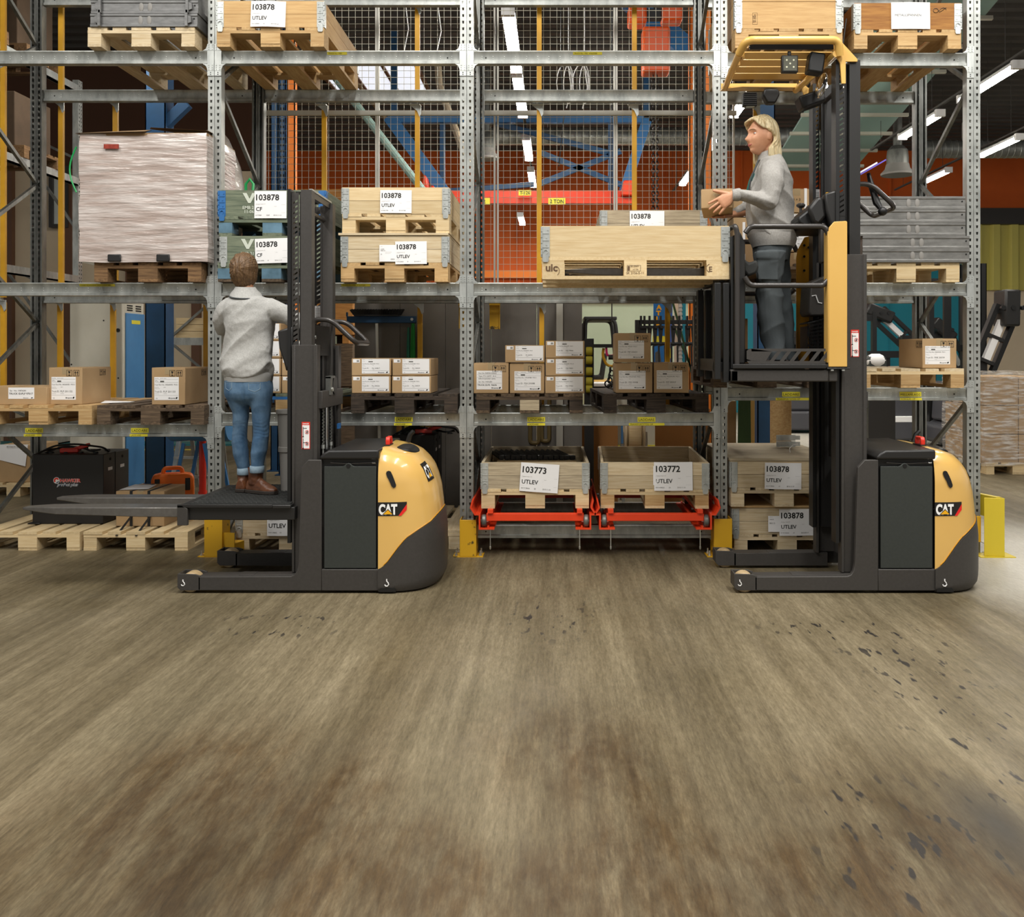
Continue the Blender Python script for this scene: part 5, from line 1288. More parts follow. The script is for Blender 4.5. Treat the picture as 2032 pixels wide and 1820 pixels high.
# wrapped pallet at the right, in the hall
pallet(X(1998, 12.0), 11.7, 0, 'fresh', 'pallet under the film wrapped cartons in the hall')
hx = X(1998, 12.0)
t = empty('wrapped_cartons', (hx-.43, 11.7, .146), 'stack of cartons in clear film beyond the last upright', 'wrapped goods')
for i in range(3):
    for j in range(2): part('carton', MB().box(.01+j*.43, .01, i*.36, .43+j*.43, 1.18, .35+i*.36).mesh('carton', 'card'), t)
M('film_clear', '#efece8', .15, 0, alpha=.2, bump=.5, bs=8, bst=(1.5, 1.5, 9), coat=.5)
_n = MATS['film_clear'].node_tree; _t = _n.nodes.new('ShaderNodeTexNoise'); _m = _n.nodes.new('ShaderNodeMapping'); _c = _n.nodes.new('ShaderNodeTexCoord'); _r = _n.nodes.new('ShaderNodeValToRGB')
_m.inputs['Scale'].default_value = (1.2, 1.2, 8); _m.inputs['Rotation'].default_value = (0, .12, 0); _t.inputs['Scale'].default_value = 4; _t.inputs['Detail'].default_value = 8
_r.color_ramp.elements[0].position = .45; _r.color_ramp.elements[0].color = (.1, .1, .1, 1); _r.color_ramp.elements[1].position = .68; _r.color_ramp.elements[1].color = (.75, .75, .75, 1)
_n.links.new(_c.outputs['Object'], _m.inputs[0]); _n.links.new(_m.outputs[0], _t.inputs['Vector']); _n.links.new(_t.outputs['Fac'], _r.inputs[0]); _n.links.new(_r.outputs[0], _n.nodes['Principled BSDF'].inputs['Alpha'])
ww_ = wrapped('film', hx-.45, hx+.45, 11.68, 1.24, .1, 1.26, 'film_clear', 'x', .015); ww_.parent = t; ww_.location = (-.02, -.02, -.03); del ww_['label']; del ww_['category']
# ================================================================ HALL BEHIND THE RACK
# lamps
def lamp(x, y0, y1, z, label):
    t = empty('hall_lamp', (x, (y0+y1)/2, z), label, 'lamp', 'lamps hanging in the hall'); l = (y1-y0)/2
    MB().prism([(-.07, .03), (-.05, .07), (.05, .07), (.07, .03), (.07, .02), (-.07, .02)], 'y', -l, l).build('housing', 'paper', t)
    MB().prism([(-.065, .02), (-.06, -.01), (-.03, -.03), (.03, -.03), (.06, -.01), (.065, .02)], 'y', -l+.03, l-.03).build('diffuser', 'lamp_glow', t)
    for s in (-1, 1): MB().box(-.07, s*l-.03, -.03, .07, s*l+.03, .075).build('end_cap', 'paper', t)
    for s in (-.6, .6): MB().cyl((0, s*l, .07), (0, s*l, 6.68-z), .004, 6).build('hanger', 'frame_dark', t)
rows = {-.5: ('in the row behind the mesh', [(9.6, 11.6), (11.75, 13.8), (15.2, 16.9), (17.9, 19.6)], 5.0), 2.6: ('in the row behind the double upright', [(12.2, 13.8), (15.1, 16.3), (17.9, 19.4)], 5.0),
        5.6: ('in the row under the green roof strip', [(9.3, 10.9), (11.4, 12.95), (13.7, 15.2)], 5.0), 7.5: ('in the row beside the last upright', [(12.4, 13.9), (15.2, 16.6), (17.95, 19.3)], 5.0)}
od = ('nearest', 'second', 'third', 'farthest')
for x, (nm, ys, z) in rows.items():
    for i, (a, c) in enumerate(ys): lamp(x, a, c, z, '%s white lamp %s' % (od[i] if i < len(ys)-1 else 'farthest', nm))
    rl = MB().box(x-.02, ys[0][0]-.5, z+.12, x+.02, ys[-1][1]+1.5, z+.15).build('lamp_rail', 'ceiling_steel'); 
    for q in (ys[0][0], ys[-1][1]+1): MB().cyl((x, q, z+.15), (x, q, 6.68), .004, 6).build('rod', 'frame_dark', rl)
    tag(rl, 'dark rail carrying the lamps '+nm, 'rail')
lamp(-4.9, 10.1, 11.5, 5.15, 'white lamp behind the dark steel frames on the top level')  # extra lamp, added unseen to brighten the hall behind the first bay
lamp(2.75, 21.2, 22.6, 4.62, 'small far lamp over the raised plank crate'); lamp(-.83, 21.2, 22.6, 4.62, 'small far lamp low behind the mesh beside the raised crate')
sky = tag(bpy.data.objects.new('window_2', None), kind='structure'); COL.objects.link(sky)
M('daylight', '#dfe4ef', .5, emit=1.1)
MB().box(-4.3, 16.6, 6.63, -2.5, 18.4, 6.655).build('window_pane', 'daylight', sky); q = MB()
for x in (-4.3, -3.7, -3.1, -2.5): q.box(x-.03, 16.55, 6.6, x+.03, 18.45, 6.665)
q.build('window_frame', 'post_brown', sky)
# generic steelwork
def bars(name, label, cat, mt, segs, group=None, pn='bar', mts=None):
    a = Vector(segs[0][0]); t = empty(name, (a.x, a.y, 0), label, cat, group)
    for i, (p, q, w, h) in enumerate(segs):
        o = Vector((a.x, a.y, 0)); MB().bar(Vector(p)-o, Vector(q)-o, w, h, up=(0, 1, 0) if abs(p[1]-q[1]) < .3 else (0, 0, 1)).build(pn, mts[i] if mts else mt, t, bevel=.004)
    return t
Y = 15.0
g = P
bars('portal_crane', 'blue portal frame with slanting legs behind the mesh', 'crane', 'blue_steel', [
    (g(782, 236, Y), g(1288, 236, Y), .13, .1), (g(772, 232, Y), g(895, 400, Y), .2, .12), (g(1283, 240, Y), g(1232, 400, Y), .16, .12),
    (P(1283, 236, Y), Vector((X(1283, Y), Y, 6.66)), .1, .1), (P(782, 236, Y), Vector((X(782, Y), Y, 6.66)), .1, .1),
    (g(985, 245, Y), g(1212, 305, Y), .09, .05), (g(1065, 300, Y), g(1235, 368, Y), .09, .05), (g(1068, 366, Y), g(1232, 300, Y), .09, .05), (g(1212, 242, Y), g(1212, 395, Y), .08, .08), (g(878, 245, Y), g(878, 400, Y), .08, .08),
    (g(878, 380, Y), g(1060, 366, Y), .08, .05)], pn='beam', mts=['blue_steel']*3+['blue_deep']*8)
bars('jib_girder', 'orange girder marked 2 TON crossing behind the mesh', 'crane', 'trolley_orange', [(g(830, 399, 14.8), g(1262, 399, 14.8), .1, .16), (g(830, 388, 14.8), g(1262, 388, 14.8), .16, .02)], pn='girder')
j = [o for o in bpy.data.objects if o.name.startswith('jib_girder')][0]
def plate(px0, px1, py0, py1, Y, txt, par, m='label_yellow', nm='sign_plate'):
    x0, x1, z0, z1 = X(px0, Y), X(px1, Y), Z(py1, Y), Z(py0, Y); q = MB().box(0, 0, 0, x1-x0, .01, z1-z0).mat(1).text(txt, ((x1-x0)*.1, -.002, (z1-z0)*.2), size=(z1-z0)*.6, fit=(x1-x0)*.8, bold=.02)
    return part(nm, q.mesh(nm, [m, 'ink'], norm=False), par, (x0-par.location.x, Y-par.location.y, z0))
plate(1088, 1122, 393, 406, 14.6, '2 TON', j); plate(957, 972, 393, 406, 14.6, '2', j)
for px in (1030, ): plate(1029, 1054, 377, 388, 14.58, 'T-126', j)
ANG = Matrix.Rotation(.0, 3, 'Y')
for i, (a, c, d, e) in enumerate(((1230, 1262, 362, 392), (838, 852, 352, 378), (852, 868, 372, 392))):
    MB().prism([(X(a, 14.8)-j.location.x, Z(e, 14.8)), (X(c, 14.8)-j.location.x, Z(e, 14.8)), (X(c-4, 14.8)-j.location.x, Z(d, 14.8)), (X(a+6, 14.8)-j.location.x, Z(d, 14.8))], 'y', -.2, .15).build('end_carriage', 'trolley_orange', j, bevel=.02)
bars('roof_brace', 'thick blue brace slanting over the orange hoist', 'beam', 'blue_steel', [(g(1225, -20, 13), g(1400, 128, 13), .28, .14)], pn='beam')
# hoist and chain
Yh = 11.0; t = empty('chain_hoist', (X(1300, Yh), Yh, 0), 'orange chain hoist with a long chain behind the mesh', 'hoist'); ox = t.location.x
for i, (a, c, d, e) in enumerate(((1246, 1282, 16, 52), (1312, 1353, 12, 46), (1274, 1328, 58, 148))):
    MB().box(X(a, Yh)-ox, -.12, Z(e, Yh), X(c, Yh)-ox, .14, Z(d, Yh)).build(('drive_housing', 'motor_housing', 'chain_box')[i], 'hoist_red', t, bevel=.03, seg=3) if 'hoist_red' in MATS else None
M('hoist_red', '#e25a1e', .4)
for i, (a, c, d, e) in enumerate(((1246, 1282, 16, 52), (1312, 1353, 12, 46), (1274, 1328, 58, 148))):
    MB().box(X(a, Yh)-ox, -.12, Z(e, Yh), X(c, Yh)-ox, .14, Z(d, Yh)).build(('drive_housing', 'motor_housing', 'chain_box')[i], 'hoist_red', t, bevel=.03, seg=3)
MB().box(X(1282, Yh)-ox, -.05, Z(40, Yh), X(1312, Yh)-ox, .05, Z(20, Yh)).cyl((0, 0, Z(20, Yh)), (0, 0, 6.7), .02, 8).build('suspension', 'truck_black', t)
ch = MB(); z = Z(150, Yh); i = 0
while z > 2.6:
    for s in (-.022, .022):
        ch.tube([Vector((s+(.018*math.cos(a) if i % 2 else .004*math.cos(a)), (.004*math.cos(a) if i % 2 else .018*math.cos(a)), z-.02+.03*math.sin(a))) for a in [2*PI*k/8 for k in range(8)]], .006, 5, closed=True)
    z -= .044; i += 1
tag(ch.build('chain', 'truck_black', t, smooth=60), kind='stuff')
# cables hanging behind the mesh
for i, (px, y0, y1, Yc) in enumerate(((1113, 130, 330, 9.4), (1128, 132, 215, 9.6), (1160, 132, 216, 9.6), (805, 10, 105, 10), (870, 20, 105, 10))):
    cb = MB().tube([Vector((.0, 0, 0)), Vector((.03, .0, -(Z(y0, Yc)-Z(y1, Yc))*.5)), Vector((-.02, 0, Z(y1, Yc)-Z(y0, Yc)))], .006, 6).tube([Vector((.0, 0, 6.66-Z(y0, Yc))), Vector((0, 0, 0))], .004, 6)
    if i in (1, 2): cb.tube([Vector((.05*math.sin(a), .01, -.18+.2*math.cos(a))) for a in [2*PI*k/16 for k in range(16)]], .005, 5, closed=True).tube([Vector((.08*math.sin(a)-.04, .02, -.16+.18*math.cos(a))) for a in [2*PI*k/16 for k in range(16)]], .005, 5, closed=True)
    o = cb.build('hanging_cable', 'paper' if i in (1, 2, 3, 4) else 'truck_black', loc=P(px, y0, Yc))
    tag(o, ('dark cable hanging between the lamps and the hoist', 'coiled white cable nearer the lamp row', 'coiled white cable nearer the hoist', 'thin white cable beside the pale mesh post', 'thin white cable near the double upright')[i], 'cable')
# pale braces and pipes behind the second bay
for k, (a, c, Yb, m, lb, r) in enumerate((((495, -65), (845, 385), 12.5, 'roof_green', 'pale green bar slanting beside the blue portal leg', .05), ((672, 121), (915, 420), 16.5, 'card_dark', 'brown pipe slanting behind the blue portal leg', .035), ((862, 40), (872, 170), 16, 'wall_cream', 'cream pipe dropping from the ceiling', .06), ((872, 170), (930, 330), 16, 'wall_cream', 'cream pipe slanting toward the double upright', .06))):
    o = MB().cyl(P(*a, Yb)-P(*a, Yb), P(*c, Yb)-P(*a, Yb), r, 10).build('pipe', m, loc=P(*a, Yb)); tag(o, lb, 'pipe')
# posts
def post(name, px0, px1, Y, label, m, z0=0, z1=6.66, holes=False, d=.1, cat='post'):
    x0, x1 = X(px0, Y), X(px1, Y); t = empty(name, ((x0+x1)/2, Y, 0), label, cat); w = (x1-x0)/2
    MB().box(-w, 0, z0, -w+.012, d, z1).box(w-.012, 0, z0, w, d, z1).box(-w, 0, z0, w, .012, z1).build('profile', m, t)
    if z0 == 0: MB().box(-w-.04, -.03, 0, w+.04, d+.03, .012).build('base_plate', m, t)
    if holes:
        h = MB(); z = .1
        while z < z1-.1: h.box(-w*.55, -.002, z, -w*.2, 0, z+.03).box(w*.2, -.002, z, w*.55, 0, z+.03); z += .075
        tag(h.build('slots', 'black_gap', t, smooth=0), kind='stuff')
    return t
post('rack_post', 569, 585, 11.2, 'orange post behind the mesh above the low truck mast', 'hall_orange')
post('rack_post', 553, 567, 11.6, 'blue slotted post beside the orange one', 'blue_deep', holes=True)
post('rack_post', 537, 552, 12.0, 'plain dark blue post beside the slotted one', 'blue_deep')
post('rack_post', 1398, 1413, 10.6, 'orange post behind the cardboard box in her hands', 'hall_orange')
post('rack_post', 1368, 1379, 11.4, 'orange post behind the fork hanging bar', 'hall_orange')
post('rack_post', 1381, 1390, 12.2, 'pale post between the two orange ones', 'post_light')
post('steel_column', 288, 328, 10.8, 'blue building column beside the blue and white cabinet', 'blue_deep', d=.24, cat='column')
post('steel_column', 1503, 1538, 10.0, 'blue building column behind the raised cab', 'blue_deep', d=.22, cat='column')
bars('column_bracket', 'blue bracket slanting off the column above the wrapped box', 'bracket', 'blue_deep', [(g(325, 250, 10.9), g(372, 205, 10.9), .12, .1)], pn='beam')
# ducts and air outlets
def duct(x0, x1, Y, z, r, label):
    b = MB(); prof = []; n = int((x1-x0)/.14)
    for i in range(n): t_ = i*(x1-x0)/n; prof += [(r, t_), (r, t_+.11), (r+.008, t_+.12), (r+.008, t_+.13)]
    o = b.lathe([(.001, 0)]+prof+[(r, x1-x0), (.001, x1-x0)], (0, 0, 0), 'x', 22).build('air_duct', 'galvanised', loc=(x0, Y, z))
    for q in (.2, .8): MB().cyl((q*(x1-x0), 0, r), (q*(x1-x0), 0, 6.7-z), .008, 6).build('hanger', 'post_light', o)
    tag(o, label, 'duct')
duct(-1.7, 5.8, 20.2, 6.18, .19, 'ribbed steel air duct running behind the mesh to the raised cab')
duct(8.1, 13, 21.0, 6.08, .2, 'ribbed steel air duct beyond the last upright')
def outlet(px, py0, py1, Y, r, label):
    x, z0, z1 = X(px, Y), Z(py1, Y), Z(py0, Y); h = z1-z0; t = empty('air_outlet', (x, Y, z0), label, 'vent')
    MB().lathe([(.02, 0), (r*1.45, 0), (r*1.5, h*.06), (r*1.1, h*.22), (r*1.0, h*.38), (.02, h*.38)], (0, 0, 0), 'z', 24).build('diffuser_cone', 'bin_grey', t)
    MB().lathe([(.02, h*.38), (r*.95, h*.38), (r*.97, h*.6), (r*.9, h*.85), (r*.55, h), (.02, h)], (0, 0, 0), 'z', 24).build('neck', 'galvanised_dark', t)
    MB().cyl((0, 0, h), (0, 0, 6.7-z0), r*.4, 12).build('pipe', 'galvanised_dark', t)
outlet(1781, 290, 348, 17, .20, 'round air outlet with a white cone over the clipboard')
outlet(965, 262, 316, 17, .16, 'small round air outlet beside the double upright')
# ---- left background: side rack, cabinet, shelf, ladder
M('crate_dim', '#574533', .85, 0, '#4a3a2a', vs=4)
sr = empty('side_rack', (-6.1, 12.0, 0), 'galvanised rack standing end-on behind the first bay', 'pallet rack')
su = um.copy(); su.transform(Matrix.Rotation(PI/2, 4, 'Z'))
for x in (0, -1.05):
    for y in (0, -2.75): part('upright', su, sr, (x, y, 0))
for z in (.5, 2.5, 3.75, 4.93):
    for x in (0, -1.0): part('beam', MB().box(-.045, -2.7, -.1, .0, -.05, 0).box(-.05, -2.7, -.1, -.0, -.05, -.085).mesh('beam', 'galvanised'), sr, (x, 0, z))
for y in (0, -2.75):
    for i in range(5): part('brace', MB().bar((-.05, 0, .4+i*.9), (-1.0, 0, .4+i*.9+.9*(1 if i % 2 else -.0)+.45), .03, .03).mesh('brace', 'galvanised_dark'), sr, (0, y, 0))
for i, (yy, zz) in enumerate(((9.5, 3.75), (10.7, 3.75), (9.6, 4.93), (10.75, 4.93))):
    p_ = pallet(-6.05, yy+.75, zz, 'umber', ('brown pallet on the side rack nearest the aisle', 'brown pallet on the side rack near the blue column', 'brown pallet high on the side rack nearest the aisle', 'brown pallet high on the side rack near the blue column')[i], rz=PI/2); p_.location = (-6.08, yy+.4, zz)
    tag(MB().box(0, 0, 0, .9, .76, .62 if zz < 4 else .9).build('crate', 'crate_dim', loc=(-7.1, yy+.02, zz+.146), bevel=.01), ('dull brown crate on the side rack nearest the aisle', 'dull brown crate on the side rack near the blue column', 'dull brown crate high on the side rack nearest the aisle', 'dull brown crate high on the side rack near the blue column')[i], 'crate')
t = empty('metal_cabinet', (X(138, 9.6), 9.6, 0), 'white metal cabinet with a blue side and vents', 'cabinet'); w = X(243, 9.6)-X(138, 9.6)
M('cab_white', '#d8d4c4', .55, 0, '#cbc6b4', vs=2); M('cab_blue', '#4a8cc4', .5, 0, '#3f7fb6', vs=3)
MB().box(0, 0, 0, w, .5, 2.05).build('body', 'cab_white', t, bevel=.012)
MB().box(w, .06, .12, w+.012, .49, 1.93).build('side_panel', 'cab_blue', t, bevel=.004)
MB().box(w, .06, .03, w+.010, .49, .11).build('kick_panel', 'hawker_red', t)
for i in range(2):
    for j in range(3): MB().box(w, .1+i*.2, 1.955+j*.024, w+.006, .22+i*.2, 1.967+j*.024).build('vent_slot', 'black_gap', t)
MB().box(w+.012, .18, 1.82, w+.014, .38, 1.86).build('yellow_tape', 'label_yellow', t)
MB().cyl((w*.92, -.01, 1.75), (w*.92, 0, 1.75), .02, 10).build('lock', 'truck_black', t)
for a, c in ((.35, 1.85), (.34, 1.3), (.5, 1.26), (.02, 1.4)): MB().cyl((a, -.004, c), (a, 0, c), .008, 8).build('bolt', 'truck_black', t)
t = empty('storage_shelf', (X(330, 12.5), 12.5, 0), 'galvanised shelf of timber behind the blue column', 'shelf')
for a in (0, X(345, 12.5)-X(330, 12.5)+.55): MB().box(a, 0, 0, a+.07, .08, 3.0).build('upright', 'galvanised', t)
for z in (.9, 1.62, 2.3): MB().box(.07, 0, z, .62, .06, z+.1).build('beam', 'galvanised', t)
MB().bar((.03, .0, 1.7), (.6, .0, 2.2), .03, .03).build('brace', 'galvanised_dark', t); MB().bar((.1, .0, 1.62), (.6, .0, 1.2), .03, .03).build('brace', 'galvanised_dark', t)
for i, (z, c, lb) in enumerate(((1.74, 'fresh_x', 'pale plank bundle on the shelf behind the blue column'), (1.02, 'brown_x', 'brown timber stack low on the shelf behind the blue column'))):
    u = empty('timber_stack', (X(348, 12.5), 12.52, z-.02), lb, 'timber')
    for k in range(3): part('plank', MB().box(0, 0, 0, .42, .8, .085).mesh('plank', c), u, (0, 0, k*.09))
t = empty('step_ladder', (X(338, 9.9), 9.9, 0), 'aluminium step ladder with red feet behind the orange case', 'ladder')
for s in (0, .34):
    MB().bar((s, 0, .0), (s+.06, .25, 1.0), .05, .025).build('rail', 'galvanised', t); MB().bar((s+.02, .7, 0), (s+.06, .3, 1.0), .04, .025).build('rear_rail', 'galvanised', t)
    MB().box(s-.03, -.04, 0, s+.03, .05, .06).build('foot', 'red', t)
for i in range(4): MB().bar((0, .06+i*.05, .2+i*.2), (.4, .06+i*.05, .2+i*.2), .06, .025).build('step', 'galvanised', t)
t = empty('trestle', (X(385, 9.3), 9.3, 0), 'blue trestle with a blue drum behind the first upright', 'stand')
for s in (-.17, .17): MB().bar((s*1.3, 0, 0), (s*.6, 0, .62), .03, .03).build('leg', 'blue_steel', t); MB().bar((s*1.3, .4, 0), (s*.6, .4, .62), .03, .03).build('leg', 'blue_steel', t)
MB().lathe([(.01, -.3), (.17, -.3), (.18, -.27), (.17, -.1), (.18, 0), (.17, .1), (.18, .27), (.17, .3), (.01, .3)], (0, .2, .80), 'x', 24).build('drum', 'cab_blue', t)
t = empty('red_prop', (X(402, 9.7), 9.7, 0), 'red and white telescopic prop behind the first upright', 'prop')
MB().cyl((0, 0, .0), (0, 0, .7), .035, 12).build('outer_tube', 'red', t); MB().cyl((0, 0, .7), (0, 0, 1.3), .028, 12).build('inner_tube', 'paper', t); MB().box(-.08, -.08, 0, .08, .08, .01).build('foot', 'red', t)
# stack of crates seen through the mesh
for i in range(4):
    for k in range(2):
        z = .9+i*.75
        o = MB().box(0, 0, 0, .82, .9, .6).box(0.0, .02, .6, .82, .88, .62).box(.06, .02, -.13, .16, .9, 0).box(.66, .02, -.13, .76, .9, 0).build('crate', ('dark_x', 'brown_x')[(i+k) % 2], loc=(X(588, 13.6)+k*.95*.3, 13.6+k*1.0, z+.13), bevel=.008)
        tag(o, '%s crate of the %s dark crate stack behind the orange post' % (('lowest', 'second', 'third', 'topmost')[i], ('front', 'rear')[k]), 'crate')
tag(MB().box(0, 0, 0, 1.3, 2.1, .88).build('crate_stand', 'dark_x', loc=(X(580, 13.5), 13.5, 0)), 'timber stand under the dark crate stacks', 'stand')
# ---- on and around the grey screen
Ys = 8.93
t = empty('tool_rail', (X(762, Ys), Ys, 0), 'dark blue tool rail with a bolt on the grey screen', 'rail'); ox = t.location.x
MB().box(X(690, Ys)-ox, -.05, Z(641, Ys), X(826, Ys)-ox, .02, Z(628, Ys)).build('bar', 'blue_deep', t, bevel=.004); MB().cyl((X(819, Ys)-ox, -.056, Z(634, Ys)), (X(819, Ys)-ox, -.05, Z(634, Ys)), .014, 10).build('bolt', 'bolt', t)
MB().box(X(688, Ys)-ox, -.03, Z(628, Ys), X(691, Ys)-ox, 0, Z(620, Ys)).build('pin', 'blue_deep', t)
t = empty('broom', (X(750, Ys), Ys-.06, Z(628, Ys)), 'black broom head lying bristles up on the tool rail', 'broom')
b = MB(); n = 60
for i in range(n):
    a = X(701, Ys)-X(750, Ys)+(X(801, Ys)-X(701, Ys))*i/(n-1); sp = (i/(n-1)-.5)*.08
    for y in (-.03, .0, .03): b.bar((a*.92, y*.6, .012), (a+sp*.3, y, .058+.004*((i*7) % 3)), .008, .008)
tag(b.build('bristles', 'truck_black', t, smooth=0), kind='stuff'); MB().box(X(706, Ys)-X(750, Ys), -.03, 0, X(793, Ys)-X(750, Ys), .03, .014).build('head', 'truck_dark', t)
tag(MB().bar(P(748, 642, Ys)-P(748, 642, Ys), P(755, 960, Ys)-P(748, 642, Ys), .03, .025).build('broom_stick', 'post_light', loc=P(748, 642, Ys-.03)), 'pale wooden stick hanging on the grey screen', 'stick')
M('sling_green', '#1f8a34', .7); M('sling_teal', '#2f7d68', .7); M('sling_yellow', '#b3a52c', .7); M('sling_ochre', '#8a5f22', .7)
for i, (px0, px1, y0, y1, m, lb) in enumerate(((808, 815, 650, 800, 'sling_teal', 'teal lifting sling hanging from the tool rail'), (815, 826, 642, 800, 'sling_green', 'bright green lifting sling hanging from the tool rail'), (833, 838, 640, 800, 'sling_yellow', 'yellow lifting sling behind the stop bar'), (788, 799, 800, 905, 'sling_ochre', 'brown sling end hanging below the shelf, nearer the red handle'), (804, 812, 800, 882, 'sling_yellow', 'short yellow sling end below the shelf beside the brown one'), (834, 842, 800, 890, 'sling_yellow', 'longer yellow sling end below the shelf'), (845, 857, 800, 900, 'sling_ochre', 'brown sling end hanging below the shelf, nearer the double upright'))):
    x0, x1 = X(px0, Ys), X(px1, Ys); w = (x1-x0)/2; h = Z(y0, Ys)-Z(y1, Ys)
    b = MB().loft([[(-w*.5, -.02, h), (w*.5, -.02, h), (w*.5, .01, h), (-w*.5, .01, h)], [(-w*.8, -.04, h*.7), (w*.8, -.04, h*.7), (w*.8, .01, h*.7), (-w*.8, .01, h*.7)], [(-w*1.1, -.03, 0), (w*1.1, -.03, 0), (w*1.1, .01, 0), (-w*1.1, .01, 0)]])
    for k in (-.4, .2): b.tube([(w*k*.5, -.022, h), (w*k, -.042, h*.7), (w*k*1.2, -.033, 0)], .003, 5)
    tag(b.build('sling', m, loc=((x0+x1)/2, Ys-.02, Z(y1, Ys))), lb, 'sling')
for i, (a, c, d, e) in enumerate(((971, 992, 604, 653), (910, 924, 606, 652))):
    t = empty('yellow_bracket', (X(a, 8.3), 8.32, Z(e, 8.3)), ('scratched yellow plate bracket hanging below the third level beam', 'yellow plate bracket mostly hidden by the double upright')[i], 'bracket')
    w = X(c, 8.3)-X(a, 8.3); h = Z(d, 8.3)-Z(e, 8.3); MB().box(0, 0, 0, w, .01, h).box(0, -.03, h-.01, w, 0, h+.02).prism([(w-.006, 0), (w, 0), (w, h), (w-.006, h)], 'y', -.02, 0).build('plate', 'guard_yellow', t)
for i, (px, r) in enumerate(((1060, .06), (1082, .05))):
    tag(MB().tube(fillet([(-r*.7, 0, .55), (-r*.7, 0, 0), (r*.7, 0, 0), (r*.7, 0, .55)], r*.6, 5), .02, 8).build('cable_loop', 'cable_olive', loc=(X(px, 8.8), 8.935, Z(882-i*4, 8.8))) if 'cable_olive' in MATS else MB().tube(fillet([(-r*.7, 0, .55), (-r*.7, 0, 0), (r*.7, 0, 0), (r*.7, 0, .55)], r*.6, 5), .02, 8).build('cable_loop', 'sling_ochre' if False else 'truck_black', loc=(X(px, 8.8), 8.86, Z(882-i*4, 8.8))), ('wider black cable loop hanging on the grey screen', 'narrower black cable loop hanging on the grey screen')[i], 'cable')
# ---- behind the third bay: forklift, hook, fork bar, boards
t = empty('counter_truck', (X(1137, 13.5), 13.5, 0), 'black and yellow forklift facing away behind the flat cartons', 'forklift')
for a, c in ((1118, 1130), (1141, 1155)):
    x0, x1 = X(a, 13.5)-t.location.x, X(c, 13.5)-t.location.x; MB().box(x0, 0, .1, x0+.03, .12, 3.0).box(x1-.03, 0, .1, x1, .12, 3.0).box(x0, .1, .1, x1, .12, 3.0).build('mast_rail', 'truck_black', t)
MB().cyl((X(1135, 13.5)-t.location.x, .05, .3), (X(1135, 13.5)-t.location.x, .05, 3.0), .025, 10).build('lift_ram', 'galvanised', t)
for z in (.5, 1.6, 2.9): MB().box(-.13, .02, z, .13, .1, z+.1).build('cross_member', 'truck_dark', t)
x0 = X(1160, 13.5)-t.location.x
MB().prism([(x0, .35), (x0+.55, .35), (x0+.62, .5), (x0+.6, 1.05), (x0+.45, 1.12), (x0, 1.12)], 'y', .2, 1.2).build('body', 'truck_yellow', t, bevel=.05, seg=3)
MB().box(x0-.2, .15, .12, x0+.62, 1.25, .36).build('chassis', 'truck_dark', t, bevel=.03)
for pts in ([(x0+.0, .25, 1.1), (x0+.02, .25, 2.02), (x0+.45, .25, 2.02), (x0+.55, .25, 1.1)], [(x0+.0, 1.15, 1.1), (x0+.02, 1.15, 2.02), (x0+.45, 1.15, 2.02), (x0+.55, 1.15, 1.1)]): MB().tube(fillet(pts, .1, 4), .03, 8).build('guard_post', 'truck_dark', t)
MB().box(x0+.0, .22, 2.0, x0+.48, 1.18, 2.05).build('guard_roof', 'truck_dark', t, bevel=.01)
MB().prism([(x0+.02, 1.1), (x0+.3, 1.1), (x0+.36, 1.5), (x0+.3, 1.52), (x0+.25, 1.18), (x0+.02, 1.18)], 'y', .5, .9).build('seat', 'rubber', t, bevel=.03)
for yy in (.2, 1.0):
    for xx in (x0-.02, x0+.5): MB().lathe([(.02, 0), (.17, 0), (.2, .03), (.2, .15), (.17, .18), (.02, .18)], (xx, yy, .2), 'y', 20).build('wheel', 'rubber', t)
# lifting gear
Yg = 9.3
t = empty('lifting_gear', (X(1208, Yg), Yg, 0), 'yellow hook with a pink shackle and dark chain', 'hook'); ox = t.location.x; gx = lambda p: X(p, Yg)-ox; gz = lambda p: Z(p, Yg)
M('shackle_pink', '#d52a6a', .35)
MB().box(gx(1160), -.03, gz(690), gx(1225), .03, gz(683)).box(gx(1213), -.02, gz(683), gx(1215), .0, 6.7).build('hanger_bar', 'truck_black', t)
MB().tube(fillet([(gx(1203), 0, gz(690)), (gx(1204), 0, gz(706)), (gx(1219), 0, gz(706)), (gx(1220), 0, gz(690))], .03, 5), .012, 10).build('shackle', 'shackle_pink', t)
MB().cyl((gx(1207), -.04, gz(709)), (gx(1217), -.04, gz(709)), .025, 10).build('shackle_pin', 'truck_dark', t)
MB().tube(fillet([(gx(1198), .02, gz(691)), (gx(1196), .02, gz(706)), (gx(1203), .02, gz(723)), (gx(1213), .02, gz(728)), (gx(1224), .02, gz(722))], .05, 5), [.012]*1+[.012]*30 if False else .014, 10).build('hook', 'yellow_paint', t)
ch = MB()
for i in range(8):
    z = gz(730)-i*.035; s = 1 if i % 2 else .25
    ch.tube([Vector((.022*s*math.cos(a)+gx(1211)+.015*math.sin(i*2), .022*(1.25-s)*math.cos(a), z-.018+.028*math.sin(a))) for a in [2*PI*k/10 for k in range(10)]], .008, 6, closed=True)
    if i > 3: ch.tube([Vector((.03*math.cos(a)+gx(1209)+.03*math.sin(i*3), -.03, z-.018+.03*math.sin(a))) for a in [2*PI*k/10 for k in range(10)]], .008, 6, closed=True)
tag(ch.build('chain', 'truck_black', t, smooth=60), kind='stuff')
t = empty('sling_roller', (X(1169, 8.9), 8.9, 0), 'olive strap rollers on a dark frame beside the stack of three', 'rollers')
for i, yy in enumerate((697, 715, 737, 757, 772)): MB().lathe([(.01, -.03), (.036, -.03), (.04, -.02), (.04, .02), (.036, .03), (.01, .03)], (0, 0, Z(yy, 8.9)), 'x', 16).build('strap_roll', 'sling_yellow', t)
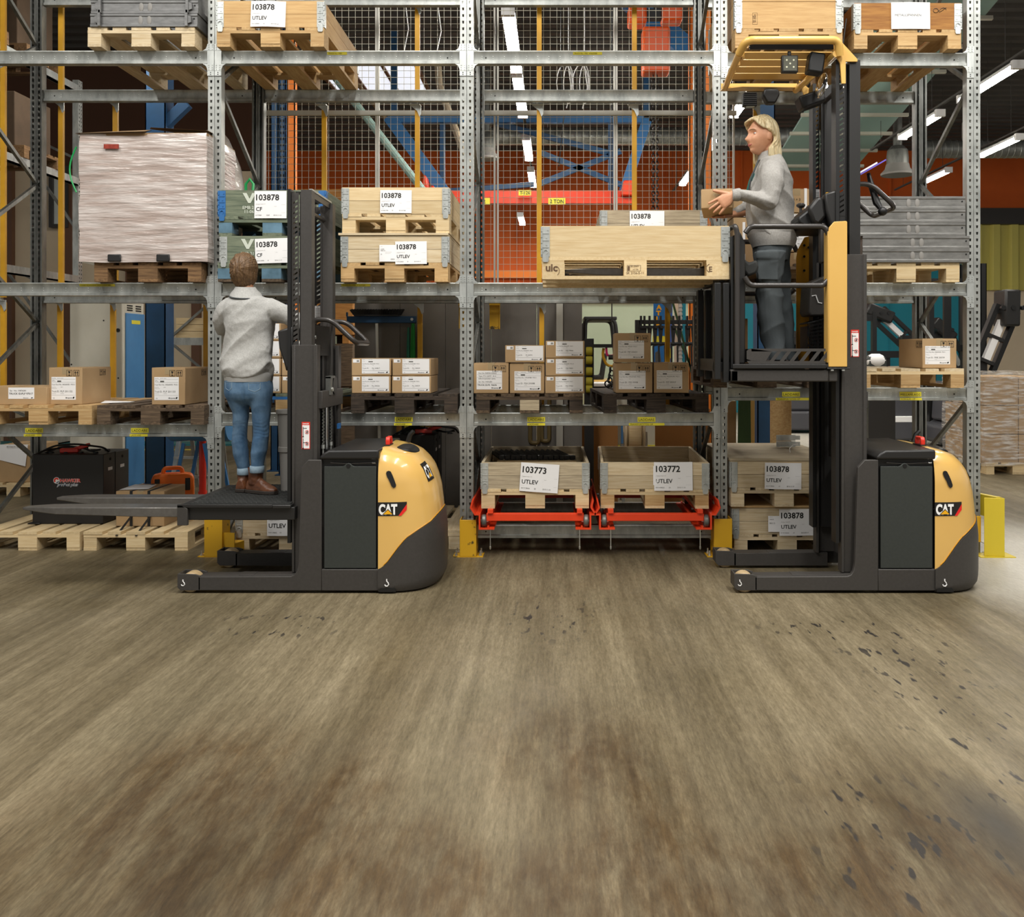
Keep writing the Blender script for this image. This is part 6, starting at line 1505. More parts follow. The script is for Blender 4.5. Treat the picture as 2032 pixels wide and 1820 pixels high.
MB().box(.035, -.01, Z(800, 8.9), .045, .02, Z(672, 8.9)).box(-.05, -.01, 0, .05, .02, .02).box(-.045, .02, 0.02, .045, .03, Z(672, 8.9)).build('frame', 'truck_dark', t)
t = empty('cleaning_cart', (X(1180, 10.2), 10.2, 0), 'black cart with a white tray behind the third bay pallet', 'cart')
MB().box(-.1, 0, .5, .22, .4, 1.15).build('bin', 'truck_black', t, bevel=.02); MB().box(-.13, -.02, 1.15, .25, .42, 1.19).build('tray', 'paper', t, bevel=.008)
MB().box(.18, -.01, 1.08, .23, .02, 1.2).build('clip', 'cab_blue', t); MB().box(-.1, 0, .1, .22, .4, .5).build('base', 'truck_dark', t)
for a in (-.06, .18):
    for c in (.05, .35): MB().lathe([(.01, -.02), (.05, -.02), (.05, .02), (.01, .02)], (a, c, .05), 'y', 12).build('caster', 'rubber', t)
# fork hanging bar
Yf = 10.4; t = empty('fork_hanger', (X(1345, Yf), Yf, 0), 'dark hanging bar with a row of black fork arms', 'tool rack'); ox = t.location.x; fx = lambda p: X(p, Yf)-ox; fz = lambda p: Z(p, Yf)
MB().box(fx(1268), 0, fz(643), fx(1421), .06, fz(635)).build('bar', 'truck_dark', t, bevel=.004)
for p in (1266, 1423): MB().box(fx(p)-.03, .0, 0, fx(p)+.03, .06, fz(635)).build('stand_post', 'truck_dark', t)
am = MB().box(-.010, -.02, -.02, .010, .05, .09).prism([(-.028, -.02), (.028, -.02), (.012, -.2), (.03, -.21), (.03, -.24), (-.012, -.25), (-.01, -.5), (-.025, -.5), (-.03, -.25), (-.015, -.2)], 'y', -.015, .015).box(-.012, -.05, -.05, .03, .0, -.02).cyl((-.03, 0, -.22), (.035, 0, -.22), .02, 8).mesh('fork_arm', 'truck_black')
for p in (1272, 1279, 1289, 1300, 1311, 1323, 1336, 1348, 1364, 1376, 1407, 1416): part('fork_arm', am, t, (fx(p), 0, fz(643)))
t = empty('banner_board', (X(1315, 11.6), 11.6, 0), 'blue boards with yellow letters behind the fork arms', 'sign'); ox = t.location.x; bx = lambda p: X(p, 11.6)-ox; bz = lambda p: Z(p, 11.6)
M('board_blue', '#1f6fb5', .5); M('board_violet', '#3a62b0', .5)
MB().box(bx(1297), 0, 0, bx(1319), .03, bz(590)).build('board', 'board_blue', t); MB().box(bx(1319.5), .02, 0, bx(1335), .05, bz(592)).build('board', 'board_violet', t)
q = MB()
for i, c in enumerate('ATLE'): q.text(c, (bx(1302), -.003, bz(614+i*11.5)), size=.055, sx=1.1, bold=.06)
q.build('lettering', 'logo_yellow', t, norm=False, smooth=0)
MB().box(bx(1295), -.004, bz(681), bx(1321), 0, bz(667)).build('yellow_tape', 'label_yellow', t); MB().box(bx(1322), .014, bz(711), bx(1334), .02, bz(691)).build('yellow_tape', 'label_yellow', t)
MB().prism([(bx(1300), bz(718)), (bx(1312), bz(718)), (bx(1309), bz(694)), (bx(1300), bz(700))], 'y', -.004, 0).build('dark_emblem', 'ink_grey', t)
for i, (a, c, m, lb) in enumerate(((1338, 1346, 'wall_cream', 'cream tall board leaning behind the fork arms'), (1347, 1353, 'post_light', 'ribbed pale tube behind the fork arms'), (1354, 1361, 'wall_teal', 'teal tall board beside the ribbed tube'))):
    x0, x1 = X(a, 11.9), X(c, 11.9); o = MB().box(0, 0, 0, x1-x0, .04, 2.35).box(0, -.01, 0, x1-x0, 0, .1)
    if i == 1:
        for k in range(40): o.box(-.006, -.012, .3+k*.05, x1-x0+.006, 0, .32+k*.05)
    tag(o.build('tall_board', m, loc=(x0, 11.9, 0)), lb, 'board')
M('strap_dkgreen', '#2c4a1f', .6)
for i, (a, c) in enumerate((((1318, 600), (1461, 952)), ((1335, 600), (1430, 952)))):
    tag(MB().bar(P(*a, 11.2)-P(*a, 11.2), P(*c, 11.2)-P(*a, 11.2), .05, .02).build('green_strap', 'strap_dkgreen', loc=P(*a, 11.2)), ('dark green strap slanting over the blue board', 'dark green strap slanting over the cream board')[i], 'strap')
# boards and reel low in the third bay
for i, (a, c, y1, lb) in enumerate(((1119, 1226, 815, 'brown hardboard sheet behind the crate with steel links'), (1301, 1410, 812, 'brown hardboard sheet behind the empty open crate'))):
    x0, x1 = X(a, 9.2), X(c, 9.2); tag(MB().box(0, 0, 0, x1-x0, .03, Z(y1, 9.2)).build('hardboard', 'hardboard' if 'hardboard' in MATS else 'card_dark', loc=(x0, 9.2+i*.04, 0), bevel=.003), lb, 'board')
t = empty('cable_reel', (X(1258, 9.5), 9.5, 0), 'pale cable reel on a stand between the hardboard sheets', 'reel'); zc = Z(858, 9.5)
MB().lathe([(.01, -.10), (.19, -.10), (.20, -.09), (.19, -.08), (.15, -.075), (.15, .075), (.19, .08), (.20, .09), (.19, .10), (.01, .10)], (0, 0, zc), 'x', 28).xf(Matrix.Translation((0, 0, 0))).build('drum', 'reel_beige' if 'reel_beige' in MATS else 'wall_cream', t)
MB().lathe([(.14, -.07), (.175, -.06), (.175, .06), (.14, .07)], (0, 0, zc), 'x', 24).build('cable', 'fresh_x', t)
for s in (-.12, .12): MB().bar((s, -.18, 0), (s, 0, zc), .03, .03).build('leg', 'galvanised', t); MB().bar((s, .18, 0), (s, 0, zc), .03, .03).build('leg', 'galvanised', t)
MB().bar((-.13, -.15, zc-.1), (-.13, -.1, zc+.12), .02, .03).build('crank', 'blue_steel', t)
tag(MB().box(0, 0, 0, X(1302, 10.6)-X(1222, 10.6), .3, 1.1).build('cupboard', 'cab_white', loc=(X(1222, 10.6), 10.6, 0), bevel=.006), 'pale cupboard behind the cable reel', 'cabinet')
tag(MB().box(0, 0, 0, X(1302, 10.58)-X(1222, 10.58), .02, .06).build('yellow_strip', 'label_yellow', loc=(X(1222, 10.57), 10.578, Z(894, 10.58))), 'yellow strip along the pale cupboard', 'strip')
# low in the fourth bay
Yd = 9.0
for i, (a, c, y1, m, lb, cat) in enumerate(((1444, 1461, 796, 'card_dark', 'brown board leaning behind the lidded crates', 'board'), (1489, 1502, 700, 'truck_yellow_flat', 'yellow board edge beside the blue column', 'board'), (1539, 1581, 640, 'tan_y', 'tan plywood board beside the blue column', 'board'))):
    x0, x1 = X(a, Yd), X(c, Yd); tag(MB().box(0, 0, 0, x1-x0, .04, Z(y1, Yd)).build('leaning_board', m, loc=(x0, Yd+.1*i, 0), bevel=.004), lb, cat)
b = MB()
for k in range(5): b.loft([[(k*.022-.05, -.02, 1.35), (k*.022-.03, -.02, 1.35), (k*.022-.03, .0, 1.35), (k*.022-.05, .0, 1.35)], [(k*.026-.065, -.03, 0), (k*.026-.035, -.03, 0), (k*.026-.035, .02, 0), (k*.026-.065, .02, 0)]])
tag(b.build('green_tarp', 'strap_dkgreen', loc=(X(1476, Yd), Yd, 0)), 'folded dark green tarpaulin hanging behind the lidded crates', 'tarpaulin')
t = empty('hinge_plates', (X(1563, 7.9), 7.88, .724), 'pair of loose zinc hinge plates standing on the plank lid', 'hinge')
for i in range(2):
    z = .004+i*.052; q = MB().box(-.1, 0, z, .06, .006, z+.048).box(.06, 0, z+.008, .1, .006, z+.042)
    for k in range(4): q.cyl((-.08+k*.04, -.004, z+.024), (-.08+k*.04, 0, z+.024), .005, 6)
    q.build('plate', 'zinc', t)
# ---- trucks parked at the far side of the hall
def parked(x, Y, label, white=True, tilt=.0, w=.8, h=1.0, mast=2.3, band=False, s=1):
    t = empty('parked_truck', (x, Y, 0), label, 'forklift', 'trucks parked in the hall')
    MB().prism([(-w/2, .06), (w/2, .06), (w/2+.05, .14), (w/2+.03, .34), (w/2-.1, .42), (-w/2+.1, .42), (-w/2-.03, .34), (-w/2-.05, .14)], 'y', 0, 1.0).build('chassis', 'parked_grey', t, bevel=.04, seg=3)
    MB().prism([(-w*.46, .42), (w*.46, .42), (w*.42, h-.1), (w*.34, h), (-w*.34, h), (-w*.42, h-.1)], 'y', .08, .75).build('hood', 'parked_grey', t, bevel=.05, seg=3)
    if white:
        o = MB().box(-w*.1, .065, .46, w*.38, .08, h-.08).build('white_panel', 'paper', t, bevel=.01)
        for i in range(3):
            for k in range(2): MB().box(w*(.0+k*.17), .060, .52+i*.15, w*(.08+k*.17), .065, .545+i*.15).build('vent', 'ink_grey', o)
    if band: MB().prism([(-w/2-.01, .36), (w/2+.01, .36), (w/2-.02, .46), (-w/2+.02, .46)], 'y', -.005, .6).build('white_band', 'paper', t, bevel=.01)
    for a in (-w*.38, w*.38): MB().lathe([(.01, -.05), (.09, -.05), (.1, -.03), (.1, .03), (.09, .05), (.01, .05)], (a, .12, .1), 'x', 16).build('wheel', 'rubber', t)
    MB().cyl((-w*.2, .3, h), (-w*.2, .3, h+.08), .06, 12).build('button_base', 'truck_black', t)
    m = bpy.data.objects.new('mast', MB().box(-.32, 0, 0, -.24, .12, mast).box(.24, 0, 0, .32, .12, mast).box(-.24, .02, mast-.12, .24, .1, mast).box(-.24, .02, mast*.5, .24, .1, mast*.5+.1).box(-.06, .04, .1, .06, .1, mast-.1).mesh('mast', 'truck_black')); COL.objects.link(m); m.parent = t
    m.location = (0, .80, .35); m.rotation_euler = (0, tilt, 0)
    return t
M('parked_grey', '#45454a', .45)
parked(X(1598, 17.6), 17.6, 'dark parked truck behind the far mast of the raised picker', white=False, h=.75, mast=1.6)
parked(X(1735, 17.2), 17.2, 'parked truck with a white vent panel beside the raised picker mast', tilt=-.0, mast=1.9)
parked(X(1795, 15.6), 15.6, 'parked truck with a white band behind the rear upright', white=False, band=True, w=.62, h=.95, mast=1.2)
parked(X(1858, 17.0), 17.0, 'parked truck with a white vent panel behind the diagonal brace', mast=1.5)
parked(X(1925, 14.7), 14.7, 'parked truck half hidden by the last upright', w=.7, mast=2.4)
# tilted masts and lifting heads
def tilted(px0, py0, px1, py1, Y, label, light=False):
    a, c = P(px0, py0, Y), P(px1, py1, Y); t = empty('tilting_mast', a, label, 'mast'); d = c-a
    n = Vector((-d.z, 0, d.x)).normalized()*.16
    for k in (-1, 1): MB().bar(n*k, d+n*k, .07, .12, up=(0, 1, 0)).build('rail', 'truck_black', t)
    for f in (.1, .5, .9): MB().bar(d*f-n, d*f+n, .05, .1, up=(0, 1, 0)).build('cross_member', 'truck_dark', t)
    MB().bar(d*.1, d*.9, .1, .09, up=(0, 1, 0)).build('lift_ram', 'paper' if light else 'galvanised', t)
    e = d*1.0; MB().obox(e, (.55, .4, .24), Matrix.Rotation(math.atan2(d.x, d.z)+1.2, 3, 'Y')).build('head', 'truck_dark', t, bevel=.03)
    for k in range(3): MB().cyl(e+Vector((-.15+k*.15, -.22, 0)), e+Vector((-.15+k*.15, -.16, 0)), .035, 10).build('head_bolt', 'truck_black', t)
    # strut down to the floor
    MB().bar(Vector((0, .1, -a.z)), Vector((0, .1, .1)), .16, .16).box(-.4, -.2, -a.z, .4, .5, -a.z+.16).build('foot', 'truck_dark', t)
    return t
tilted(1838, 712, 1742, 622, 18.9, 'tilted black mast with a white ram over the carton marked PMR', True)
tilted(1950, 728, 1998, 612, 14.2, 'tilted black mast with a pale tube over the wrapped cartons', True)
tilted(1908, 735, 1868, 655, 19.8, 'short tilted mast in front of the teal wall')
post('rack_post', 1946, 1958, 15, 'tall black mast rail beyond the last upright', 'truck_black', z1=2.95, d=.2)
post('rack_post', 1906, 1917, 20, 'dark post at the edge of the teal wall', 'truck_dark', z1=3.4)
t = tag(MB().box(0, 0, 0, .25, .25, .5).sphere((.12, .12, .52), .16, 8, (1, 1, .5)).build('bagged_bin', 'battery_panel', loc=(X(1726, 14), 14, .9)), 'dark bin with a white bag beside the raised picker mast', 'bin')
MB().sphere((.12, .1, .5), .15, 8, (1, 1, .75)).build('white_bag', 'paper', t, smooth=60)
tag(MB().box(-.05, -.1, 0, .35, .4, .9).build('low_cabinet', 'truck_dark', loc=(X(1726, 14), 14, 0), bevel=.01), 'dark low cabinet under the bagged bin', 'cabinet')
# ================================================================ PEOPLE
import mathutils
NZ = mathutils.noise
M('skin', '#d09a78', .5, 0, '#c38a68', vs=18)
M('lip', '#b5635a', .45)
M('eye_white', '#e9e4dc', .25); M('eye_iris', '#3b4a50', .2)
M('brow', '#8d6c48', .8)
M('sweat_light', '#bdbcb8', .95, 0, '#a9a8a4', vs=120, bump=.15, bs=300, detail=2)
M('sweat_rib', '#b3b2ae', .95, bump=.25, bs=60, bst=(9, 9, .6))
M('collar_line', '#4a4d4f', .9)
M('denim', '#6d8ba6', .9, 0, '#3f6080', vs=8, st=(1.4, 1.4, .8), bump=.2, bs=260, ramp=(.35, .72))
M('denim_cuff', '#93a7b4', .9, 0, '#8096a6', vs=60)
M('boot', '#6b3f22', .45, 0, '#4a2917', vs=14, bump=.15, bs=40)
M('boot_sole', '#2b231d', .7)
M('work_grey', '#4b5153', .9, 0, '#41474a', vs=5, bump=.1, bs=200)
M('shirt_teal', '#1d6e66', .9)
M('hair_brown', '#7d5f3f', .5, 0, '#4d3824', vs=4, st=(26, 26, 2.2), bump=.5, bs=5, bst=(26, 26, 2.5), detail=6)
M('hair_blond', '#dccda6', .42, 0, '#a98d5c', vs=4, st=(24, 24, 1.8), bump=.5, bs=5, bst=(26, 26, 2.2), detail=6, ramp=(.3, .6))
def ell(c, a, b, u=(1, 0, 0), v=(0, 1, 0), n=20, pw=2.0):
    c, u, v = Vector(c), Vector(u), Vector(v); o = []
    for i in range(n):
        t = 2*PI*i/n; cs, sn = math.cos(t), math.sin(t); e = 2/pw
        o.append(c+u*(a*math.copysign(abs(cs)**e, cs))+v*(b*math.copysign(abs(sn)**e, sn)))
    return o
def limb(b, pts, rr, n=16):
    """tapering limb through the joints, rounded ends"""
    pts = [Vector(p) for p in pts]; P2, R2 = [], []
    for i in range(len(pts)-1):
        for k in range(5):
            t = k/5; p0 = pts[max(i-1, 0)]; p1 = pts[i]; p2 = pts[i+1]; p3 = pts[min(i+2, len(pts)-1)]
            P2.append(.5*((2*p1)+(p2-p0)*t+(2*p0-5*p1+4*p2-p3)*t*t+(3*p1-p0-3*p2+p3)*t**3)); R2.append(rr[i]+(rr[i+1]-rr[i])*t)
    P2.append(pts[-1]); R2.append(rr[-1])
    d0 = (P2[0]-P2[1]).normalized(); d1 = (P2[-1]-P2[-2]).normalized()
    P2 = [P2[0]+d0*R2[0]*.8]+P2+[P2[-1]+d1*R2[-1]*.8]; R2 = [R2[0]*.5]+R2+[R2[-1]*.5]
    return b.tube(P2, R2, n)
def hand(b, wrist, f, p, t, curls=(.3, .3, .3, .3), spread=(.16, .04, -.07, -.18), thumb=(.7, .3), s=1.0):
    """palm, four bent fingers and a thumb; f finger direction, p palm normal, t thumb side"""
    w, f, p, t = Vector(wrist), Vector(f).normalized(), Vector(p).normalized(), Vector(t).normalized()
    t = (t-f*t.dot(f)).normalized(); p = (p-f*p.dot(f)-t*p.dot(t)).normalized()
    b.loft([ell(w+f*(-.02*s), .027*s, .020*s, t, p, 14), ell(w+f*(.012*s), .030*s, .020*s, t, p, 14), ell(w+f*(.045*s), .041*s, .017*s, t, p, 14, 2.6), ell(w+f*(.08*s), .042*s, .015*s, t, p, 14, 2.8), ell(w+f*(.092*s), .036*s, .011*s, t, p, 14, 2.6)])
    tips = []
    for i, (off, l) in enumerate(((.031, .074), (.0105, .082), (-.0105, .076), (-.031, .060))):
        a = spread[i]; d = (f*math.cos(a)+t*math.sin(a)).normalized(); q = w+f*(.080-.006*abs(i-1.2))*s+t*off*s; c = curls[i]; pts = [q-d*.02*s, q]; ang = c*.5
        for k, fr in enumerate((.45, .31, .24)):
            q = q+(d*math.cos(ang)+p*math.sin(ang))*l*fr*s; pts.append(q); ang += c
        limb(b, pts, [.0095*s, .0092*s, .0088*s, .0080*s, .0066*s], 10); tips.append(q)
    q = w+f*.022*s+t*.026*s; d = (f*math.cos(thumb[0])+t*math.sin(thumb[0])).normalized(); e = (d*math.cos(thumb[1])+p*math.sin(thumb[1])).normalized()
    limb(b, [q-d*.012*s, q+d*.034*s, q+d*.034*s+e*.03*s, q+d*.034*s+e*.05*s], [.015*s, .0125*s, .0105*s, .008*s], 10)
    return tips
def g3(v, c, s): return math.exp(-sum(((a-b_)/k)**2 for a, b_, k in zip(v, c, s)))
def head(b, c, fwd, up=(0, 0, 1), s=1.0, pitch=0):
    """skull with brow, sockets, nose, mouth, chin, ears; c = centre between the ears"""
    f = Vector(fwd).normalized(); u = Vector(up); r = f.cross(u).normalized(); u = r.cross(f)
    if pitch: f, u = f*math.cos(pitch)+u*math.sin(pitch), u*math.cos(pitch)-f*math.sin(pitch)
    n, m = 48, 40; rings = []
    def pt(x, y, z):                       # x right, y forward, z up: local skull space
        return Vector(c)+(r*x+f*y+u*z)*s
    for j in range(1, m):
        th = PI*j/m; zz = -math.cos(th); rr = math.sin(th); ring = []
        for i in range(n):
            a = 2*PI*i/n; dx, dy = math.sin(a), math.cos(a)
            rx = .0735; ry = .094 if dy > 0 else .098; rz = .118
            x, y, z = dx*rr*rx, dy*rr*ry, zz*rz
            if z < 0:                       # jaw narrows, face stays forward
                k = min(1, -z/.118); x *= 1-.40*k**1.5
                if y > 0: y += (.026*k-.002*k*k)*max(0, dy)
                else: y *= 1-.50*k
            q = (abs(x), y, z)
            fr = max(0, dy)
            y += fr*(.010*g3(q, (.0, .09, .040), (.05, .06, .016))              # brow
                 - .017*g3(q, (.030, .085, .014), (.017, .06, .013))             # eye sockets
                 + .026*g3(q, (0, .10, -.024), (.0115, .09, .015))+.014*g3(q, (0, .10, -.002), (.009, .09, .024))   # nose
                 + .006*g3(q, (.038, .07, -.022), (.022, .05, .020))             # cheeks
                 + .004*g3(q, (0, .09, -.058), (.024, .08, .011))                # lips
                 - .004*g3(q, (0, .09, -.076), (.03, .08, .007))
                 + .010*g3(q, (0, .08, -.098), (.024, .09, .016)))               # chin
            ring.append(pt(x, y, z))
        rings.append(ring)
    b.loft(rings)
    head.last = (rings, n, m)
    for sx in (-1, 1):
        e = MB().sphere((0, 0, 0), .03, 8, (.30, .62, 1.0)); e.v = [tuple(pt(sx*(.072+p[0])+.0, p[1]-.012-.15*p[2], p[2]-.002)) for p in e.v]; b.merge(e)
    return pt
def grow(b, name, mt, parent, voxel, smooth=4, root=None, fn=None, keep=True):
    """fuse overlapping volumes into one skin and tidy it"""
    o = bpy.data.objects.new(name, b.mesh(name, mt, smooth=0)); COL.objects.link(o)
    m = o.modifiers.new('skin', 'REMESH'); m.mode = 'VOXEL'; m.voxel_size = voxel
    if smooth: q = o.modifiers.new('soft', 'SMOOTH'); q.iterations = smooth; q.factor = .5
    dg = bpy.context.evaluated_depsgraph_get(); me = bpy.data.meshes.new_from_object(o.evaluated_get(dg)); o.modifiers.clear(); o.data = me
    if fn:
        nr = [v.normal.copy() for v in me.vertices]
        for v, nn in zip(me.vertices, nr): v.co += nn*fn(v.co)
    if root is not None: me.transform(Matrix.Translation(-Vector(root)))
    me.shade_smooth(); me.materials.clear(); me.materials.append(MATS[mt]); me.update()
    if parent: o.parent = parent
    return o
def fold(p, d, s, a, k=2.0):
    """soft creases running along direction d"""
    d = Vector(d).normalized(); l = p.dot(d); q = p-d*l
    v = NZ.noise(q*s+d*(l*s*.22)+Vector((3.1, 1.7, .4))); return a*(abs(v)**.8*-k+.35)
def hair_shell(b, pt, zs, rad, gap, thick=.02, n=44, wav=.0025, seed=0):
    """cap of hair open towards the face: rad(z, a) outer radius at angle a from the back, gap(z) half opening at the front"""
    rings = []
    for z in zs:
        g = gap(z); out, inn = [], []
        for i in range(n+1):
            a = -PI+g+(2*PI-2*g)*i/n
            r_ = rad(z, a)+wav*math.sin(a*23+seed+z*14)+wav*1.4*NZ.noise(Vector((a*5, z*9, seed)))
            x, y = math.sin(a), -math.cos(a)
            ox, oy = x*r_*.86, y*r_-.006
            k = max(.0, 1-thick/max(r_, .021)); out.append(pt(ox, oy, z)); inn.append(pt(ox*k, oy*k, z))
        rings.append(out+inn[::-1])
    return b.loft(rings)
# ---------------------------------------------------------------- woman at the low platform, seen from behind
YA = 6.36
def A(px, py, y=YA): return Vector((X(px, y), y, Z(py, y)))
kA = YA/F
rootA = Vector((X(505, 6.38), 6.38, .567))
pa = empty('person', rootA, 'person seen from behind in a light grey sweater, blue jeans and brown boots', 'person', 'people working at the rack')
hc = A(485, 541); body = MB()
ptA = head(body, hc+Vector((0, .01, 0)), (.12, 1, 0), s=.97)
limb(body, [A(487, 560), A(487, 592)], [.052, .056])
body.loft([ell(A(490, 590), .10, .06), ell(A(494, 610), .15, .085), ell(A(495, 650), .14, .095), ell(A(494, 700), .125, .09), ell(A(494, 745), .14, .1), ell(A(494, 785), .135, .1)])
RS, RE, RW = A(533, 610), A(596, 634, 6.30), A(612, 652, 6.52)
LS, LE, LW = A(449, 608), A(440, 648, 6.44), A(458, 652, 6.74)
limb(body, [RS, RE, RW], [.042, .036, .026]); limb(body, [LS, LE, LW], [.042, .036, .026])
hand(body, RW, (.25, 1, -.15), (0, 0, -1), (-1, 0, 0), (.55, .6, .65, .7)); hand(body, LW, (.15, 1, .0), (0, 0, -1), (1, 0, 0), (.5, .55, .6, .65))
for pts in ((A(473, 780), A(477, 855, 6.40), A(484, 925, 6.438), Vector((X(486, 6.45), 6.45, .63))), (A(516, 780), A(518.5, 855), A(511, 925, 6.36), Vector((X(509.5, 6.37), 6.37, .63)))): limb(body, pts, [.055, .034, .028, .034])
grow(body, 'body', 'skin', pa, .0045, 3, rootA)
def sw(p):
    w = max(0, min(1, (Z(640, YA)-p.z)/.25)); return fold(p, (1, .0, .75), 7.5, .010+.016*w)+.002*NZ.noise(p*40)
sw_b = MB(); tr = [(748, 493.5, 45.5, .128), (742, 493, 49, .138), (733, 491.5, 53, .148), (712, 492, 51, .145), (690, 493.5, 47.5, .135), (660, 495, 46.5, .130), (640, 496, 49, .130), (620, 495.5, 52, .125), (604, 494.5, 52, .115), (594, 492, 43, .100), (587, 489, 27, .082), (579, 488, 17, .060), (574, 487.5, 15, .055)]
sw_b.loft([ell(A(c, y), w*kA, d, n=28, pw=2.3) for y, c, w, d in tr])
limb(sw_b, [A(522, 611), A(548, 616, 6.34), A(578, 630, 6.31), A(597, 640, 6.32), RW+Vector((-.005, -.03, 0))], [.072, .072, .068, .060, .040])
limb(sw_b, [A(460, 609), A(446, 618, 6.37), A(440, 640, 6.42), A(444, 652, 6.52), LW+Vector((0, -.03, 0))], [.072, .066, .060, .055, .040])
grow(sw_b, 'sweater', 'sweat_light', pa, .008, 5, rootA, sw)
hb = MB(); hb.loft([ell(A(493.5, y), w*kA, d, n=28, pw=2.3) for y, w, d in ((757, 45.5, .126), (751, 46.5, .130), (742, 47.5, .134), (738, 46, .13))])
hb.xf(Matrix.Translation(-rootA)).build('hem_band', 'sweat_rib', pa, smooth=60)
cb = MB(); cb.loft([ell(A(488, 587), .106, .108, (1, 0, -.05), (0, 1, .22), 28), ell(A(487.5, 583), .100, .102, (1, 0, -.05), (0, 1, .22), 28), ell(A(487, 575), .076, .080, (1, 0, -.05), (0, 1, .16), 28), ell(A(487, 569), .063, .068, (1, 0, -.03), (0, 1, .1), 28), ell(A(487, 571), .058, .062, (1, 0, -.03), (0, 1, .1), 28)], caps=False)
cb.xf(Matrix.Translation(-rootA)).build('collar', 'sweat_light', pa, smooth=60)
MB().tube([v-rootA for v in ell(A(488, 587.5), .107, .109, (1, 0, -.05), (0, 1, .22), 28)], .005, 6, closed=True).build('collar_edge', 'collar_line', pa)
jb = MB(); jb.loft([ell(A(493.5, y), w*kA, d, n=26, pw=2.5) for y, w, d in ((748, 45, .118), (765, 46.5, .125), (780, 46.5, .125), (789, 44, .110), (797, 36, .085), (804, 22, .05))])
def leg(b, rows, yk, n=18): b.loft([ell(A(c, y, yk(y)), w*yk(y)/F, d, n=n) for y, c, w, d in rows])
leg(jb, [(770, 472, 23.5, .115), (785, 473, 22.5, .105), (800, 474.5, 20, .092), (819, 478, 16.5, .075), (849, 477, 14.5, .063), (864, 476, 14.5, .064), (878, 475.5, 15, .068), (900, 478, 15, .066), (915, 481, 13.5, .058), (932, 484.5, 12.2, .050)], lambda y: YA+(y-770)/160*.08)
leg(jb, [(770, 515, 24.5, .115), (785, 517, 23.5, .108), (800, 517.5, 21.5, .095), (819, 518.5, 18.5, .078), (849, 518.5, 15.8, .065), (864, 518.5, 15.6, .065), (878, 516.5, 15.6, .07), (900, 513.5, 15.2, .066), (915, 511.5, 13.6, .058), (930, 510.5, 12.3, .05)], lambda y: YA)
def jw(p):
    kz = g3((p.z,), (Z(856, YA),), (.09,)); return -.0045*kz*abs(math.sin(p.z*105+p.x*22+7*NZ.noise(p*8)))*(.4+NZ.noise(p*14+Vector((5, 0, 0))))+fold(p, (1, 0, .25), 9, .0035)-.010*g3((p.x, p.z), (X(494, YA), Z(782, YA)), (.008, .05))
JO = grow(jb, 'jeans', 'denim', pa, .006, 14, rootA, jw)
for c, y0, y1, w, yk in ((485, 928, 942, 12.9, 6.44), (510, 924, 938, 13.0, 6.36)):
    MB().loft([ell(A(c, y, yk), ww_*yk/F, ww_*yk/F*1.12, n=20) for y, ww_ in ((y1, w), (y1-1, w+.9), ((y0+y1)/2, w+1), (y0+1, w+.9), (y0, w-.3))]).xf(Matrix.Translation(-rootA)).build('turned_cuff', 'denim_cuff', pa, smooth=60)
from mathutils.bvhtree import BVHTree
JB = BVHTree.FromPolygons([v.co for v in JO.data.vertices], [tuple(p.vertices) for p in JO.data.polygons])
for k, (px, py) in enumerate(((464, 766), (515, 768))):
    w = 15 if k == 0 else 21; q = MB(); pts = [(px-w*.5, py-9), (px+w*.5, py-9), (px+w*.5, py+3), (px+w*.1, py+8), (px-w*.45, py+4)]
    loop = []
    for i in range(len(pts)):
        (a0, c0), (a1, c1) = pts[i], pts[(i+1) % len(pts)]
        for t in (0, .25, .5, .75):
            w0 = A(a0+(a1-a0)*t, c0+(c1-c0)*t)-rootA; h = JB.ray_cast(Vector((w0.x, -.6, w0.z)), Vector((0, 1, 0)))
            if h[0] is not None: loop.append(h[0]+Vector((0, -.0005, 0)))
    q.tube(loop, .0018, 5, closed=True).build('pocket_seam', 'denim_cuff', pa)
def boot(ank, d, parent, root, l=.245, mt='boot', top=.17):
    d = Vector(d).normalized(); s = Vector((-d.y, d.x, 0)); base = Vector((ank.x, ank.y, root.z)); b = MB(); heel = base-d*.075
    rows = [(.0, .030, .085), (.02, .038, .10), (.06, .040, .115), (.11, .040, .105), (.15, .044, .080), (.19, .045, .062), (.225, .036, .050), (.245, .018, .040)]
    k = l/.245; rr = []
    for x, w, h in rows:
        c = heel+d*x*k; rr.append([c+s*(w*math.cos(t))+Vector((0, 0, .022+max(0, math.sin(t))*(h-.022)+min(0, math.sin(t))*.004)) for t in [2*PI*i/18 for i in range(18)]])
    b.loft(rr)
    b.loft([ell(base-d*.012+Vector((0, 0, .06)), .045, .05, s, d), ell(base-d*.012+Vector((0, 0, .11)), .044, .050, s, d), ell(base-d*.012+Vector((0, 0, top)), .048, .054, s, d)])
    o = grow(b, 'boot', mt, parent, .005, 3, root, lambda p: .002*NZ.noise(p*45))
    sl = MB(); rr = [[heel+d*(x*k*1.02-.003)+s*(w*1.12*q)+Vector((0, 0, z)) for q, z in ((-1, 0), (1, 0), (1, .024), (-1, .024))] for x, w, h in rows]
    sl.loft(rr).xf(Matrix.Translation(-root)).build('sole', 'boot_sole', o, bevel=.004)
    return o
boot(Vector((X(487, 6.46), 6.46, 0)), (.22, 1, 0), pa, rootA); boot(Vector((X(509, 6.36), 6.37, 0)), (.86, -.42, 0), pa, rootA)
hs = MB()
def radA(z, a):
    t = max(-1, min(1, (z-.02)/.125)); r_ = .108*math.sqrt(max(.02, 1-t*t)) if z > .02 else .108-3.1*max(0, -(z-.02))**2.0
    return r_+.006*math.cos(a)
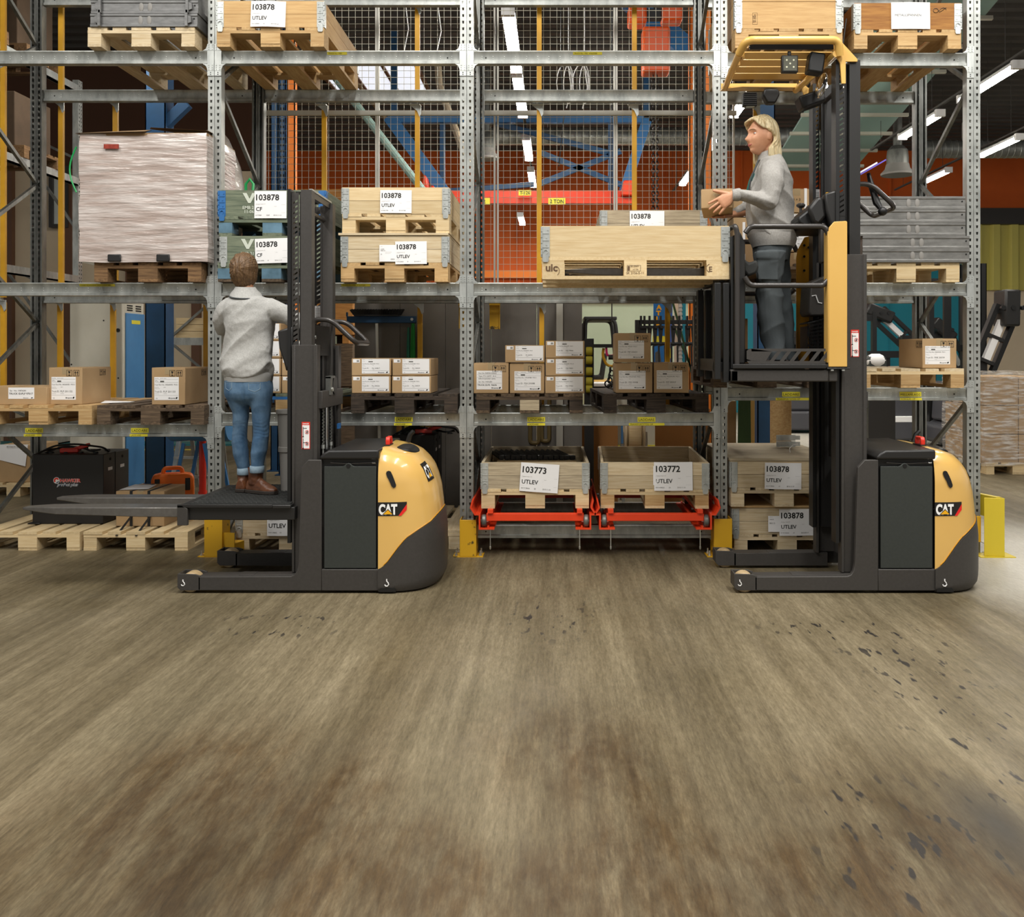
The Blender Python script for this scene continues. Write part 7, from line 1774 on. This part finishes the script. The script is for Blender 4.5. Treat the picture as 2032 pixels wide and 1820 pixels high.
hair_shell(hs, ptA, [-.105, -.10, -.085, -.07, -.05, -.03, -.01, .01, .03, .05, .07, .09, .105, .118, .128, .136, .142], lambda z, a: radA(z, a)*(1.0 if z > -.06 else 1-.0*z), lambda z: .02 if z > .07 else .55+max(0, .07-z)*5, thick=.03, wav=.004, seed=2)
def hw(p):
    q = p-hc; a = math.atan2(q.x+.02, q.z-.02); return .006*NZ.noise(Vector((a*4.2+q.z*14, q.length*9, q.x*6)))+.0035*NZ.noise(Vector((a*14+q.z*10, q.length*20, 1)))
grow(hs, 'hair', 'hair_brown', pa, .005, 2, rootA, hw)
# ---------------------------------------------------------------- woman in the raised cab, seen from her side
YB = 6.40
def Bp(px, py, y=YB): return Vector((X(px, y), y, Z(py, y)))
kB = YB/F
rootB = Vector((X(1535, YB), YB, 1.448))
pb = empty('person', rootB, 'blond person in a grey sweatshirt and dark work trousers holding a small carton', 'person', 'people working at the rack')
hcB = Bp(1511.5, 272, 6.39); body = MB(); fB = Vector((-.93, -.37, 0)).normalized()
ptB = head(body, hcB, fB, s=1.06, pitch=-.02); FACE = head.last
FR = (ptB(1, 0, 0)-ptB(0, 0, 0)).normalized(); FF = (ptB(0, 1, 0)-ptB(0, 0, 0)).normalized(); FU = (ptB(0, 0, 1)-ptB(0, 0, 0)).normalized()
limb(body, [Bp(1521, 288), Bp(1533, 318)], [.053, .060])
body.loft([ell(Bp(1533, 315), .06, .09), ell(Bp(1531, 335), .085, .15), ell(Bp(1529, 380), .09, .14), ell(Bp(1528, 430), .09, .13), ell(Bp(1532, 480), .09, .12), ell(Bp(1533, 510), .075, .10)])
NS, NE, NW = Bp(1532, 334, 6.21), Bp(1530, 399, 6.175), Bp(1458, 387, 6.158)
FS, FE, FW = Bp(1526, 334, 6.60), Bp(1512, 405, 6.63), Bp(1456, 425, 6.55)
limb(body, [NS, Bp(1530, 390, 6.175), Bp(1503, 394, 6.16), NW], [.04, .03, .026, .025]); limb(body, [FS, FE, FW], [.045, .038, .026])
hand(body, NW+Vector((-.012, .0, -.002)), (-.80, .02, -.52), (0, 1, .0), (-.52, 0, .8), (.05, .10, .14, .16), (.10, -.04, -.17, -.32), (.80, .06), 1.1)
hand(body, FW+Vector((-.01, -.02, -.005)), (-.95, -.18, -.20), (0, -.2, 1), (0, -1, -.2), (.08, .08, .08, .08), (.1, .03, -.05, -.14), (.6, .1))
for c0, c1, c2, y in ((1526, 1528, 1540, 6.30), (1545, 1552, 1560, 6.52)): limb(body, [Bp(c0, 505, y), Bp(c1, 600, y), Bp(c2, 680, y), Vector((Bp(c2, 700, y).x, y, 1.52))], [.06, .042, .032, .035])
grow(body, 'body', 'skin', pb, .0035, 2, rootB)
# eyes, brows, lips, ear hollow
def on_face(x, z, off=0):
    """point on the face at side x, height z"""
    best = None
    for ring in FACE[0]:
        for q in ring:
            d = q-hcB; lx, lz = d.dot(FR)/1.06, d.dot(FU)/1.06
            if d.dot(FF) > 0:
                e = (lx-x)**2+(lz-z)**2
                if best is None or e < best[0]: best = (e, q, lx, lz)
    q = best[1]+FR*(x-best[2])*1.06+FU*(z-best[3])*1.06
    return q+FF*off
for sx in (-1, 1):
    e = on_face(sx*.030, .013, -.0080); MB().sphere(e-rootB, .0122, 10).build('eye', 'eye_white', pb, smooth=60)
    d = (FF+FR*(-.25)*0+Vector((-.25, 0, -.05))).normalized(); MB().sphere(e+d*.0078-rootB, .0060, 8).build('iris', 'eye_iris', pb)
    for sg, r_ in ((1, .0032), (-1, .0026)):
        MB().tube([e+FR*(.0125*math.sin(a))+FF*(.0112*math.cos(a))+FU*(sg*(.0058+.0040*math.cos(a)*(sg > 0)))-rootB for a in (-1.15, -.7, -.25, .25, .7, 1.15)], [.001, r_, r_, r_, r_, .001], 6).build('eyelid', 'skin_shade', pb)
    MB().tube([on_face(sx*x, z, .0015)-rootB for x, z in ((.011, .0365), (.024, .0395), (.036, .0375), (.047, .030))], [.002, .003, .0026, .0012], 6).build('eyebrow', 'brow', pb)
lm = MB()
for zz, r0 in ((-.0555, .0036), (-.0625, .0044)):
    lm.tube([on_face(x, zz-(.004 if zz > -.06 else -.006)*abs(x)/.022*(1.0)+.004*(abs(x)/.022)**2, -.0005-abs(x)*.05)-rootB for x in (-.022, -.015, -.008, 0, .008, .015, .022)], [r0*.3, r0*.75, r0, r0*.95, r0, r0*.75, r0*.3], 7)
lm.build('lips', 'lip', pb, smooth=60)
def tb(rows, n=28, pw=2.3): return [ell(Bp((x0+x1)/2, y), (x1-x0)/2*kB, d, n=n, pw=pw) for y, x0, x1, d in rows]
def swB(p):
    w = max(0, min(1, (Z(345, YB)-p.z)/.3)); e = g3((p.x, p.z), (X(1525, 6.2), Z(398, 6.2)), (.12, .10))*max(0, min(1, (6.33-p.y)/.1))
    return fold(p, (.9, .2, -.6), 6.5, .012+.012*w)+fold(p, (-.7, 0, .9), 11, .014*e)+.0015*NZ.noise(p*45)
sb_ = MB(); sb_.loft(tb([(472, 1490, 1574, .165), (469, 1485, 1577, .176), (464, 1485, 1577, .178), (450, 1484, 1575, .178), (420, 1482.5, 1573, .175), (390, 1484, 1572, .178), (366, 1487, 1571, .182), (345, 1495, 1566, .185), (330, 1501, 1561, .178), (320, 1506, 1557, .150), (312, 1511, 1553, .105), (305, 1514, 1549, .075), (301, 1514, 1546, .066)]))
limb(sb_, [Bp(1532, 336, 6.25), Bp(1531, 358, 6.19), Bp(1530, 382, 6.175), Bp(1525, 398, 6.168), Bp(1503, 394, 6.16), Bp(1470, 388, 6.158), Bp(1457, 387, 6.158)], [.078, .083, .078, .064, .054, .044, .034])
limb(sb_, [Bp(1524, 336, 6.56), Bp(1520, 370, 6.62), Bp(1512, 402, 6.62), Bp(1480, 412, 6.58), Bp(1459, 422, 6.55)], [.078, .075, .062, .050, .036])
grow(sb_, 'sweatshirt', 'sweat_grey' if 'sweat_grey' in MATS else 'sweat_light', pb, .007, 4, rootB, swB)
hb = MB(); hb.loft(tb([(491, 1494, 1574, .160), (485, 1492, 1577, .168), (476, 1487, 1579, .178), (466, 1486, 1577, .176)])).xf(Matrix.Translation(-rootB)).build('hem_band', 'sweat_grey', pb, smooth=60)
MB().loft([ell(NW+Vector((dx, 0, dz_)), r_, r_*1.05, (0, 1, 0), (0, 0, 1), 18) for dx, dz_, r_ in ((-.018, -.001, .033), (-.014, -.001, .0365), (.025, .002, .041), (.035, .003, .038))]).xf(Matrix.Translation(-rootB)).build('sleeve_cuff', 'sweat_grey', pb, smooth=60)
MB().loft([ell(Bp(1527, 313), .082, .085, (1, 0, .28), (0, 1, 0), 26), ell(Bp(1525, 306), .070, .074, (1, 0, .26), (0, 1, 0), 26), ell(Bp(1524, 301), .064, .066, (1, 0, .24), (0, 1, 0), 26)], caps=False).xf(Matrix.Translation(-rootB)).build('collar', 'sweat_grey', pb, smooth=60)
MB().tube([p_-rootB for p_ in (Bp(1505, 318, 6.33), Bp(1498, 335, 6.30), Bp(1490, 356, 6.31), Bp(1485.5, 380, 6.34))], .006, 6).build('zip_edge', 'collar_line', pb)
MB().tube([p_-rootB for p_ in (Bp(1496, 344, 6.36), Bp(1489, 360, 6.37), Bp(1484.5, 378, 6.38))], .012, 6).build('shirt_edge', 'shirt_teal', pb)
jb = MB(); jb.loft(tb([(478, 1494, 1573, .145), (492, 1495, 1571, .15), (505, 1496, 1567, .15), (520, 1497, 1563, .14)], pw=2.4))
def legB(rows, y): jb.loft([ell(Bp(c, py, y), w*y/F, d, n=18) for py, c, w, d in rows])
legB([(500, 1528, 33, .115), (520, 1527, 31, .11), (540, 1526, 29, .10), (560, 1524.5, 27, .09), (590, 1527, 28, .09), (627, 1529, 27, .088), (664, 1532, 25, .085), (690, 1537, 21, .08), (716, 1540, 21, .085)], 6.29)
legB([(500, 1538, 30, .105), (540, 1542, 26, .095), (590, 1547, 25, .085), (627, 1552, 22, .08), (664, 1558, 20, .078), (690, 1560, 19, .078), (716, 1562, 19, .08)], 6.52)
jb.obox(Bp(1523, 527, 6.200), (.14, .03, .20)).obox(Bp(1523, 506, 6.190), (.15, .03, .05))
grow(jb, 'work_trousers', 'work_grey', pb, .007, 3, rootB, lambda p: fold(p, (.8, 0, .6), 6.5, .011)+fold(p, (-.6, 0, .7), 10, .004))
for y, px in ((6.29, 1540), (6.52, 1561)): boot(Vector((X(px, y), y, 0)), (-1, -.12, 0), pb, rootB, mt='boot_dark' if 'boot_dark' in MATS else 'truck_black', top=.13)
hs = MB()
def radB(z, a):
    t = max(-1, min(1, (z-.01)/.135)); r_ = .110*math.sqrt(max(.02, 1-t*t)) if z > .01 else .110+.10*min(.16, -(z-.01))*(.55+.45*math.cos(a))
    if z < -.13: r_ -= (-.13-z)*.5
    return (r_+.004*math.cos(a))*(1-.27*max(0, -math.cos(a))*(1 if z > .06 else max(0, z/.06)))
def gapB(z): return .02 if z > .104 else (min(1.95, .35+(.104-z)*15) if z > -.03 else max(1.45, 1.95-(-.03-z)*9))
hair_shell(hs, ptB, [-.165, -.155, -.135, -.11, -.085, -.06, -.035, -.01, .012, .03, .05, .07, .088, .10, .112, .122, .132, .139, .144], radB, gapB, thick=.026, wav=.003, seed=5)
def bang(pts, rr): limb(hs, [ptB(*p) for p in pts], rr, 10)
# fringe swept from the parting across the forehead, near side tucked over the ear
for k in range(6):
    t = k/5
    for sx in (-1, 1): bang([(sx*.006, .010+.050*t, .129-.012*t), (sx*.034, .042+.040*t, .116-.012*t), (sx*.060, .040+.040*t, .094-.004*t), (sx*.073, .010+.050*t, .066-.006*t), (sx*.0775, -.022+.055*t, .030+.012*t)], [.010, .010, .009, .007, .004])
def hwB(p):
    q = p-hcB; a = math.atan2(q.y, q.x); return .004*NZ.noise(Vector((a*7, q.z*7, q.length*16)))+.003*NZ.noise(Vector((a*22, q.z*5, q.length*30)))
grow(hs, 'hair', 'hair_blond', pb, .0045, 2, rootB, hwB)
for c, py, y in ((1425.5, 399, 6.148), (1440, 405.5, 6.146)):
    pass
# carton in her hands
o = carton(1391.5, 1453, 375, 413, 6.185, .46, 'small plain carton held in the hands of the blond person', 'big', None, mk=False, rz=-.19)
